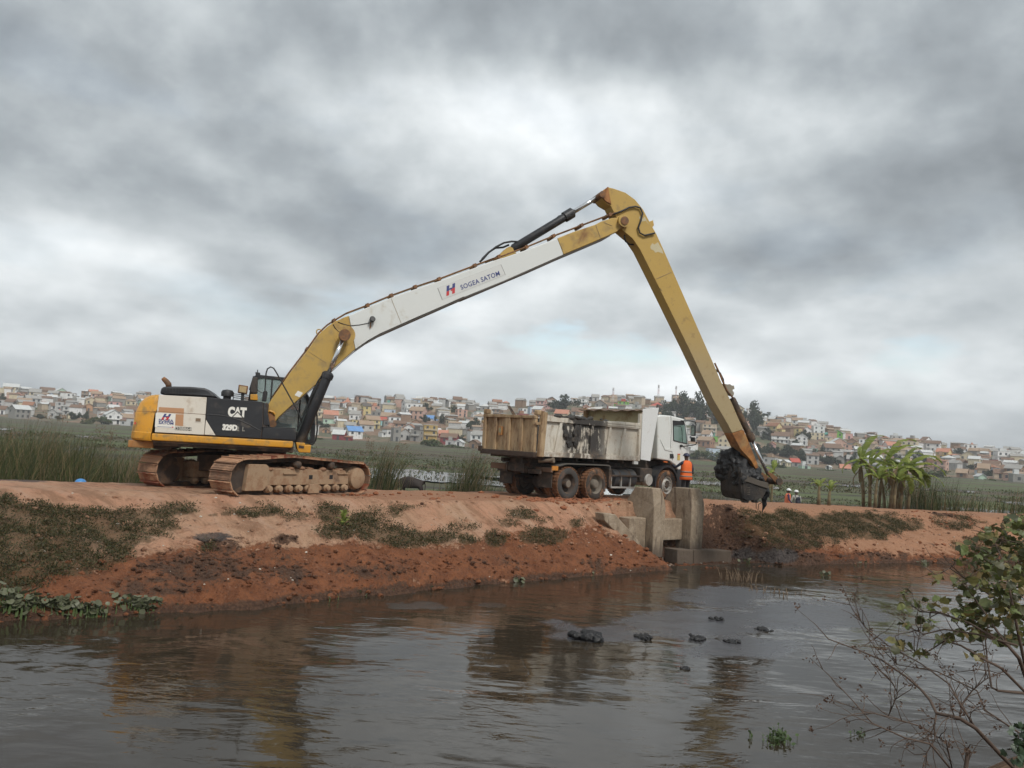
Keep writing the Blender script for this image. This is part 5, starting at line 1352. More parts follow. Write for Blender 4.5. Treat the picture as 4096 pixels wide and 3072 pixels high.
ws = MB().hexa([(6.56, .2, 1.95), (6.60, .2, 1.95), (6.60, 2.3, 1.95), (6.56, 2.3, 1.95), (6.38, .25, 2.85), (6.42, .25, 2.85), (6.42, 2.25, 2.85), (6.38, 2.25, 2.85)]); ws.build('windscreen', MATS['truck glass'], cabT)
# wheel arch and fender
arc = []
cx_, cz_ = 5.43, .53
for k in range(13):
    a = math.radians(-5 + 190 * k / 12); arc.append((cx_ + .66 * math.cos(a), cz_ + .66 * math.sin(a)))
arc_o = [(cx_ + (x - cx_) * 1.12, cz_ + (z - cz_) * 1.12) for x, z in arc]
fd_ = MB()
n_ = len(arc)
fd_.add([(x, .04, z) for x, z in arc] + [(x, .04, z) for x, z in arc_o] + [(x, .5, z) for x, z in arc] + [(x, .5, z) for x, z in arc_o],
        [f for i in range(n_ - 1) for f in ((i, n_ + i, n_ + i + 1, i + 1), (i, i + 1, 2 * n_ + i + 1, 2 * n_ + i), (n_ + i, 3 * n_ + i, 3 * n_ + i + 1, n_ + i + 1), (2 * n_ + i, 2 * n_ + i + 1, 3 * n_ + i + 1, 3 * n_ + i))] + [(0, 2 * n_, 3 * n_, n_), (n_ - 1, 2 * n_ - 1, 4 * n_ - 1, 3 * n_ - 1)])
fd_.build('wheel_arch', black_p, truck)
MB().box(4.74, 6.7, .52, 2.0, .9, 1.42).build('engine_block', chass, truck, bevel=.05)
MB().prism([(6.0, .45), (6.72, .45), (6.74, 1.2), (6.62, 1.35), (6.1, 1.22)], .06, .4).build('corner_step', black_p, truck, bevel=.03)
MB().prism(T([(1690, 655), (1722, 658), (1722, 668), (1690, 664)], .03), .02, .06).build('side_marker', M('amber lens', (.6, .14, .03), .4), truck)
# air intake stack and snorkel behind the cab
MB().prism(T([(1632, 300), (1664, 308), (1662, 640), (1628, 640)], .12), .10, .42).build('intake_duct', M('grey duct', (.22, .225, .22), .6, var=.15), truck, bevel=.03)
sn = T([(1634, 300), (1634, 250), (1640, 205), (1648, 180), (1640, 165), (1628, 196)], .3)
MB().tube([(x, .3, z) for x, z in sn[:4]], [.06, .055, .06, .085], 12).build('exhaust_stack', M('sooty pipe', (.07, .06, .055), .6, var=.3), truck, smooth=True)
MB().prism(T([(1606, 400), (1626, 330), (1630, 600), (1570, 640), (1566, 620)], .4), .3, 2.2).build('rear_cab_wall', M('dull beige', (.26, .23, .17), .8, var=.2), truck)
# fuel tank, air tank, side guard
tk = MB()
tank = T([(1270, 710), (1480, 720)], .15)
ft = MB().lathe([(0, .30), (.03, .345), (1.22, .345), (1.25, .30)], (tank[0][0], .42, .72), (1, 0, 0), 28)
ft = smooth_by_angle(ft.build('fuel_tank', M('tank black', (.05, .052, .055), .5, var=.3, vs=4, dirt=((.12, .09, .065), .3, 4)), truck))
for k in (.3, .85): MB().lathe([(k, .35), (k + .05, .35)], (tank[0][0], .42, .72), (1, 0, 0), 28).build('tank_strap', dark_m, ft)
at_ = T([(1560, 815)], .1)[0]
smooth_by_angle(MB().lathe([(0, .20), (.02, .215), (.75, .215), (.77, .19)], (at_[0], .06, at_[1]), (0, 1, 0), 28).build('air_tank', galv, truck))
g0, g1 = 2.16, 3.85
for z in (.40, .80): MB().box(g0, g1, .0, .05, z, z + .06).build('side_guard_rail', galv if z < .5 else dark_m, truck, bevel=.008)
for x in (2.20, 2.75, 3.25): MB().box(x, x + .05, .051, .11, .40, .86).build('side_guard_post', galv, truck, bevel=.006)
MB().box(2.05, 2.18, .02, .6, .42, 1.05).build('toolbox', dark_m, truck, bevel=.02)
MB().box(3.9, 4.6, .12, .8, .62, 1.12).build('battery_box', chass, truck, bevel=.03)
# mudguard, mud flaps, rear lamps
MB().prism([(-.62, 1.10), (-.10, 1.19), (2.02, 1.19), (2.10, 1.15), (2.10, .80), (2.07, .80), (2.06, 1.13), (1.98, 1.155), (-.10, 1.155), (-.60, 1.06)], .02, .72).build('mudguard', M('dusty mudguard', (.10, .092, .08), .85, var=.3, vs=3), truck)
MB().prism([(-.62, 1.10), (-.10, 1.19), (2.02, 1.19), (2.10, 1.15), (2.10, .80), (2.07, .80), (2.06, 1.13), (1.98, 1.155), (-.10, 1.155), (-.60, 1.06)], 1.83, 2.53).build('mudguard', MATS['dusty mudguard'], truck)
for y in (.08, 1.88): MB().box(-.74, -.71, y, y + .60, .38, 1.05).build('mud_flap', chass, truck, bevel=.005)
MB().box(-1.06, -.98, .30, 2.28, .80, .94).build('rear_bar', chass, truck, bevel=.01)
MB().box(-.90, -.80, -.02, .66, .88, 1.02).build('lamp_bar', M('rusty lamp bar', (.16, .095, .06), .8, var=.3), truck, bevel=.01)
MB().box(-.86, -.58, -.03, .01, .95, 1.09).build('reflector', M('orange reflector', (.55, .22, .035), .5, var=.3, vs=12), truck)
MB().box(-1.08, -.90, 1.9, 2.6, .86, 1.05).build('lamp_bar', MATS['rusty lamp bar'], truck, bevel=.01)
MB().lathe([(0, .06), (.45, .06), (.46, .09), (.52, .09)], (-1.15, .30, 1.22), (.35, -.9, .1), 14).build('hinge_tube', M('worn tube', (.18, .14, .10), .7, var=.3), truck)
MB().hexa([(-1.2, .9, .9), (-.9, .9, .9), (-.9, 1.7, .9), (-1.2, 1.7, .9), (-1.1, 1.0, 1.3), (-.9, 1.0, 1.3), (-.9, 1.6, 1.3), (-1.1, 1.6, 1.3)]).build('tow_frame', chass, truck)
rl = MB(); rnd = random.Random(4)
for k in range(5): rl.tube([(-1.1, .6 + .1 * k, 1.3), (-1.2, .65 + .1 * k, 1.1 - .05 * k), (-1.05, .8 + .1 * k, 1.0), (-.95, .95 + .1 * k, 1.15)], .018, 6)
rl.build('cable_bundle', dark_m, truck)['kind'] = 'stuff'
# mirrors
ma = T([(1862, 312), (1905, 312), (1940, 320), (1944, 350)], -.1)
MB().tube([(ma[0][0], .06, ma[0][1]), (ma[1][0], -.12, ma[1][1]), (ma[2][0], -.20, ma[2][1]), (ma[3][0], -.22, ma[3][1])], .02, 8).build('mirror_arm', black_r, truck)
mb_ = T([(1880, 530), (1920, 522), (1944, 512), (1948, 490)], -.1)
MB().tube([(mb_[0][0], .04, mb_[0][1]), (mb_[1][0], -.10, mb_[1][1]), (mb_[2][0], -.2, mb_[2][1]), (mb_[3][0], -.22, mb_[3][1])], .02, 8).build('mirror_arm', black_r, truck)
m1_ = T([(1938, 395), (1936, 470), (1888, 528)], -.22)
mo = MB().obox((m1_[0][0], -.24, m1_[0][1]), .10, .20, .40).build('mirror', black_r, truck, bevel=.03)
MB().obox((m1_[0][0] - .052, -.24, m1_[0][1]), .006, .16, .34).build('mirror_glass', M('mirror glass', (.5, .5, .48), .1, .8), mo)
MB().obox((m1_[1][0], -.24, m1_[1][1]), .10, .18, .17).build('mirror', black_r, truck, bevel=.03)
MB().obox((m1_[2][0] - .04, .0, m1_[2][1]), .10, .10, .10).build('mirror_foot', black_r, truck, bevel=.03)

# ------------------------------------------------------------------ concrete culvert head in the bank
q5 = lambda x, y: (2360 + x / 2.989, 1900 + y / 2.989)
CU = Frame(DK.w(21.0, 17.7, 0), 40)
def concrete(name, wet):
    mt, nt, bs = new_mat(name); b = NB(nt); co = b.co('Object')
    sx = b.n('ShaderNodeSeparateXYZ'); b.l(b.tc.outputs['Object'], sx.inputs[0])
    st = b.co('Object', (3.0, 3.0, .55))
    nA, nB, nC, nD = b.noise(co, 1.6, 6, .65), b.noise(co, 9, 6, .68), b.noise(st, 1.5, 6, .65, .4), b.noise(co, 34, 4, .6)
    c = b.mix(b.step(nA, .35, .68), (.34, .27, .195), (.25, .19, .13))
    c = b.mix(b.math('MULTIPLY', b.step(nB, .52, .66), .6), c, (.175, .13, .09))
    c = b.mix(b.math('MULTIPLY', b.step(nB, .46, .36), .5), c, (.42, .36, .28))
    c = b.mix(b.math('MULTIPLY', b.step(nC, .56, .66), .8), c, (.12, .08, .055))          # rain and rust runs
    tide = b.step(b.math('ADD', b.math('MULTIPLY', sx.outputs[2], -1.0), b.math('MULTIPLY', nC, 1.2)), 1.55 - wet, 2.05 - wet)
    c = b.mix(b.math('MULTIPLY', tide, .85), c, (.075, .055, .042))                       # damp foot below the flood mark
    b.l(c, bs.inputs['Base Color']); bs.inputs['Roughness'].default_value = .92
    b.l(b.bump(b.math('ADD', nB, b.math('MULTIPLY', nD, .4)), .6, .03), bs.inputs['Normal'])
    return mt
conc, conc_w = concrete('weathered concrete', 0.0), concrete('damp stained concrete', .25)
cul = empty('culvert_head', CU.o, CU.yaw, 'weathered concrete culvert with two tapered piers set in the red bank', 'culvert')
def CUv(pts, v): return [CU.at(*q5(*p), v) for p in pts]
def loft(name, rings, mt, parent, bevel=.03, label=None):
    b = MB(); n = len(rings[0])
    for r in rings: b.v += r
    b.f.append(tuple(range(n - 1, -1, -1))); b.mi.append(0)
    for k in range(len(rings) - 1):
        for j in range(n): b.f.append((k * n + j, k * n + (j + 1) % n, (k + 1) * n + (j + 1) % n, (k + 1) * n + j)); b.mi.append(0)
    b.f.append(tuple((len(rings) - 1) * n + j for j in range(n))); b.mi.append(0)
    return b.build(name, mt, parent, bevel=bevel, label=label)
def pier(u0, w, zt, zb, v_back=1.25):
    def ring(z, a, b_, c, d): return [(u0 + a, b_, z), (u0 + c, b_, z), (u0 + c, d, z), (u0 + a, d, z)]
    return loft('pier', [ring(zb, 0, -.02, w, v_back), ring(zb + 1.0, 0, -.02, w + .02, v_back), ring(-.1, 0, .0, w + .08, v_back), ring(.12, 0, .02, w + .06, v_back - .1), ring(zt, 0, .10, w - .06, v_back - .42)], conc, cul, bevel=.035)
pier(0, .50, .55, -1.62)
pr = CU.at(*q5(1213, 160), 0.05)
pier(pr[0], .62, .56, -1.45)
MB().box(-.02 - .78, -.02, .28, .75, -1.9, -.40).build('retaining_wall', conc, cul, bevel=.03)
MB().box(.52, pr[0] - .01, .34, .75, -1.15, -.46).build('retaining_wall', conc, cul, bevel=.03)
wg = CUv([(118, 450), (262, 462), (330, 540), (430, 650), (520, 760), (622, 890), (622, 965), (560, 985), (500, 970), (380, 820), (250, 660), (130, 540)], .1)
MB().prism(wg, -.05, .32).build('wing_wall', conc, cul, bevel=.03)
lw = CUv([(1048, 892), (1238, 896), (1232, 1082), (1045, 1070)], -.25); MB().prism(lw, -.25, .30).build('footing_block', conc_w, cul, bevel=.03)
lw = CUv([(1242, 893), (1690, 905), (1700, 1125), (1238, 1105)], -.15); MB().prism(lw, -.15, .5).build('low_wall', conc_w, cul, bevel=.03)
MB().box(.50, .56, .20, 1.5, -2.0, -1.16).build('culvert_barrel', conc_w, cul); MB().box(pr[0] + .02, pr[0] + .08, .31, 1.5, -2.0, -1.46).build('culvert_barrel', conc_w, cul)
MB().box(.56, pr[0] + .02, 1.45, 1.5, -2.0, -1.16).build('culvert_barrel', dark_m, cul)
for (a, c, v, r) in (((868, 985), (858, 1085), -.1, .03), ((1135, 1030), (1160, 1150), -.4, .028), ((1000, 1075), (985, 1110), -.3, .02), ((1530, 1075), (1535, 1150), -.5, .03)):
    p0, p1 = CU.at(*q5(*a), v), CU.at(*q5(*c), v)
    s_ = MB().tube([(p0[0], v, p0[1]), (p0[0] * .5 + p1[0] * .5 + .01, v, (p0[1] + p1[1]) / 2), (p1[0], v, p1[1] - .25)], [r * .8, r, r], 7).build('stake', M('weathered wood', (.14, .11, .085), .9, var=.3, vs=8))
    s_.location = CU.o; s_.rotation_euler = (0, 0, CU.yaw)
    tag(s_, {868: 'pale wooden stake inside the dark culvert mouth', 1135: 'leaning wooden stake before the culvert footing', 1000: 'short rotten stub at the culvert mouth', 1530: 'dark stub standing in the water beside the low wall'}[a[0]], 'stake', 'stakes at the culvert')
# rubble at the foot of the culvert
lum = []; rnd = random.Random(13); b = MB()
for k in range(70):
    x, y = rnd.uniform(560, 1080), rnd.uniform(930, 1170)
    if y < 900 + (x - 560) * .42 or (x > 830 and y < 1080): continue
    p = CU.at(*q5(x, y), -.15); b.lump((p[0], -.15 + rnd.uniform(-.2, .2), min(p[1], -1.3)), rnd.uniform(.05, .13), rnd, (1.3, 1, .8), 1, .4)
rb = b.build('culvert_rubble', M('rubble', (.18, .125, .09), .95, var=.35, vs=5), smooth=False); rb.location = CU.o; rb.rotation_euler = (0, 0, CU.yaw)
tag(rb, 'broken stones and earth washed out below the culvert mouth', 'rubble', None, 'stuff')

# ------------------------------------------------------------------ people and animal
skin_m = M('dark skin', (.075, .042, .028), .55, var=.1)
navy = M('navy cloth', (.022, .03, .055), .9, var=.2, vs=12)
trous = M('dark trousers', (.014, .014, .018), .9, var=.3, vs=12)
hivis = M('orange vest', (.75, .135, .02), .7, var=.08, vs=8)
strip_m = M('reflective strip', (.20, .17, .14), .5, var=.15, vs=20)
helm_w = M('white helmet', (.72, .72, .72), .35, var=.03)
def person(name, loc, yaw, label, larm, rarm, mats, lean=0.0, hands=True, group=None):
    """faces local +y; larm / rarm: elbow, wrist, fingertip positions"""
    root = empty(name, loc, yaw, label, 'person', group)
    V = [(0, 0, .95), (0, .0, 1.08), (0, lean * .3, 1.24), (0, lean * .7, 1.39), (0, lean * .95, 1.49), (0, .015 + lean, 1.555), (0, .025 + lean, 1.635), (0, .015 + lean, 1.70)]
    Rr = [(.155, .115), (.14, .10), (.155, .11), (.165, .105), .055, (.072, .085), (.08, .10), (.062, .078)]
    Ed = [(i, i + 1) for i in range(7)]
    def chain(start, pts, rad):
        p = start
        for q_, r_ in zip(pts, rad):
            V.append(q_); Rr.append(r_); Ed.append((p, len(V) - 1)); p = len(V) - 1
        return p
    ly = lean * .75
    hl_ = chain(3, [(-.185, ly, 1.40), larm[0], larm[1], larm[2]], [.062, .045, .032, (.036, .02)])
    hr_ = chain(3, [(.185, ly, 1.40), rarm[0], rarm[1], rarm[2]], [.062, .045, .032, (.036, .02)])
    for s in (-1, 1): chain(0, [(s * .095, 0, .86), (s * .105, .02, .50), (s * .105, -.01, .10), (s * .115, .13, .045)], [.088, .06, .045, .04])
    def assign(c):
        if c.z > 1.475: return 0
        for a in (larm, rarm):
            if (Vector(a[2]) - c).length < (Vector(a[2]) - Vector(a[1])).length * .95: return 0
        if c.z < .97 and abs(c.x) < .24: return 2
        return 1
    me = skin_mesh('body', V, Ed, Rr, mats, 2, assign)
    bm = bmesh.new(); bm.from_mesh(me)
    for a in (larm, rarm) if hands else ():           # five fingers rooted in the palm
        d = (Vector(a[2]) - Vector(a[1])).normalized(); side = d.cross(Vector((0, 1, .3))).normalized(); dn = d.cross(side)
        for k, (o_, ln) in enumerate(((-.028, .065), (-.010, .078), (.009, .074), (.026, .058), (.040, .05))):
            base = Vector(a[2]) + side * o_ - d * (.02 if k < 4 else .05)
            dd = d if k < 4 else (d + side * 1.1).normalized()
            tb = MB().tube([base, base + dd * ln * .5 + dn * .006, base + dd * ln + dn * .02], [.010, .009, .006], 6)
            vs = [bm.verts.new(p) for p in tb.v]
            for f in tb.f: bm.faces.new([vs[i] for i in f])
    fz = 1.63                                        # simple face: nose, brow, ears
    for c, r_, sq in (((0, .125 + lean, fz - .012), .018, (.8, 1, 1.5)), ((-.083, .02 + lean, fz), .022, (.5, 1, 1.5)), ((.083, .02 + lean, fz), .022, (.5, 1, 1.5)), ((0, .108 + lean, fz - .055), .022, (1.4, .6, .5))):
        tb = MB().lump(c, r_, random.Random(1), sq, 1, 0); vs = [bm.verts.new(p) for p in tb.v]
        for f in tb.f: bm.faces.new([vs[i] for i in f])
    bm.to_mesh(me); bm.free()
    for p in me.polygons: p.use_smooth = True
    put('body', me, root)
    return root
def torso_shell(name, levels, mt, parent, n=28, y0=0.0):
    b = MB()
    for z, rx, ry, oy in levels:
        for k in range(n):
            a = 2 * math.pi * k / n; b.v.append((rx * math.copysign(abs(math.cos(a)) ** .8, math.cos(a)), oy + ry * math.copysign(abs(math.sin(a)) ** .8, math.sin(a)), z))
    for i in range(len(levels) - 1):
        for k in range(n): b.f.append((i * n + k, i * n + (k + 1) % n, i * n + n + (k + 1) % n, i * n + n + k)); b.mi.append(0)
    o = b.build(name, mt, parent, smooth=True)
    s = o.modifiers.new('thick', 'SOLIDIFY'); s.thickness = .008
    return o
def vest(parent, mt, lean=0.0, stripes=True):
    L = [(.80, .235, .165, -.01), (.90, .225, .16, -.01), (1.05, .205, .15, 0), (1.22, .20, .15, lean * .3), (1.36, .20, .145, lean * .7), (1.44, .165, .115, lean * .8), (1.49, .085, .085, lean * .9)]
    v = torso_shell('vest', L, mt, parent)
    if stripes:
        for z0 in (.90, 1.06):
            torso_shell('reflective_strip', [(z0, .228 if z0 < 1 else .210, .163 if z0 < 1 else .154, -.01), (z0 + .05, .222 if z0 < 1 else .207, .161 if z0 < 1 else .153, -.008)], strip_m, v)
    return v
def hat(parent, mt, lean=0.0, r=.118, brim=True, z=1.64, name='helmet', brim_dir=1):
    h = MB().lathe([(0, r * 1.03), (.02, r * 1.02), (.06, r * .93), (.095, r * .68), (.115, r * .35), (.12, .005)], (0, .02 + lean, z), (0, 0, 1), 22)
    o = h.build(name, mt, parent, smooth=True)
    if brim: smooth_by_angle(MB().vprism([(x * r * 1.02, .02 + lean + brim_dir * y * r) for x, y in ((-.85, .55), (-.6, 1.2), (0, 1.5), (.6, 1.2), (.85, .55))], z, z + .012).build('brim', mt, o))
    return o
# man in the orange vest, his back to us, one hand on the cab door
pw = at_y(*((2745, 1880)), 31.35)
z_g = -.07
pz = person('person', (pw[0], pw[1], z_g), math.radians(24), 'worker in orange vest and navy cap leaning on the truck door', [(-.33, .18, 1.22), (-.30, .40, 1.30), (-.31, .50, 1.36)], [(.27, -.02, 1.14), (.25, .10, .92), (.24, .15, .83)], [skin_m, navy, trous])
pz.scale = (1.04, 1.04, 1.02)
vest(pz, hivis)
hat(pz, M('navy cap', (.02, .025, .06), .5, var=.3, vs=15), name='cap')
# two workers in white helmets beyond the far shoulder
p2 = at_y(3150, 1990, 45.0); p3 = at_y(3186, 1990, 45.6)
a_ = person('person', (p2[0], p2[1], -1.56), math.radians(-100), 'worker with white helmet and orange vest over purple sleeves beyond the road', [(-.30, .05, 1.15), (-.22, .22, 1.0), (-.15, .28, 1.0)], [(.30, .05, 1.15), (.22, .22, 1.0), (.15, .28, 1.0)], [skin_m, M('purple cloth', (.05, .03, .075), .9, var=.2), trous], .03, False)
vest(a_, M('faded orange vest', (.66, .16, .075), .75, var=.1), .03, False); hat(a_, helm_w, .03)
c_ = person('person', (p3[0], p3[1], -1.64), math.radians(8), 'worker with white helmet, pale shirt and dark backpack beyond the road', [(-.28, .05, 1.15), (-.22, .2, 1.0), (-.15, .26, 1.0)], [(.28, .05, 1.15), (.22, .2, 1.0), (.15, .26, 1.0)], [skin_m, M('pale shirt', (.45, .44, .40), .9, var=.15), trous], .02, False)
hat(c_, helm_w, .02)
bp = remesh_blob('backpack', [((0, -.20, 1.12), .14, (1.1, .7, 1.2)), ((0, -.19, 1.28), .13, (1.0, .65, 1.0)), ((0, -.26, 1.08), .10, (1.1, .6, 1.0))], .02, M('dark backpack', (.02, .022, .035), .8, var=.2), 3, .004, 6, 3)
put('backpack', bp, c_)
for s in (-1, 1): MB().tube([(s * .10, -.16, 1.36), (s * .11, -.06, 1.485), (s * .11, .09, 1.40), (s * .12, .10, 1.2)], .02, 6).build('backpack_strap', MATS['dark backpack'], c_)
# blue hard hat showing over the road edge
hp = at_z(323, 1922, 0.0); hp = at_y(323, 1924, hp[1] + .3)
bh_ = MB().lathe([(0, .155), (.025, .15), (.07, .135), (.11, .095), (.13, .045), (.135, .005)], (0, 0, 0), (0, 0, 1), 24)
hh = bh_.build('hard_hat', M('blue plastic', (.05, .22, .50), .4, var=.05), smooth=True, loc=(hp[0], hp[1], hp[2] - .07))
MB().vprism([(.10, -.10), (.20, -.08), (.22, 0), (.20, .08), (.10, .10)], -.005, .01).build('brim', M('dark blue brim', (.02, .06, .14), .5), hh)
tag(hh, 'bright blue hard hat just over the road edge left of the excavator', 'hard hat')
# grazing zebu
zp = at_y(1640, 1935, 45.0)
zeb = empty('grazing_zebu', (zp[0], zp[1], -1.42), math.radians(-8), 'dark brown humped cow grazing between reeds behind the road', 'cow')
ZV = [(.52, 0, .76), (.12, 0, .71), (-.30, 0, .74), (-.60, 0, .60), (-.80, 0, .38), (-.93, 0, .18), (-.99, 0, .08)]
ZR = [(.25, .28), (.30, .33), (.26, .30), (.17, .22), (.12, .15), (.08, .095), (.06, .06)]
ZE = [(0, 1), (1, 2), (2, 3), (3, 4), (4, 5), (5, 6)]
def zch(start, pts, rad):
    p = start
    for q_, r_ in zip(pts, rad): ZV.append(q_); ZR.append(r_); ZE.append((p, len(ZV) - 1)); p = len(ZV) - 1
zch(2, [(-.38, 0, .98)], [(.09, .11)])
for s in (-1, 1):
    zch(2, [(-.38, s * .15, .48), (-.36 + s * .05, s * .15, .26), (-.38 + s * .05, s * .15, .03)], [.085, .052, .05])
    zch(0, [(.56, s * .16, .52), (.68, s * .16, .30), (.62 + s * .03, s * .16, .03)], [.115, .055, .05])
zch(0, [(.78, 0, .80), (.83, 0, .55), (.82, 0, .30)], [.035, .02, .03])
cow_m = M('dark brown hide', (.022, .014, .011), .75, var=.35, vs=3, dirt=((.045, .028, .02), .3, 3))
put('body', skin_mesh('body', ZV, ZE, ZR, [cow_m], 2), zeb)
for s in (-1, 1):
    MB().tube([(-.76, s * .07, .47), (-.80, s * .15, .55), (-.86, s * .16, .66)], [.03, .022, .006], 8).build('horn', M('horn', (.10, .085, .07), .6), zeb, smooth=True)
    MB().lump((-.74, s * .17, .44), .07, random.Random(2), (.5, 1, .3), 2, .1).build('ear', cow_m, zeb, smooth=True)
# crumpled white plastic sheet on the far verge, seen under the truck
ps = MB(); nx_, ny_ = 26, 8; rnd = random.Random(6)
pA, pB = at_z(2405, 1982, -.18), at_z(2560, 1985, -.18)
for i in range(nx_):
    for j in range(ny_):
        t = i / (nx_ - 1); p = pA * (1 - t) + pB * t
        ps.v.append((p[0] - .02 * j + rnd.uniform(-.05, .05), p[1] + j * .14 + 4.2, -.62 + .05 * j + .10 * mnoise.noise(Vector((i * .55, j * .7, 2))) + .12 * abs(mnoise.noise(Vector((i * 1.3, j * 1.4, 9))))))
for i in range(nx_ - 1):
    for j in range(ny_ - 1): ps.f.append((i * ny_ + j, (i + 1) * ny_ + j, (i + 1) * ny_ + j + 1, i * ny_ + j + 1)); ps.mi.append(0)
o = ps.build('plastic_sheet', M('white plastic', (.55, .58, .58), .35, var=.1), smooth=True); o.modifiers.new('s', 'SOLIDIFY').thickness = .01
tag(o, 'crumpled white plastic sheet lying behind the truck wheels', 'plastic sheet')

# ------------------------------------------------------------------ the town on the hill
WALL = {'white': (.70, .70, .69), 'cream': (.55, .48, .34), 'yellow': (.56, .46, .22), 'ochre': (.42, .29, .10), 'orange': (.46, .27, .16), 'brick': (.33, .20, .14), 'brown': (.25, .165, .11), 'grey': (.27, .26, .24),
        'pale grey': (.44, .44, .43), 'salmon': (.53, .34, .27), 'pink': (.55, .33, .30), 'mint': (.42, .56, .45), 'cyan': (.32, .58, .58), 'pale blue': (.45, .52, .60), 'dark red': (.24, .045, .05), 'green': (.20, .45, .08), 'beige': (.45, .37, .27)}
ROOF = {'brown': (.17, .105, .07), 'tan': (.31, .22, .15), 'grey': (.30, .29, .27), 'rust': (.27, .13, .075), 'red': (.42, .085, .06), 'salmon': (.45, .20, .13), 'blue': (.13, .27, .52), 'white': (.52, .53, .52), 'teal': (.10, .30, .25), 'dark': (.10, .085, .075)}
wall_m = {k: M('wall ' + k, v, .9, var=.13, vs=.5, dirt=(tuple(x * .62 for x in v), .24, .9), streak=True) for k, v in WALL.items()}
roof_m = {k: M('roof ' + k, v, .75, var=.22, vs=.7) for k, v in ROOF.items()}
win_m = M('dark window', (.06, .066, .072), .25, var=.3, vs=.3)
trim_m = M('white trim', (.60, .60, .57), .8, var=.05)
win_me = MB().box(-.5, .5, -.5, .5, -.5, .5).mesh('window', win_m)
slab_me = MB().box(-.5, .5, -.5, .5, -.5, .5).mesh('balcony', trim_m)
HOUSES = []
def hill_hit(px, py):
    d = ray(px, py); Y = np.linspace(295, 640, 500)
    X, Zr = d[0] / d[1] * Y, EYE + d[2] / d[1] * Y
    k = np.where(Zr <= hill_z(X, Y))[0]
    if len(k) and k[0] > 0: y = Y[k[0]]
    elif len(k): y = Y[0]
    else:
        a = d[0] / d[1]; y = np.interp(a, _bas[:, 0], _bas[:, 1]) + 185
    return np.array([d[0] / d[1] * y, y, min(EYE + d[2] / d[1] * y, 1e9)])
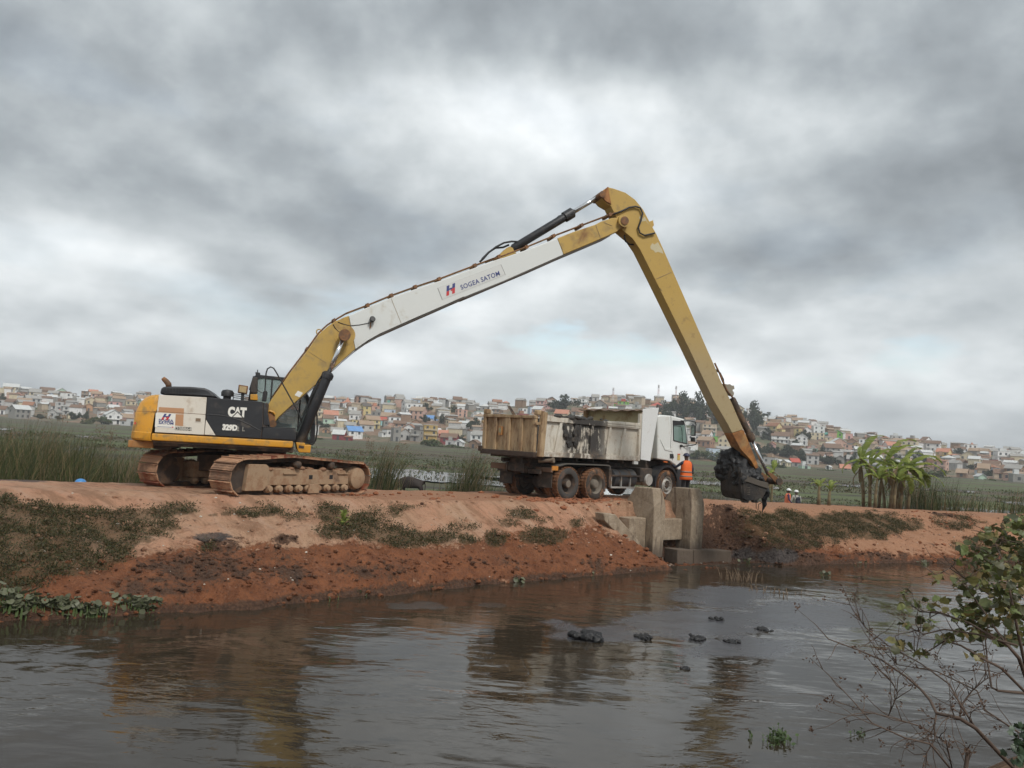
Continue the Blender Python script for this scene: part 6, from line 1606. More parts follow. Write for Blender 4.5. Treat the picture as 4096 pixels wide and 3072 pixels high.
def house(p, w, dp, h, yaw, wall, roof, rc, rnd, wins=True, name='house'):
    """front looks along local -y; p is the middle of the base"""
    st = max(1, int(round(h / 2.35)))
    root = bpy.data.objects.new(name, None); COL.objects.link(root); root.empty_display_size = 1
    root.location = tuple(p); root.rotation_euler = (0, 0, yaw)
    x, y = w / 2, dp / 2
    b = MB(); zb = -2.5
    if roof == 'front':
        rh = min(w * .32, 2.4); b.prism([(-x, zb), (x, zb), (x, h), (0, h + rh), (-x, h)], -y, y)
    elif roof == 'side':
        rh = min(dp * .33, 2.2); b.add([(-x, -y, zb), (x, -y, zb), (x, y, zb), (-x, y, zb), (-x, -y, h), (x, -y, h), (x, y, h), (-x, y, h), (-x, 0, h + rh), (x, 0, h + rh)], [(3, 2, 1, 0), (0, 1, 5, 4), (2, 3, 7, 6), (1, 2, 6, 9, 5), (3, 0, 4, 8, 7), (4, 5, 9, 8), (6, 7, 8, 9)])
    else: rh = .5; b.box(-x, x, -y, y, zb, h)
    b.build('wall', wall_m[wall], root)
    r = MB(); o_ = .35; th = .14
    if roof == 'front':
        k = rh / x; e = h - o_ * k
        for s in (-1, 1):
            r.prism([(s * (x + o_), e + .02), (0, h + rh + .02), (0, h + rh + th + .02), (s * (x + o_), e + th + .02)], -y - o_, y + o_)
    elif roof == 'side':
        k = rh / y; e = h - o_ * k
        for s in (-1, 1):
            r.hexa([(-x - o_, min(s * (y + o_), 0), (e if s < 0 else h + rh) + .02), (x + o_, min(s * (y + o_), 0), (e if s < 0 else h + rh) + .02), (x + o_, max(s * (y + o_), 0), (h + rh if s < 0 else e) + .02), (-x - o_, max(s * (y + o_), 0), (h + rh if s < 0 else e) + .02),
                    (-x - o_, min(s * (y + o_), 0), (e if s < 0 else h + rh) + th + .02), (x + o_, min(s * (y + o_), 0), (e if s < 0 else h + rh) + th + .02), (x + o_, max(s * (y + o_), 0), (h + rh if s < 0 else e) + th + .02), (-x - o_, max(s * (y + o_), 0), (h + rh if s < 0 else e) + th + .02)])
    elif roof == 'hip':
        rh = min(w, dp) * .28; g = max(x - y, .2)
        r.add([(-x - o_, -y - o_, h), (x + o_, -y - o_, h), (x + o_, y + o_, h), (-x - o_, y + o_, h), (-g, 0, h + rh), (g, 0, h + rh)], [(3, 2, 1, 0), (0, 1, 5, 4), (1, 2, 5), (2, 3, 4, 5), (3, 0, 4)])
    elif roof == 'shed':
        r.hexa([(-x - .3, -y - .4, h + .02), (x + .3, -y - .4, h + .02), (x + .3, y + .3, h + .72), (-x - .3, y + .3, h + .72), (-x - .3, -y - .4, h + .14), (x + .3, -y - .4, h + .14), (x + .3, y + .3, h + .85), (-x - .3, y + .3, h + .85)])
    else:
        r.box(-x - .12, x + .12, -y - .12, y + .12, h + .002, h + .18)
        if rnd.random() < .5: r.box(-x * .5, x * .3, -y * .2, y * .6, h + .185, h + 1.7)
    r.build('roof', roof_m[rc], root)
    if rnd.random() < .45 and w > 4:                  # lower side wing
        sg = rnd.choice((-1, 1)); aw, ad, ah = w * rnd.uniform(.35, .6), dp * rnd.uniform(.6, .9), h * rnd.uniform(.45, .7)
        x0, x1 = sorted((sg * (x + .01), sg * (x + aw))); y0 = -y + rnd.uniform(-.8, .6)
        MB().box(x0, x1, y0, y0 + ad, zb, ah).build('wing', wall_m[wall if rnd.random() < .6 else rnd.choice(('grey', 'beige', 'brick', 'white'))], root)
        zl, zh = ah + .02, ah + rnd.uniform(.3, .9)
        MB().hexa([(x0 - .2 * (sg < 0), y0 - .3, zl), (x1 + .2 * (sg > 0), y0 - .3, zl), (x1 + .2 * (sg > 0), y0 + ad + .2, zh), (x0 - .2 * (sg < 0), y0 + ad + .2, zh), (x0 - .2 * (sg < 0), y0 - .3, zl + .1), (x1 + .2 * (sg > 0), y0 - .3, zl + .1), (x1 + .2 * (sg > 0), y0 + ad + .2, zh + .1), (x0 - .2 * (sg < 0), y0 + ad + .2, zh + .1)]).build('wing_roof', roof_m[rc if rnd.random() < .5 else rnd.choice(('grey', 'rust', 'tan'))], root)
        o = put('window', win_me, root); o.location = ((x0 + x1) / 2, y0 - .01, ah * .55); o.scale = (.8, .09, .9)
    if wins:
        nc = max(1, int(w / 2.3)); fh = h / st
        for s in range(st):
            for c in range(nc):
                if rnd.random() < .08: continue
                o = put('window', win_me, root); o.location = (-x + w * (c + .5) / nc + rnd.uniform(-.1, .1), -y - .01, fh * (s + .52))
                dr = s == 0 and c == nc // 2 and rnd.random() < .5
                o.scale = (.95, .09, 1.9 if dr else 1.15)
                if dr: o.location.z = 1.0; o.name = 'door'
                o.scale.x *= min(1.0, w / nc / 1.6)
        sx = 1 if yaw < 0 else -1                      # the flank that turns to the camera
        for s in range(st):
            for yy in ((-.25, .25) if dp > 5 else (0,)):
                if rnd.random() < .35: continue
                o = put('window', win_me, root); o.location = (sx * (x + .01), yy * dp, fh * (s + .55)); o.scale = (.09, .8, 1.0)
        if st >= 2 and rnd.random() < .35:
            for s in range(1, st):
                o = put('balcony', slab_me, root); o.location = (0, -y - .35, fh * s + .05); o.scale = (w * .92, .66, .12)
                o = put('railing', slab_me, root); o.location = (0, -y - .64, fh * s + .55); o.scale = (w * .92, .05, .12)
    HOUSES.append(dict(o=root, p=np.array(p), w=w, d=dp, h=h, wall=wall, roof=roof, rc=rc, st=st))
    return root
def L3(x, y): return x / 3.16, 1480 + y / 3.16
# (centre x, base y, width, height in photo pixels, wall, roof shape, roof colour)
LM = [(229, 1592, 50, 26, 'mint', 'front', 'mint'), (192, 1618, 44, 32, 'white', 'front', 'blue'), (127, 1590, 44, 26, 'pale grey', 'flat', 'grey'), (175, 1584, 54, 22, 'brown', 'side', 'brown'), (61, 1598, 28, 20, 'salmon', 'front', 'salmon'), (345, 1647, 32, 24, 'orange', 'front', 'brown'),
      (352, 1615, 43, 14, 'cream', 'front', 'tan'), (291, 1624, 50, 30, 'grey', 'flat', 'grey'), (253, 1637, 27, 20, 'brown', 'front', 'brown'), (104, 1640, 32, 17, 'pink', 'flat', 'tan'), (199, 1640, 20, 18, 'white', 'side', 'brown'), (273, 1672, 28, 17, 'cream', 'front', 'grey'), (236, 1656, 18, 13, 'salmon', 'shed', 'red'),
      (505, 1692, 36, 26, 'white', 'front', 'white'), (443, 1692, 40, 26, 'salmon', 'flat', 'tan'), (506, 1656, 22, 15, 'yellow', 'front', 'grey'), (391, 1598, 17, 15, 'yellow', 'flat', 'tan'), (451, 1600, 36, 12, 'salmon', 'side', 'salmon'), (94, 1621, 30, 12, 'white', 'front', 'tan'), (133, 1622, 42, 20, 'white', 'side', 'brown'), (30, 1560, 60, 14, 'cream', 'side', 'white'), (85, 1607, 20, 12, 'ochre', 'flat', 'tan'),
      (1407, 1757, 64, 34, 'white', 'side', 'blue'), (1352, 1764, 50, 28, 'dark red', 'side', 'white'), (1716, 1762, 58, 62, 'ochre', 'flat', 'white'), (1429, 1715, 68, 34, 'yellow', 'flat', 'tan'), (1482, 1714, 60, 36, 'yellow', 'side', 'tan'), (1538, 1699, 48, 18, 'cyan', 'side', 'red'), (1653, 1656, 68, 42, 'white', 'flat', 'grey'), (1381, 1630, 44, 18, 'white', 'hip', 'salmon'),
      (1405, 1656, 36, 28, 'white', 'flat', 'white'), (1473, 1628, 50, 16, 'cream', 'flat', 'cream'), (1497, 1641, 35, 17, 'salmon', 'flat', 'pink'), (1552, 1630, 28, 18, 'cyan', 'flat', 'teal'), (1554, 1670, 48, 32, 'pale blue', 'flat', 'grey'), (1417, 1680, 44, 24, 'white', 'side', 'grey'), (1769, 1662, 54, 24, 'cream', 'hip', 'grey'), (1843, 1667, 44, 28, 'salmon', 'flat', 'salmon'), (1913, 1680, 34, 34, 'white', 'flat', 'teal'),
      (1877, 1697, 36, 26, 'mint', 'flat', 'white'), (1663, 1766, 44, 46, 'grey', 'flat', 'dark'), (1614, 1750, 34, 32, 'brown', 'front', 'brown'), (1578, 1766, 32, 54, 'grey', 'flat', 'grey'), (1543, 1741, 50, 26, 'cream', 'hip', 'brown'), (1898, 1797, 38, 26, 'brown', 'front', 'brown'), (1836, 1787, 32, 19, 'white', 'front', 'white'), (1799, 1787, 36, 24, 'pale grey', 'flat', 'grey'), (1771, 1754, 38, 20, 'dark red', 'side', 'salmon'), (1801, 1736, 30, 24, 'white', 'flat', 'white'),
      (1861, 1734, 20, 14, 'orange', 'front', 'rust'), (1316, 1680, 60, 22, 'white', 'side', 'salmon'), (1307, 1697, 44, 24, 'mint', 'side', 'brown'), (1362, 1708, 50, 20, 'mint', 'front', 'grey'), (1342, 1741, 50, 16, 'cream', 'side', 'grey'), (1298, 1736, 28, 15, 'orange', 'front', 'brown'), (1508, 1678, 44, 30, 'grey', 'flat', 'grey'), (1640, 1671, 36, 12, 'pale blue', 'side', 'grey'), (1717, 1685, 36, 12, 'white', 'side', 'blue'),
      (2495, 1632, 38, 26, 'green', 'flat', 'red'), (2634, 1642, 60, 18, 'salmon', 'hip', 'red'), (2800, 1712, 60, 20, 'pale grey', 'hip', 'grey'), (2838, 1743, 62, 46, 'beige', 'flat', 'tan'), (2857, 1768, 36, 22, 'green', 'flat', 'green'), (2771, 1682, 32, 24, 'white', 'side', 'grey'), (2344, 1640, 26, 14, 'salmon', 'front', 'salmon'), (2310, 1672, 48, 26, 'grey', 'side', 'brown'), (2250, 1676, 58, 22, 'cream', 'side', 'salmon'), (2550, 1632, 32, 14, 'pale grey', 'flat', 'grey'),
      (3116, 1724, 118, 36, 'cream', 'flat', 'tan'), (3098, 1727, 56, 14, 'cream', 'hip', 'red'), (3191, 1748, 36, 34, 'yellow', 'flat', 'tan'), (3130, 1774, 74, 30, 'white', 'side', 'brown'), (3229, 1739, 38, 20, 'white', 'front', 'grey'), (3270, 1732, 58, 15, 'white', 'side', 'salmon'), (3271, 1760, 58, 28, 'cream', 'flat', 'grey'), (3356, 1760, 42, 27, 'green', 'front', 'green'), (3313, 1755, 44, 15, 'cream', 'hip', 'teal'), (3397, 1757, 32, 22, 'pink', 'flat', 'rust'),
      (3360, 1790, 62, 20, 'salmon', 'front', 'white'), (3338, 1820, 70, 28, 'grey', 'side', 'brown'), (3407, 1808, 44, 28, 'salmon', 'flat', 'tan'), (3434, 1806, 30, 28, 'yellow', 'front', 'tan'), (3473, 1794, 56, 36, 'white', 'flat', 'grey'), (3582, 1799, 60, 16, 'white', 'side', 'salmon'), (3652, 1805, 64, 40, 'cream', 'flat', 'rust'), (3772, 1854, 38, 34, 'ochre', 'flat', 'tan'), (3882, 1846, 28, 26, 'orange', 'front', 'rust'), (4028, 1847, 66, 40, 'white', 'flat', 'white'),
      (3985, 1867, 28, 28, 'dark red', 'flat', 'grey'), (3948, 1857, 38, 23, 'white', 'flat', 'grey'), (3740, 1806, 34, 12, 'salmon', 'side', 'rust'), (3934, 1922, 32, 16, 'mint', 'front', 'white'), (4082, 1934, 48, 36, 'grey', 'flat', 'white'), (3716, 1852, 46, 19, 'white', 'flat', 'grey'), (3734, 1870, 56, 22, 'brick', 'flat', 'rust'), (3368, 1860, 32, 28, 'grey', 'front', 'grey'), (3251, 1808, 40, 22, 'pink', 'flat', 'tan'),
      (3123, 1856, 24, 10, 'white', 'front', 'white'), (3150, 1870, 26, 22, 'cream', 'front', 'white'), (3183, 1870, 36, 22, 'grey', 'side', 'red'), (3225, 1879, 36, 15, 'mint', 'flat', 'mint'), (3387, 1884, 40, 11, 'cream', 'side', 'pink'), (3323, 1882, 16, 14, 'white', 'front', 'white'), (3095, 1795, 26, 19, 'pink', 'front', 'salmon'), (3800, 1836, 40, 14, 'white', 'front', 'grey'), (4010, 1915, 44, 22, 'beige', 'side', 'brown'), (3860, 1912, 40, 20, 'brown', 'side', 'tan')]
ROOF_ALIAS = {'cream': 'tan', 'pink': 'salmon', 'mint': 'white', 'green': 'teal'}
rnd = random.Random(77)
for cx, by, w, h, wall, rt, rc in LM:
    p = hill_hit(cx, by); k = p[1] / F
    yaw = -math.atan2(p[0], p[1]) + rnd.uniform(-.38, .38)
    dp = min(max(4.5, w * k * rnd.uniform(.75, 1.0)), 9)
    p = p + np.array([0, dp / 2, 0])
    house(p, w * k * .92, dp, h * k, yaw, wall, rt, ROOF_ALIAS.get(rc, rc), rnd)
walls = ['white'] * 11 + ['cream'] * 6 + ['brown'] * 3 + ['brick'] * 2 + ['grey'] * 5 + ['pale grey'] * 7 + ['beige'] * 5 + ['salmon'] * 2 + ['orange', 'pink', 'mint', 'pale blue', 'yellow', 'dark red']
roofs = ['brown'] * 4 + ['tan'] * 6 + ['grey'] * 8 + ['rust'] * 2 + ['white'] * 5 + ['dark', 'salmon']
TREE_SPOTS = [(2985, 1800, 44, 40), (3030, 1830, 50, 44), (3070, 1815, 40, 34), (3120, 1822, 44, 30), (3190, 1822, 44, 34), (3215, 1845, 44, 30), (3290, 1830, 40, 34), (3310, 1860, 50, 30), (3400, 1850, 36, 36), (3450, 1835, 40, 34), (3505, 1830, 40, 34), (3655, 1850, 36, 36), (3580, 1850, 40, 36), (3900, 1880, 40, 24), (60, 1668, 40, 20), (160, 1676, 36, 16), (2250, 1642, 76, 50), (2275, 1698, 56, 34), (2325, 1700, 52, 32), (2690, 1668, 60, 76), (2735, 1672, 64, 84), (2672, 1690, 40, 50), (2795, 1690, 60, 100), (2845, 1720, 64, 120), (2880, 1690, 44, 80), (3015, 1728, 60, 98), (3062, 1668, 34, 16), (3078, 1760, 46, 40), (3217, 1762, 36, 40), (2960, 1830, 50, 40), (3000, 1860, 60, 44), (3050, 1850, 44, 36), (3100, 1880, 60, 26),
              (373, 1600, 26, 24), (300, 1676, 32, 34), (345, 1680, 26, 28), (326, 1655, 22, 20), (5, 1615, 24, 34), (1275, 1712, 50, 26), (1640, 1735, 46, 28), (1700, 1655, 38, 34), (1890, 1720, 36, 40), (1765, 1695, 26, 34), (3690, 1868, 56, 48), (3625, 1868, 44, 44), (3835, 1836, 60, 34), (3795, 1862, 40, 20), (3420, 1862, 40, 44), (3180, 1790, 30, 30), (3330, 1850, 40, 30), (3150, 1830, 60, 40), (2640, 1668, 40, 30), (1820, 1650, 24, 24), (3950, 1906, 40, 22), (4020, 1905, 44, 24), (1700, 1690, 24, 26), (3480, 1850, 40, 40), (2945, 1780, 40, 40), (3260, 1850, 60, 30), (235, 1680, 24, 20), (420, 1690, 40, 20), (1840, 1760, 30, 16), (2700, 1800, 40, 26)]
tries = 0
occ = [(hh_['p'][0], hh_['p'][1], max(hh_['w'], hh_['d']) / 2) for hh_ in HOUSES]
occ += [(lambda q_: (q_[0], q_[1], 2.0))(hill_hit(t[0], t[1])) for t in TREE_SPOTS]
while len(HOUSES) < 296 and tries < 9000:
    tries += 1
    px = rnd.uniform(-10, 4110)
    if 585 < px < 1000: continue
    d = ray(px, 1700); a = d[0] / d[1]
    d0 = np.interp(a, _bas[:, 0], _bas[:, 1])
    y = d0 + 4 + 190 * rnd.random()
    x = a * y
    w = rnd.uniform(3.6, 7.6); dp = rnd.uniform(3.6, 6)
    if any((x - ox) ** 2 + (y - oy) ** 2 < ((max(w, dp) / 2 + r_) * .98) ** 2 for ox, oy, r_ in occ): continue
    z = float(hill_z(x, y))
    if 2640 < px < 2920 and 1.74 < z and rnd.random() < .25: continue
    h = rnd.choice([2.4, 2.6, 3.0, 4.2, 4.6, 4.8])
    rt = rnd.choice(['front', 'side', 'side', 'side', 'flat', 'flat', 'shed', 'hip'])
    house((x, y, z), w, dp, h, -math.atan2(x, y) + rnd.uniform(-.6, .6), rnd.choice(walls), rt, rnd.choice(roofs), rnd)
    occ.append((x, y, max(w, dp) / 2))
# the farthest roofs, packed too tightly to tell apart
b = MB(); far_w, far_r = ['white', 'cream', 'brown', 'white', 'grey', 'pale grey', 'beige', 'salmon'], ['brown', 'tan', 'grey', 'grey', 'white']
fm = [wall_m[k] for k in far_w] + [roof_m[k] for k in far_r]
tries = n_far = 0
while n_far < 330 and tries < 12000:
    tries += 1
    px = rnd.uniform(-10, 4110)
    if 600 < px < 980: continue
    d = ray(px, 1700); a = d[0] / d[1]; y = np.interp(a, _bas[:, 0], _bas[:, 1]) + rnd.uniform(25, 205); x = a * y
    w, dp, h = rnd.uniform(3.6, 6.5), rnd.uniform(3.5, 5.5), rnd.choice([2.3, 2.6, 3.2, 4.4])
    if any((x - ox) ** 2 + (y - oy) ** 2 < ((max(w, dp) / 2 + r_) * .9) ** 2 for ox, oy, r_ in occ): continue
    z = float(hill_z(x, y)); yaw = -math.atan2(x, y) + rnd.uniform(-.6, .6); R_ = Matrix.Rotation(yaw, 3, 'Z'); n_far += 1
    occ.append((x, y, max(w, dp) / 2))
    def pl(q_): return tuple(R_ @ Vector(q_) + Vector((x, y, z)))
    b.cur = rnd.randrange(8); X_, Y_ = w / 2, dp / 2
    b.hexa([pl(q_) for q_ in ((-X_, -Y_, -2), (X_, -Y_, -2), (X_, Y_, -2), (-X_, Y_, -2), (-X_, -Y_, h), (X_, -Y_, h), (X_, Y_, h), (-X_, Y_, h))])
    b.cur = 8 + rnd.randrange(5); o_ = .3; rh = rnd.uniform(.6, 1.6)
    b.add([pl(q_) for q_ in ((-X_ - o_, -Y_ - o_, h), (X_ + o_, -Y_ - o_, h), (X_ + o_, Y_ + o_, h), (-X_ - o_, Y_ + o_, h), (-X_ - o_, 0, h + rh), (X_ + o_, 0, h + rh))], [(3, 2, 1, 0), (0, 1, 5, 4), (1, 2, 5), (2, 3, 4, 5), (3, 0, 4)])
tag(b.build('packed_roofs', fm), 'tightly packed small roofs between the larger houses on the hill', 'houses', None, 'stuff')
# power poles between the houses
PLAB = ['thin pole above the reeds at far left', 'thin pole left of the excavator counterweight', 'thin pole at the marsh edge right of the boom cylinder', 'thin pole above the grazing cow', 'thin pole above the pond', 'thin pole beside the truck tailgate', 'left one of two poles by the long cream school', 'right one of two poles by the long cream school', 'thin pole among houses left of the banana plants', 'thin pole behind the banana leaves', 'thin pole right of the banana plants', 'thin pole near the right edge']
pole_m = M('pole wood', (.16, .14, .12), .9)
for i, (px, py, hp) in enumerate(((90, 1650, 30), (410, 1680, 30), (1460, 1765, 34), (1600, 1700, 30), (1760, 1720, 30), (1935, 1720, 36), (3140, 1690, 34), (3165, 1700, 30), (3300, 1800, 30), (3520, 1830, 34), (3850, 1860, 32), (4060, 1880, 34))):
    p = hill_hit(px, py); k = p[1] / F
    r = empty('power_pole', p, 0, PLAB[i], 'pole', 'power poles in the town')
    MB().tube([(0, 0, -1), (0, 0, hp * k)], [.12, .09], 6).build('post', pole_m, r); MB().box(-.7, .7, -.06, .06, hp * k - .5, hp * k - .38).build('crossarm', pole_m, r)
# little belfries on two roofs
def spire(px, py, hpx, lab):
    p = hill_hit(px, py); k = p[1] / F; s = hpx * k
    r = empty('church_tower', p - np.array([0, 0, 2]), 0, lab, 'tower')
    MB().box(-s * .22, s * .22, -s * .22, s * .22, 0, 2 + s * .55).build('wall', wall_m['white' if px < 2000 else 'salmon'], r)
    t = 2 + s * .551; a = s * .28
    MB().add([(-a, -a, t), (a, -a, t), (a, a, t), (-a, a, t), (0, 0, t + s * .55)], [(3, 2, 1, 0), (0, 1, 4), (1, 2, 4), (2, 3, 4), (3, 0, 4)]).build('spire', roof_m['salmon'], r)
spire(1389, 1632, 40, 'small white bell tower with pointed salmon roof above the red house')
spire(3887, 1808, 36, 'small salmon church tower with a pointed roof on the right ridge')
# radio masts on the ridge
def mast(px, top, base, lab, wd=.9):
    p = hill_hit(px, base); k = p[1] / F; h = (base - top) * k + 3
    p[2] -= 3
    r = empty('radio_mast', p, .4, lab, 'mast', 'radio masts on the ridge')
    red_, wh_ = M('mast red', (.42, .12, .10), .7), M('mast white', (.55, .55, .55), .7)
    w0, w1 = wd, wd * .45
    for i in range(3):
        a = 2 * math.pi * i / 3
        b = MB(); n = 6
        for s in range(n):
            z0, z1 = h * s / n, h * (s + 1) / n; r0, r1 = w0 + (w1 - w0) * s / n, w0 + (w1 - w0) * (s + 1) / n
            b.cur = s % 2; b.tube([(r0 * math.cos(a), r0 * math.sin(a), z0), (r1 * math.cos(a), r1 * math.sin(a), z1)], .07, 5)
        b.build('leg', [red_, wh_], r)
    b = MB(); n = int(h / 1.1)
    for s in range(n):
        for i in range(3):
            a, c = 2 * math.pi * (i + s) / 3, 2 * math.pi * (i + s + 1) / 3; r0, r1 = w0 + (w1 - w0) * s / n, w0 + (w1 - w0) * (s + 1) / n
            b.tube([(r0 * math.cos(a), r0 * math.sin(a), h * s / n), (r1 * math.cos(c), r1 * math.sin(c), h * (s + 1) / n)], .04, 4)
    b.build('bracing', wh_, r)['kind'] = 'stuff'
    for i in range(3):
        a = 2 * math.pi * i / 3; MB().box(.35 * math.cos(a) - .15, .35 * math.cos(a) + .15, .35 * math.sin(a) - .15, .35 * math.sin(a) + .15, h - 2.0, h - .3).build('antenna_panel', wh_, r)
mast(2450, 1550, 1628, 'red and white lattice mast above the truck bed guard'); mast(2631, 1538, 1630, 'tall lattice mast beside the truck exhaust stack'); mast(2701, 1543, 1640, 'lattice mast with a broad head rising from dark trees', .8); mast(2409, 1594, 1636, 'shortest thin mast left of the others', .4)
# trees between the houses
def crown_mesh(seed, n=1500, name='crown', leaf=.15):
    g = np.random.default_rng(seed); P = []
    cl_ = [(g.normal(size=3) * (.42, .42, .30) + (0, 0, .55), g.uniform(.22, .42)) for _ in range(11)]
    for c, r in cl_:
        m_ = n // 11; d = g.normal(size=(m_, 3)); d /= np.linalg.norm(d, axis=1)[:, None]
        P.append(c + d * (r * g.random(m_)[:, None] ** .4) * (1, 1, .8))
    P = np.concatenate(P)
    return np_mesh(name, *leaf_cloud(P, g.uniform(.6, 1.4, len(P)) * leaf, g.uniform(.5, 1.1, len(P)) * leaf, g, .2), TREE_M, False)
crowns = [crown_mesh(s) for s in (1, 2, 3, 4, 5)]
bark = M('bark', (.09, .07, .055), .95, var=.3, vs=3)
def trunk_mesh(seed):
    g = random.Random(seed); b = MB()
    b.tube([(0, 0, -.3), (.01, 0, .2), (.0, .02, .5), (.02, 0, .8)], [.05, .042, .03, .012], 8)
    for k in range(5):
        a = g.uniform(0, 6.3); z = g.uniform(.25, .5); b.tube([(0, 0, z), (.18 * math.cos(a), .18 * math.sin(a), z + .15), (.34 * math.cos(a), .34 * math.sin(a), z + .22)], [.022, .015, .006], 6)
    return b.mesh('trunk', bark, True)
trunks = [trunk_mesh(s) for s in (1, 2, 3)]
TREES = []
for i, (cx, by, w, h) in enumerate(TREE_SPOTS):
    p = hill_hit(cx, by); k = p[1] / F
    r = bpy.data.objects.new('tree', None); COL.objects.link(r); r.location = tuple(p); r.rotation_euler = (0, 0, rnd.uniform(0, 6.3))
    c = put('crown', crowns[i % 5], r); t = put('trunk', trunks[i % 3], r)
    for o in (c, t): o.scale = (w * k * .72, w * k * .72, h * k * .88)
    TREES.append((r, cx, by, w, h))
# labels that single out each house and tree
ZONES = [(150, 'above reeds at far left'), (300, 'above reeds left of hard hat'), (590, 'left of excavator counterweight'), (1260, 'beside excavator cab'), (1400, 'right of the boom cylinder'), (1520, 'above track reed clump'), (1640, 'above the grazing cow'), (1780, 'above the pond'), (1930, 'left of truck tailgate'), (2160, 'above the tailgate'), (2420, 'above the truck bed'), (2680, 'above the truck cab'), (2800, 'right of the truck cab'), (2930, 'between mirror and bucket'), (3080, 'right of the stick'), (3200, 'above the helmeted workers'), (3330, 'well left of bananas'), (3460, 'just left of bananas'), (3680, 'behind bananas'), (3840, 'right of bananas'), (3960, 'far right before the edge'), (9999, 'at the right edge')]
def zone(px): return next(t for lim, t in ZONES if px < lim)
def tier(y, x):
    t = (y - np.interp(x / y, _bas[:, 0], _bas[:, 1])) / 190
    return 'at marsh edge' if t < .12 else 'low down' if t < .32 else 'halfway up' if t < .58 else 'high up' if t < .82 else 'on ridge'
NUM = ['', 'leftmost', 'second-from-left', 'third-from-left', 'fourth-from-left', 'fifth-from-left', 'sixth-from-left', 'seventh-from-left']
RT = {'front': 'gable', 'side': 'pitched', 'hip': 'hipped', 'flat': 'flat', 'shed': 'lean-to'}
by_lab = {}
for hh_ in HOUSES:
    px, py = proj(hh_['p']); hh_['px'] = px
    s = {1: 'single-storey', 2: 'two-storey', 3: 'three-storey'}.get(hh_['st'], 'tall')
    lab = f"{hh_['wall']} {s} house, {hh_['rc']} {RT[hh_['roof']]} roof, {tier(hh_['p'][1], hh_['p'][0])} {zone(px)}"
    by_lab.setdefault(lab, []).append(hh_)
for lab, L_ in by_lab.items():
    L_.sort(key=lambda q_: q_['px'])
    for i, hh_ in enumerate(L_):
        tag(hh_['o'], lab if len(L_) == 1 else f'{NUM[i + 1]} {lab}', 'house', 'houses on the town hill')
by_lab = {}
for r, cx, by, w, h in TREES:
    sz = 'tall' if h > 70 else 'broad' if w > 50 else 'small' if w < 30 else 'rounded'
    by_lab.setdefault(f'{sz} dark tree {tier(r.location.y, r.location.x)} among houses {zone(cx)}', []).append((cx, r))
for lab, L_ in by_lab.items():
    L_.sort(key=lambda q_: q_[0])
    for i, (cx, r) in enumerate(L_): tag(r, lab if len(L_) == 1 else f'{NUM[i + 1]} {lab}', 'tree', 'trees on the town hill')

# ------------------------------------------------------------------ marsh and bank plants
rg = np.random.default_rng(5)
def ground_z(x, y):
    u, v, _ = DK.loc((x, y, 0)); r = v - float(f_vc(u))
    if r < 8.0: return max(float(dike0(u, v)), MARSH_Z if r > 5 else -9)
    return MARSH_Z
def scatter(n, x0, x1, d0, d1, pw=1.0):
    """ground points spread over a wedge of photo columns x0..x1 and depths d0..d1"""
    P = []
    while len(P) < n:
        px = rg.uniform(x0, x1); y = d0 * (d1 / d0) ** (rg.random() ** pw)
        d = ray(px, 1800); x = d[0] / d[1] * y
        u, v, _ = DK.loc((x, y, 0))
        if v - float(f_vc(u)) < 6.2: 
            if rg.random() < .02: n -= 1
            continue
        if 1500 < px < 1780 and y < 60 and d0 < 60: continue
        P.append((x, y, ground_z(x, y) - .03))
    return np.array(P)
# low marsh plants
parts = []
P = scatter(6400, -150, 4250, 27, 150, 1.0)
k = np.clip(P[:, 1] / 70, .5, 1.5)
nzv = np.array([mnoise.fractal(Vector((x * .05, y * .09, 1)), 1, 2, 3) for x, y in P[:, :2]])
P, k = P[nzv > -.12], k[nzv > -.12]
m_ = 9
W = np.repeat(P, m_, 0); kk = np.repeat(k, m_)
W[:, :2] += rg.normal(size=(len(W), 2)) * (.22 * kk)[:, None] * (1.6, 1); W[:, 2] += rg.random(len(W)) * .10 * kk
parts.append(leaf_cloud(W, rg.uniform(.12, .34, len(W)) * kk ** .8, rg.uniform(.05, .13, len(W)) * kk ** .9, rg, .35))
tag(put('marsh_plants', np_mesh('marsh_plants', *join(parts), MARSHV_M, False)), 'low green and brown marsh plants covering the flooded fields', 'marsh plants', None, 'stuff')
# tall reeds left of and behind the excavator
def reed_field(n, x0, x1, d0, d1, h0, h1, lean):
    P = scatter(n, x0, x1, d0, d1)
    nz_ = np.array([mnoise.fractal(Vector((x * .35, y * .35, 6)), 1, 2, 3) for x, y in P[:, :2]])
    P = P[nz_ > -.15]; m_ = 11
    W = np.repeat(P, m_, 0); W[:, :2] += rg.normal(size=(len(W), 2)) * .16
    H = np.repeat(rg.uniform(h0, h1, len(P)), m_) * rg.uniform(.6, 1.1, len(W))
    return blades(W, H, rg.uniform(.014, .030, len(W)), rg, lean, .26, 3)
parts = [reed_field(650, -120, 330, 26.5, 40, 1.4, 3.0, (.12, 0)), reed_field(400, 200, 760, 27.5, 42, 1.0, 2.4, (.12, 0)), reed_field(150, 560, 1250, 30, 44, .7, 1.3, (.15, 0)), reed_field(40, 1760, 2100, 40, 52, .3, .8, (.15, 0)), reed_field(110, 2600, 4150, 44, 62, .3, .8, (.1, 0)), reed_field(120, -100, 700, 40, 70, .9, 1.6, (.1, 0))]
tag(put('reeds', np_mesh('reeds', *join(parts), REED_M, False)), 'tall olive reeds massed behind the road left of the excavator', 'reeds', None, 'stuff')
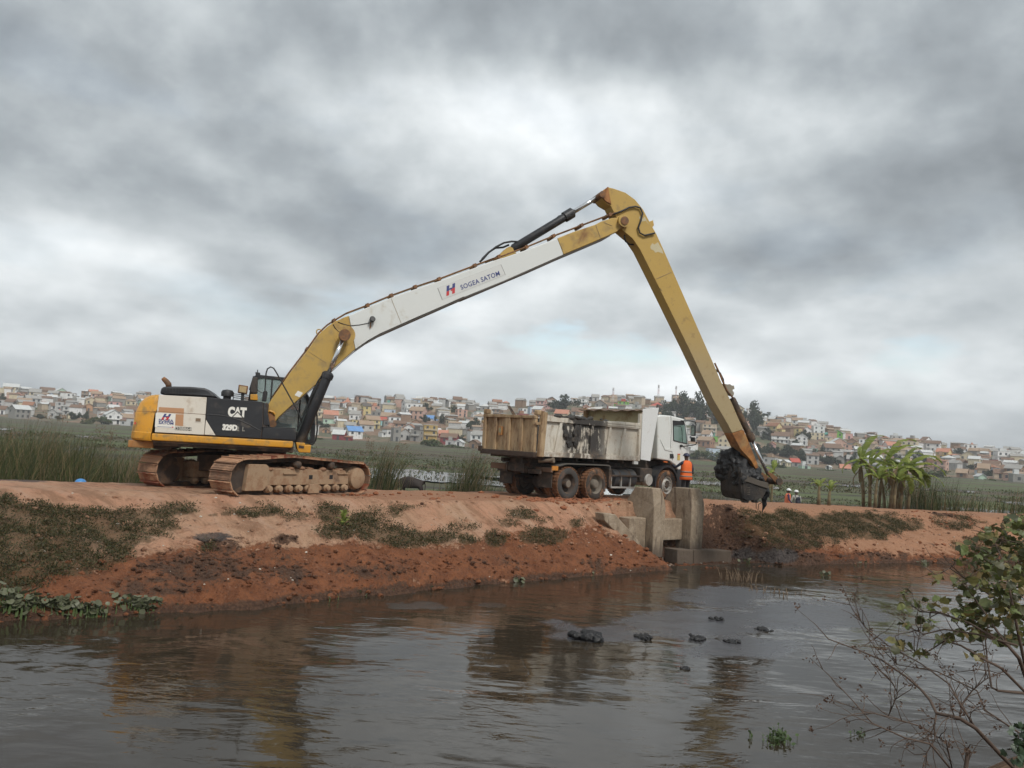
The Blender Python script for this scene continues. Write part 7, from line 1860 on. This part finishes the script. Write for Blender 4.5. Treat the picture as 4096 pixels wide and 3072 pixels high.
def reed_clump(px, py, D, n, h, spread, lean, label, plume=True):
    w = at_y(px, py, D); z = ground_z(w[0], w[1])
    r = empty('reed_clump', (w[0], w[1], z), 0, label, 'reeds', 'reed clumps behind the road')
    P = np.zeros((n, 3)); P[:, :2] = rg.normal(size=(n, 2)) * spread * .4
    H = rg.uniform(.55, 1.1, n) * h
    put('blades', np_mesh('blades', *blades(P, H, rg.uniform(.016, .034, n), rg, lean, .22, 4), REED_M, False), r)['kind'] = 'stuff'
    # upright stems with leaves
    b = MB()
    for k in range(max(4, n // 40)):
        x, y = rg.normal(size=2) * spread * .35; hh = h * rg.uniform(.8, 1.15)
        b.tube([(x, y, 0), (x + lean[0] * hh * .3, y, hh * .5), (x + lean[0] * hh * .95, y, hh)], [.012, .009, .004], 5)
    b.build('stem', DRY_M, r)['kind'] = 'stuff'
    if plume:
        Q = []
        for k in range(3):
            x, y = rg.normal(size=2) * spread * .4; hh = h * rg.uniform(.75, 1.1)
            Q.append(np.array([x + lean[0] * hh, y, hh]) + rg.normal(size=(40, 3)) * (.10, .05, .09))
        Q = np.concatenate(Q)
        put('plume', np_mesh('plume', *leaf_cloud(Q, .12, .02, rg, .3), leaf_material('plume', (.17, .10, .06), (.26, .18, .11)), False), r)['kind'] = 'stuff'
    return r
reed_clump(1525, 1950, 42, 520, 2.8, 1.0, (.2, 0), 'tall leaning reed clump left of the grazing cow')
reed_clump(1875, 1950, 43, 560, 2.8, 1.3, (.18, 0), 'dense reed clump between the cow and the tailgate')
reed_clump(1345, 1930, 38, 360, 2.7, 1.2, (.4, 0), 'leaning reeds with brown plumes behind the track sprocket')
reed_clump(1990, 1960, 40, 110, 1.9, 1.2, (.2, 0), 'thin reeds before the pond left of the truck', False)
reed_clump(3690, 2010, 43, 460, 2.2, 1.8, (.05, 0), 'feathery green clump right of the banana plants', False)
reed_clump(3760, 2020, 44, 300, 1.3, 1.8, (.15, 0), 'low feathery clump farther right of the banana plants', False)
reed_clump(3880, 2035, 45, 220, 1.35, 1.4, (.1, 0), 'grey green reed clump near the right edge', False)
reed_clump(4040, 2050, 45, 240, 1.3, 1.6, (.1, 0), 'reed clump at the right edge of the marsh', False)
reed_clump(2800, 1990, 44, 420, 1.5, 2.4, (.1, 0), 'rough green growth behind the worker at the cab', False)
reed_clump(1745, 1950, 47, 120, .45, 1.2, (.1, 0), 'short tussock just right of the grazing cow', False)
reed_clump(290, 1920, 31, 460, 2.6, 1.6, (.1, 0), 'dark bushy reed clump left of the hard hat')
reed_clump(620, 1930, 33, 380, 2.2, 1.4, (.12, 0), 'reed clump seen under the counterweight')
reed_clump(480, 1930, 30, 320, 2.0, 1.2, (.12, 0), 'reed clump just left of the far track')
reed_clump(110, 1905, 30, 560, 2.9, 1.8, (.1, 0), 'tallest dark reed clump at far left')
# scrub along the marsh edge before the houses
bush_me = [crown_mesh(s, 700, 'foliage', .20) for s in (11, 12, 13)]
for me_ in bush_me: me_.materials[0] = BUSH_M
stem_b = trunk_mesh(9)
def bush(px, py, w, h, label, D=None):
    p = hill_hit(px, py) if D is None else at_y(px, py, D)
    k = p[1] / F
    if D: p[2] = ground_z(p[0], p[1])
    r = empty('bush', p, rg.uniform(0, 6), label, 'bush', 'bushes at the marsh edge')
    for nm, me_ in (('foliage', bush_me[int(px) % 3]), ('stem', stem_b)):
        o = put(nm, me_, r); o.scale = (w * k * .72, w * k * .72, h * k * .9)
for b_ in ((1720, 1790, 70, 34, 'big yellowish green bush above the pond'), (1790, 1800, 60, 18, 'long low bush right of the big yellowish one'), (1850, 1806, 50, 16, 'pale bush left of the truck tailgate'), (405, 1700, 80, 30, 'broad green bush left of the counterweight'), (345, 1700, 40, 14, 'low pale bush beside the dark trees at left'), (1270, 1770, 60, 20, 'green bush beside the boom cylinder'),
           (2790, 1838, 60, 34, 'bush right of the worker at the cab'), (2870, 1846, 60, 34, 'bush left of the bucket'), (3740, 1920, 90, 34, 'wide bush behind the banana plants'), (3300, 1900, 60, 20, 'low bush at the marsh edge left of the banana plants'), (3980, 1940, 60, 18, 'bush before the houses at far right'), (3560, 1905, 50, 20, 'bush hidden behind the banana leaves')): bush(*b_)
# ---- banana plants
def banana_leaf(L_, W_, seed, torn=True):
    g = random.Random(seed); b = MB(); n = 12
    pts = []
    for i in range(n + 1):
        t = i / n; pts.append(Vector((L_ * (t - .16 * t ** 3), 0, L_ * (.50 * t - .62 * t ** 2.5))))
    for s in (-1, 1):
        prev = None
        for i in range(n):
            t0, t1 = i / n, (i + 1) / n
            def w(t): return W_ * (math.sin(math.pi * min(1, t * .96 + .04)) ** .6) * .5
            gap = .35 if torn and g.random() < .55 else 0.0
            tt = t1 - gap / n
            d0, d1 = g.uniform(-.05, -.15), g.uniform(-.05, -.15)
            a, c = pts[i], pts[i].lerp(pts[i + 1], 1 - gap * .2)
            sl = .12 * W_
            b.add([a, c, c + Vector((sl, s * w(tt), d1 * 1.2 * W_)), a + Vector((sl, s * w(t0 + .01), d0 * 1.2 * W_))], [(0, 1, 2, 3) if s < 0 else (3, 2, 1, 0)])
    b.tube([p + Vector((0, 0, -.006)) for p in pts], [.022 * (1 - .8 * i / n) for i in range(n + 1)], 5)
    return b.mesh('leaf', BANANA_M)
leaf_mes = [banana_leaf(1.75, .56, s) for s in range(4)] + [banana_leaf(1.1, .42, s) for s in (7, 8)]
stemg = M('banana stem', (.17, .135, .07), .8, var=.35, vs=4, dirt=((.10, .07, .04), .3, 4))
dry_leaf = banana_leaf(1.5, .26, 33); dry_leaf.materials[0] = leaf_material('withered banana leaf', (.15, .105, .055), (.22, .16, .085))
def banana(px, py, D, h, lean, leaves, label):
    w = at_y(px, py, D); z = ground_z(w[0], w[1])
    r = empty('banana_plant', (w[0], w[1], z), 0, label, 'banana plant', 'banana plants on the far shoulder')
    top = Vector((lean, 0, h))
    MB().tube([(0, 0, -.1), (lean * .2, 0, h * .4), (lean * .6, .03, h * .75), tuple(top)], [.085, .07, .055, .035], 10).build('stem', stemg, r, smooth=True)
    for i, (az, el, sc, var) in enumerate(leaves):
        o = put('leaf', leaf_mes[var], r)
        o.matrix_local = Matrix.Translation(top + Vector((0, 0, -.05 * (i % 3)))) @ Matrix.Rotation(math.radians(az), 4, 'Z') @ Matrix.Rotation(-math.radians(el), 4, 'Y') @ Matrix.Scale(sc, 4)
    for i in range(3 if h > 1.8 else 0):
        o = put('withered_leaf', dry_leaf, r)
        o.matrix_local = Matrix.Translation(top * (.96 - .1 * i)) @ Matrix.Rotation(i * 1.9 + px, 4, 'Z') @ Matrix.Rotation(math.radians(58 + 6 * i), 4, 'Y') @ Matrix.Scale(.75, 4)
banana(3455, 2005, 41, 2.4, -.25, [(12, 48, 1.1, 0), (8, 15, 1.0, 1), (170, -35, .7, 2), (-30, -25, .8, 3), (60, 65, .7, 4), (200, -60, .8, 5), (20, -55, .8, 0)], 'leftmost tall banana plant with a long leaf sweeping right')
banana(3515, 2008, 41.5, 2.45, .25, [(5, 40, 1.2, 1), (-10, 30, 1.15, 0), (150, 20, .6, 3), (40, -15, .9, 2), (170, -50, .9, 5), (-30, -35, 1.0, 3), (15, -60, .8, 4)], 'banana plant with the highest leaf, second from the left of its clump')
banana(3560, 2010, 40.5, 2.0, .3, [(0, 35, .9, 2), (30, -10, 1.0, 0), (-40, 5, .9, 4), (170, -30, .9, 3), (150, 40, .6, 5), (10, -50, .9, 1)], 'shorter banana plant in the middle of the clump')
banana(3600, 2012, 41, 2.15, .35, [(5, 15, 1.1, 3), (-20, -5, 1.1, 1), (15, -30, 1.0, 0), (160, 15, .6, 2), (80, 40, .7, 4), (-60, -30, .9, 5), (0, -55, .8, 2)], 'rightmost banana plant with dark drooping leaves')
banana(3540, 2008, 42, 1.7, -.2, [(180, 20, .7, 4), (160, -30, .8, 5), (200, 45, .6, 4), (20, 10, .8, 3)], 'low banana shoot leaning left at the foot of the clump')
banana(3480, 2008, 40.6, 2.1, -.1, [(15, 60, .9, 4), (-10, 35, 1.0, 0), (160, 30, .7, 5), (30, 0, .8, 1), (190, -20, .8, 4), (0, -40, .8, 2)], 'banana plant tucked between the leftmost and the highest one')
banana(3585, 2010, 42, 2.2, .3, [(8, 55, .9, 2), (-15, 25, 1.0, 1), (20, -5, .9, 3), (170, 25, .6, 4), (-40, -20, .8, 0)], 'banana plant behind the rightmost one in the clump')
banana(3630, 2012, 41.5, 1.75, .3, [(0, 30, .8, 4), (25, 5, .9, 5), (-25, -10, .9, 1), (160, 30, .5, 5), (10, -35, .7, 4)], 'lowest bushy banana plant at the right end of the clump')
banana(3500, 2006, 40, 1.45, .1, [(0, 40, .9, 4), (40, 20, .9, 5), (-40, 30, .8, 4), (150, 35, .8, 5), (200, 10, .8, 4), (20, 65, .8, 5), (-20, -10, .8, 1)], 'bushy banana sucker at the front left of the clump')
banana(3575, 2008, 39.8, 1.35, .15, [(0, 45, .9, 5), (35, 15, .9, 4), (-35, 25, .9, 5), (160, 40, .7, 4), (190, 15, .8, 5), (15, 65, .8, 4), (-15, -5, .8, 2)], 'bushy banana sucker at the front right of the clump')
banana(3085, 2000, 47, 2.6, .05, [(60, 60, .7, 4), (150, 10, .7, 5), (20, 60, .6, 4), (190, -50, .8, 2), (-20, 40, .5, 5), (100, -60, .8, 3)], 'banana plant beside the bucket left of the helmeted workers')
banana(3275, 2015, 38.5, .85, .0, [(20, 45, .6, 4), (160, 40, .65, 5), (90, 60, .5, 4), (200, 15, .5, 5), (-20, 20, .5, 4)], 'young banana sprout between the workers and the banana clump')
banana(3315, 2015, 39, .75, .05, [(10, 50, .55, 5), (200, 30, .5, 4), (-30, 40, .6, 5), (60, 65, .5, 4)], 'smallest banana sprout just right of the other sprout')
# broad-leaved young plant on the bank slope
bs_ = MB()
def slope_point(px, py):
    d = ray(px, py); Y = np.linspace(12, 45, 700); P = CAM + d[None] * (Y / d[1])[:, None]
    u, v = P @ DK.x, P @ DK.y; k = np.where(P[:, 2] <= dike0(u, v))[0]
    return P[k[0]] if len(k) else P[-1]
sp_ = slope_point(1372, 2115)
sp_r = empty('broadleaf_weed', sp_, 0, 'young broad-leaved plant standing upright on the bank slope', 'plant')
MB().tube([(0, 0, -.05), (.01, 0, .15), (.02, 0, .32)], [.012, .01, .005], 6).build('stem', stemg, sp_r)
for i in range(11):
    o = put('leaf', leaf_mes[4 + i % 2], sp_r); o.matrix_local = Matrix.Translation((0, 0, .06 + .022 * i)) @ Matrix.Rotation(i * 2.4, 4, 'Z') @ Matrix.Rotation(-math.radians(15 + 5 * i), 4, 'Y') @ Matrix.Scale(.24, 4)

# ---- water hyacinth
def round_leaf(r, seed):
    g = random.Random(seed); b = MB(); n = 9
    V = [(0, 0, 0)] + [(r * (1 + .1 * g.random()) * math.cos(2 * math.pi * k / n) * .9, r * (1 + .1 * g.random()) * math.sin(2 * math.pi * k / n), r * .22 + g.uniform(-.01, .01)) for k in range(n)]
    return b.add(V, [(0, 1 + k, 1 + (k + 1) % n) for k in range(n)]).mesh('leaf', HYA_M, True)
hy_mes = [round_leaf(.055, s) for s in range(4)]
hy_dark = [round_leaf(.055, s) for s in range(4)]
for me_ in hy_dark: me_.materials[0] = leaf_material('dark water leaf', (.045, .075, .03), (.12, .17, .07), None, .4)
stalk_me = MB().tube([(0, 0, 0), (.01, 0, .5), (0, 0, 1)], [.010, .008, .006], 5).mesh('stalk', M('stalk green', (.10, .14, .05), .6))
def hyacinth(pts, label, name='water_hyacinth', up=.10, group='water hyacinths along the canal', sc=1.0, mes=None):
    c = np.mean(pts, axis=0)
    r = empty(name, c, 0, label, 'water plant', group)
    for i, p in enumerate(pts):
        q_ = np.array(p) - c; h = up * rg.uniform(.3, 1.4)
        s = put('stalk', stalk_me, r); s.location = tuple(q_ - np.array([0, 0, .03])); s.scale = (sc, sc, h + .03)
        o = put('leaf', (mes or hy_mes)[i % 4], r); o.location = tuple(q_ + np.array([0, 0, h])); k = rg.uniform(.6, 1.25) * sc
        o.scale = (k, k, k); o.rotation_euler = (rg.normal() * .5 + .5, rg.normal() * .5, rg.uniform(0, 6))
pts = []
for k in range(290):
    t = rg.random(); px = -60 + 470 * t ** 1.05 + rg.normal() * 20; py = np.interp(px, [-60, 0, 120, 250, 400], [2415, 2420, 2440, 2455, 2478]) + rg.normal() * 26 * (1.1 - t)
    p = slope_point(px, py); p[2] = max(p[2], WATER_Z + .01); pts.append(p)
hyacinth(pts, 'dense patch of water hyacinth along the bank at far left', up=.17, sc=1.05)
pts = []
for k in range(90):
    px, py = 560 + rg.normal() * 55, 2425 + rg.normal() * 16; p = slope_point(px, py); p[2] = max(p[2], WATER_Z + .01); pts.append(p)
hyacinth(pts, 'grey green hyacinth clump at the waterline right of the dense patch', up=.09)
for (px, py, n, sp, lab) in ((1320, 2395, 7, 18, 'small water plant at the waterline below the weeds'), (1560, 2368, 16, 22, 'water plant cluster at the waterline left of the bright ripples'), (1740, 2352, 9, 14, 'water plant at the waterline above the bright ripples'), (2080, 2325, 12, 18, 'green water plant at the waterline left of the culvert'), (2345, 2290, 18, 20, 'bright green water plant nearest the culvert'), (1440, 2385, 4, 10, 'tiny water plant at the waterline'),
                         (3425, 2254, 12, 16, 'small green water plant under the far bank'), (3690, 2256, 14, 18, 'water plant under the far bank by the shrub'), (3305, 2303, 10, 14, 'floating water plant off the far bank'), (2990, 2250, 8, 14, 'green tuft beside the low wall')):
    P_ = []
    for k in range(n):
        p = at_z(px + rg.normal() * sp, py + rg.normal() * sp * .3, WATER_Z); p[2] = WATER_Z + .005; P_.append(p)
    hyacinth(P_, lab, up=.07)
P_ = [at_z(3115 + rg.normal() * 28, 2965 + rg.normal() * 15, WATER_Z) for k in range(85)]
hyacinth(P_, 'floating dark green water plant near the bottom edge', up=.06, sc=.42, mes=hy_dark)
P_ = [at_z(3000 + rg.normal() * 6, 2960 + rg.normal() * 8, WATER_Z) for k in range(5)]
hyacinth(P_, 'tiny floating sprig left of the floating water plant', up=.07, sc=.4, mes=hy_dark)
P_ = [at_z(3430 + rg.normal() * 16, 2940 + rg.normal() * 8, WATER_Z) for k in range(10)]
hyacinth(P_, 'faint floating sprig under the bare twigs', up=.04, sc=.4, mes=hy_dark)
# ---- lumps of dredged mud standing in the canal
for (px, py, w, h, lab) in ((2365, 2550, 120, 46, 'largest black mud lump in the canal'), (2575, 2555, 62, 34, 'black mud lump second from the left in the canal'), (2795, 2560, 58, 44, 'two-humped black mud lump in the canal'), (2930, 2570, 48, 26, 'low brown mud lump right of the two-humped one'), (2870, 2480, 46, 22, 'small black mud lump farthest out'), (2740, 2675, 26, 18, 'tiny dark lump in front of the other mud lumps'), (3060, 2520, 50, 8, 'flat mud flake right of the lumps')):
    p = at_z(px, py, WATER_Z); k = p[1] / F; g = random.Random(int(px))
    lumps = [((g.gauss(0, .30) * w * k, g.gauss(0, .25) * w * k, g.uniform(-.25, .35) * h * k), max(.02, w * k * g.uniform(.06, .17)), (1.2, 1.2, .9)) for _ in range(30)]
    o = put('mud_lump', remesh_blob('mud_lump', lumps, max(.012, w * k * .035), wetmud, int(px), w * k * .035, 14 / (w * k), 1), loc=tuple(p))
    tag(o, lab, 'mud lump', 'mud lumps in the canal')
# dead stems poking out of the scum
def stems(name, px, py, n, sp, hpx, lab, lean=0.0):
    c = at_z(px, py, WATER_Z); k = c[1] / F; b = MB()
    for _ in range(n):
        x, y = rg.normal() * sp * k, rg.normal() * sp * k * .8; h = hpx * k * rg.uniform(.4, 1.1); l = rg.normal() * .3 + lean
        b.tube([(x, y, -.1), (x + l * h * .5, y, h * .6), (x + l * h, y + rg.normal() * .05, h)], [.010, .007, .003], 4)
    o = b.build(name, DRY_M, loc=tuple(c)); tag(o, lab, 'dead stems'); return o
stems('dead_stems', 2960, 2320, 40, 34, 44, 'grey dead stems poking out of the scummed water')
stems('dead_stems', 3100, 2375, 26, 60, 22, 'low dead stems right of the taller grey ones')
for o in [x for x in bpy.data.objects if x.name.startswith('dead_stems')]: o['kind'] = 'stuff'

# ---- shrub reaching in from the near bank at the right
q8 = lambda x, y: (3100 + x / 1.547, 2000 + y / 1.547)
def br(pts, D, r0, r1, b, dj=.25, seed=0):
    g = random.Random(seed); P = []
    for i, p in enumerate(pts):
        t = i / (len(pts) - 1); P.append(tuple(at_y(*q8(*p), D + dj * math.sin(i * .9 + seed) + t * dj)))
    b.tube(P, [.78 * (r0 + (r1 - r0) * i / (len(P) - 1)) for i in range(len(P))], 7); return [Vector(p) for p in P]
def twigs(b, P, n, ln, r, g, up=(0, 0, .3), curl=.25):
    out = []
    for _ in range(n):
        i = g.randrange(len(P) - 1); p = P[i].lerp(P[i + 1], g.random())
        d = (P[i + 1] - P[i]).normalized() + Vector((g.gauss(0, .7), g.gauss(0, .7), g.gauss(0, .7))) + Vector(up); d.normalize()
        L_ = ln * g.uniform(.4, 1.2); pts = [p]
        for k in range(4):
            d = (d + Vector((g.gauss(0, curl), g.gauss(0, curl), g.gauss(0, curl)))).normalized(); pts.append(pts[-1] + d * L_ / 4)
        b.tube(pts, [r, r * .8, r * .65, r * .5, r * .3], 5); out.append(pts)
    return out
wood = M('grey brown twig', (.085, .058, .043), .9, var=.3, vs=15)
root_p = at_y(4330, 3330, 5.6)
shrub = bpy.data.objects.new('leafy_shrub', None); COL.objects.link(shrub)
tag(shrub, 'leafy shrub with broad yellowish green leaves at the right edge', 'shrub')
b = MB(); g = random.Random(2)
Bs = [br([(1800, 1950), (1680, 1500), (1560, 1120), (1510, 980), (1440, 900), (1380, 820), (1300, 700), (1200, 560), (1100, 450)], 5.6, .022, .004, b, .2, 1),
      br([(1680, 1500), (1560, 1080), (1500, 800), (1460, 600), (1420, 400), (1340, 220)], 5.8, .018, .004, b, .25, 2),
      br([(1660, 1300), (1400, 1040), (1300, 990), (1150, 900), (1050, 870), (960, 930), (880, 960), (780, 900)], 5.5, .012, .003, b, .2, 3),
      br([(1600, 1200), (1380, 1180), (1340, 1160), (1315, 1000), (1300, 850), (1330, 740)], 5.7, .012, .004, b, .15, 4),
      br([(1440, 900), (1200, 760), (1020, 700), (900, 690), (830, 640), (780, 570)], 5.6, .010, .003, b, .2, 5),
      br([(1500, 900), (1250, 830), (1050, 800), (920, 830), (840, 790), (760, 730)], 5.4, .009, .003, b, .2, 6),
      br([(1541, 700), (1350, 600), (1200, 500), (1080, 420), (1000, 470), (970, 440)], 5.9, .010, .003, b, .2, 7),
      br([(1541, 300), (1480, 290), (1400, 250), (1340, 215), (1280, 180)], 5.9, .008, .003, b, .2, 8),
      br([(1541, 500), (1450, 430), (1380, 370), (1330, 330)], 6.1, .008, .003, b, .2, 9)]
for P in Bs: twigs(b, P, 9, .28, .004, g)
b.build('branch', wood, shrub, smooth=True)['kind'] = 'stuff'
def leaf_mesh(seed):
    g = random.Random(seed); b = MB(); n = 7; V = []
    L_ = 1.0
    for i in range(n + 1):
        t = i / n; w = .52 * math.sin(math.pi * (t * .88 + .10)) ** .8 * (1 + .22 * math.cos(i * 2.3 + seed)) * (.05 if i == n else 1)
        cz = -.30 * t * t + .05 * g.uniform(-1, 1); cup = .22
        V += [(t * L_, -w, cz + cup * w + g.uniform(-.05, .05)), (t * L_, 0, cz), (t * L_, w, cz + cup * w + g.uniform(-.05, .05))]
    Fs = []
    for i in range(n): Fs += [(3 * i, 3 * i + 3, 3 * i + 4, 3 * i + 1), (3 * i + 1, 3 * i + 4, 3 * i + 5, 3 * i + 2)]
    b.add(V, Fs); b.tube([(-.35, 0, .02), (0, 0, 0)], .02, 4)
    return b.mesh('leaf', SHL, True)
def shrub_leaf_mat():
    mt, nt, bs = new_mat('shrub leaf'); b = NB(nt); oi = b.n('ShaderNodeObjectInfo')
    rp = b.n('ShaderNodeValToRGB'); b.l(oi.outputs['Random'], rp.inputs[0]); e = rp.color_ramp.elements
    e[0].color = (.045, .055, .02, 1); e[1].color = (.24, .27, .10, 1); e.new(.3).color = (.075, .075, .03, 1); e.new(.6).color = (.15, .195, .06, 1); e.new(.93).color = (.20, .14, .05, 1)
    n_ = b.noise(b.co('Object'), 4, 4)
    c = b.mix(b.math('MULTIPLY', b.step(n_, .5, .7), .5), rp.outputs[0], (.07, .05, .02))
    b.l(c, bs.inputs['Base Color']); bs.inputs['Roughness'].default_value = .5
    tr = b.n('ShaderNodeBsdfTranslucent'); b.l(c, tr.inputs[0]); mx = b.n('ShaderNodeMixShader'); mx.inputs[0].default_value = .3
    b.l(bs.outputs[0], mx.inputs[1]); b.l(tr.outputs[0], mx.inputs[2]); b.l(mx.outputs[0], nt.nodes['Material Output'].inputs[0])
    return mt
SHL = shrub_leaf_mat()
lf_me = [leaf_mesh(s) for s in range(5)]
CL = [(1500, 330, 60, 120, 14), (1510, 480, 50, 120, 14), (1440, 130, 80, 50, 8), (1340, 220, 110, 70, 14), (1200, 340, 100, 70, 14), (1400, 380, 150, 110, 34), (1260, 520, 200, 90, 40), (1460, 560, 110, 150, 34), (1320, 680, 170, 90, 30), (1480, 760, 80, 120, 20), (900, 770, 100, 50, 14), (850, 650, 60, 40, 9), (800, 565, 45, 30, 5), (1010, 630, 90, 60, 12), (780, 880, 50, 40, 8), (900, 945, 60, 18, 7), (1010, 860, 110, 20, 10), (1500, 150, 60, 60, 12), (1360, 860, 50, 30, 3), (1220, 950, 60, 20, 6), (1000, 470, 30, 40, 6), (1130, 700, 100, 60, 12), (1200, 800, 90, 50, 8)]
g = random.Random(9)
for cx, cy, rx, ry, n in CL:
    for _ in range(n):
        a, r_ = g.uniform(0, 6.3), g.random() ** .6
        p = at_y(*q8(cx + rx * r_ * math.cos(a), cy + ry * r_ * math.sin(a)), g.uniform(5.2, 6.1))
        o = put('leaf', lf_me[g.randrange(5)], shrub); o.location = tuple(p); s = g.uniform(.035, .065)
        o.scale = (s, s, s); o.rotation_euler = (g.gauss(0, .6), g.gauss(.3, .5), g.uniform(0, 6.3))
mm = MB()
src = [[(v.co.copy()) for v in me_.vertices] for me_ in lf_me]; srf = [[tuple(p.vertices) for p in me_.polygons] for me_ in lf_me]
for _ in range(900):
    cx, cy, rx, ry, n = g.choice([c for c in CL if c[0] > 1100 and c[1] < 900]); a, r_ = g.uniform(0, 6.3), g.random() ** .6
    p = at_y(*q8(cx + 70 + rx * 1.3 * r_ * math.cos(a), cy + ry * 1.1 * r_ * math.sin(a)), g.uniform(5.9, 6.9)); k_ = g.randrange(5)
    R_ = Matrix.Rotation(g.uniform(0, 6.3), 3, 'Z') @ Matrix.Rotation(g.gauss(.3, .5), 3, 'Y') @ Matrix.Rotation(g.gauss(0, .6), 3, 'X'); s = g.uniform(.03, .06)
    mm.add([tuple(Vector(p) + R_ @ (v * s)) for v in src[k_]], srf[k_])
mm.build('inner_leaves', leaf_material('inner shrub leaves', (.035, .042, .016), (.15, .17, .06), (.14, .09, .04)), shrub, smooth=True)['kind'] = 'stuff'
bare = bpy.data.objects.new('bare_shrub', None); COL.objects.link(bare)
tag(bare, 'bare twiggy shrub with dry seed heads at the bottom right', 'shrub')
b = MB(); g = random.Random(4)
Cs = [br([(1700, 1900), (1480, 1659), (1390, 1570), (1240, 1410), (1140, 1350), (1000, 1320), (960, 1240), (900, 1170), (820, 1100), (660, 990), (520, 930), (330, 860), (250, 770), (130, 670)], 5.2, .019, .0015, b, .2, 1),
      br([(1380, 1900), (1100, 1680), (960, 1510), (800, 1470), (600, 1380), (480, 1240), (330, 1080), (220, 980)], 5.0, .009, .002, b, .2, 2),
      br([(1000, 1320), (985, 1400), (990, 1480), (940, 1560), (930, 1700)], 5.2, .008, .003, b, .1, 3),
      br([(1240, 1410), (1150, 1270), (1080, 1140), (900, 1010), (700, 900), (560, 790), (480, 680), (420, 540)], 5.4, .008, .002, b, .2, 4),
      br([(1600, 1500), (1300, 1300), (1250, 1180), (1000, 1060), (760, 1020), (640, 900), (500, 700)], 5.6, .008, .002, b, .2, 5),
      br([(1400, 1950), (1180, 1659), (1195, 1560), (1190, 1540)], 4.9, .020, .016, b, .05, 6),
      br([(1140, 1350), (1160, 1260), (1220, 1180), (1300, 1110), (1420, 1060)], 5.3, .008, .003, b, .1, 7),
      br([(1100, 1680), (1060, 1500), (900, 1400), (700, 1340), (560, 1310), (420, 1260), (350, 1230)], 5.1, .006, .002, b, .2, 8),
      br([(700, 1340), (760, 1200), (700, 1080), (660, 930)], 5.2, .004, .002, b, .1, 9)]
tw = []
for P in Cs: tw += twigs(b, P, 13, .30, .0032, g, (-.35, 0, .25))
b.build('branch', wood, bare, smooth=True)['kind'] = 'stuff'
Q = []
for t in tw:
    if g.random() < .55: Q.append(np.array(t[-1]) + rg.normal(size=(9, 3)) * .012)
for P in Cs: Q.append(np.array(P[-1]) + rg.normal(size=(12, 3)) * .014)
Q = np.concatenate(Q)
put('seed_heads', np_mesh('seed_heads', *leaf_cloud(Q, .020, .012, rg, .2), leaf_material('seed heads', (.09, .05, .035), (.16, .10, .065)), False), bare)['kind'] = 'stuff'
# dark ivy-like clump in the corner
iv = bpy.data.objects.new('creeper_clump', None); COL.objects.link(iv)
tag(iv, 'dark green creeper leaves in the bottom right corner', 'creeper')
b = MB(); br([(1700, 1900), (1560, 1659), (1520, 1540), (1500, 1430)], 4.9, .008, .003, b, .1, 1); br([(1640, 1900), (1560, 1600), (1540, 1500)], 4.8, .006, .003, b, .1, 2); b.build('stem', wood, iv)
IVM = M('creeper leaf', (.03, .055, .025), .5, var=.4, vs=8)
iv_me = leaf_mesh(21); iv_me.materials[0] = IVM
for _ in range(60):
    p = at_y(*q8(1525 + g.gauss(0, 40), 1520 + g.gauss(0, 70)), g.uniform(4.7, 5.0)); o = put('leaf', iv_me, iv); o.location = tuple(p); s = g.uniform(.03, .05); o.scale = (s, s, s); o.rotation_euler = (g.gauss(0, .8), g.gauss(.3, .6), g.uniform(0, 6.3))

# ------------------------------------------------------------------ damp air between here and the hill
hz = MB().box(-1500, 1500, -30, 1560, -5, 62)
hm = bpy.data.materials.new('damp air'); hm.use_nodes = True
hm.node_tree.nodes.remove(hm.node_tree.nodes['Principled BSDF'])
pv = hm.node_tree.nodes.new('ShaderNodeVolumePrincipled')
pv.inputs['Color'].default_value = (.95, .97, 1, 1); pv.inputs['Density'].default_value = .00038; pv.inputs['Anisotropy'].default_value = .2
hm.node_tree.links.new(pv.outputs[0], hm.node_tree.nodes['Material Output'].inputs['Volume'])
tag(hz.build('haze', hm), 'thin damp haze over the marsh and town', 'haze', None, 'stuff')
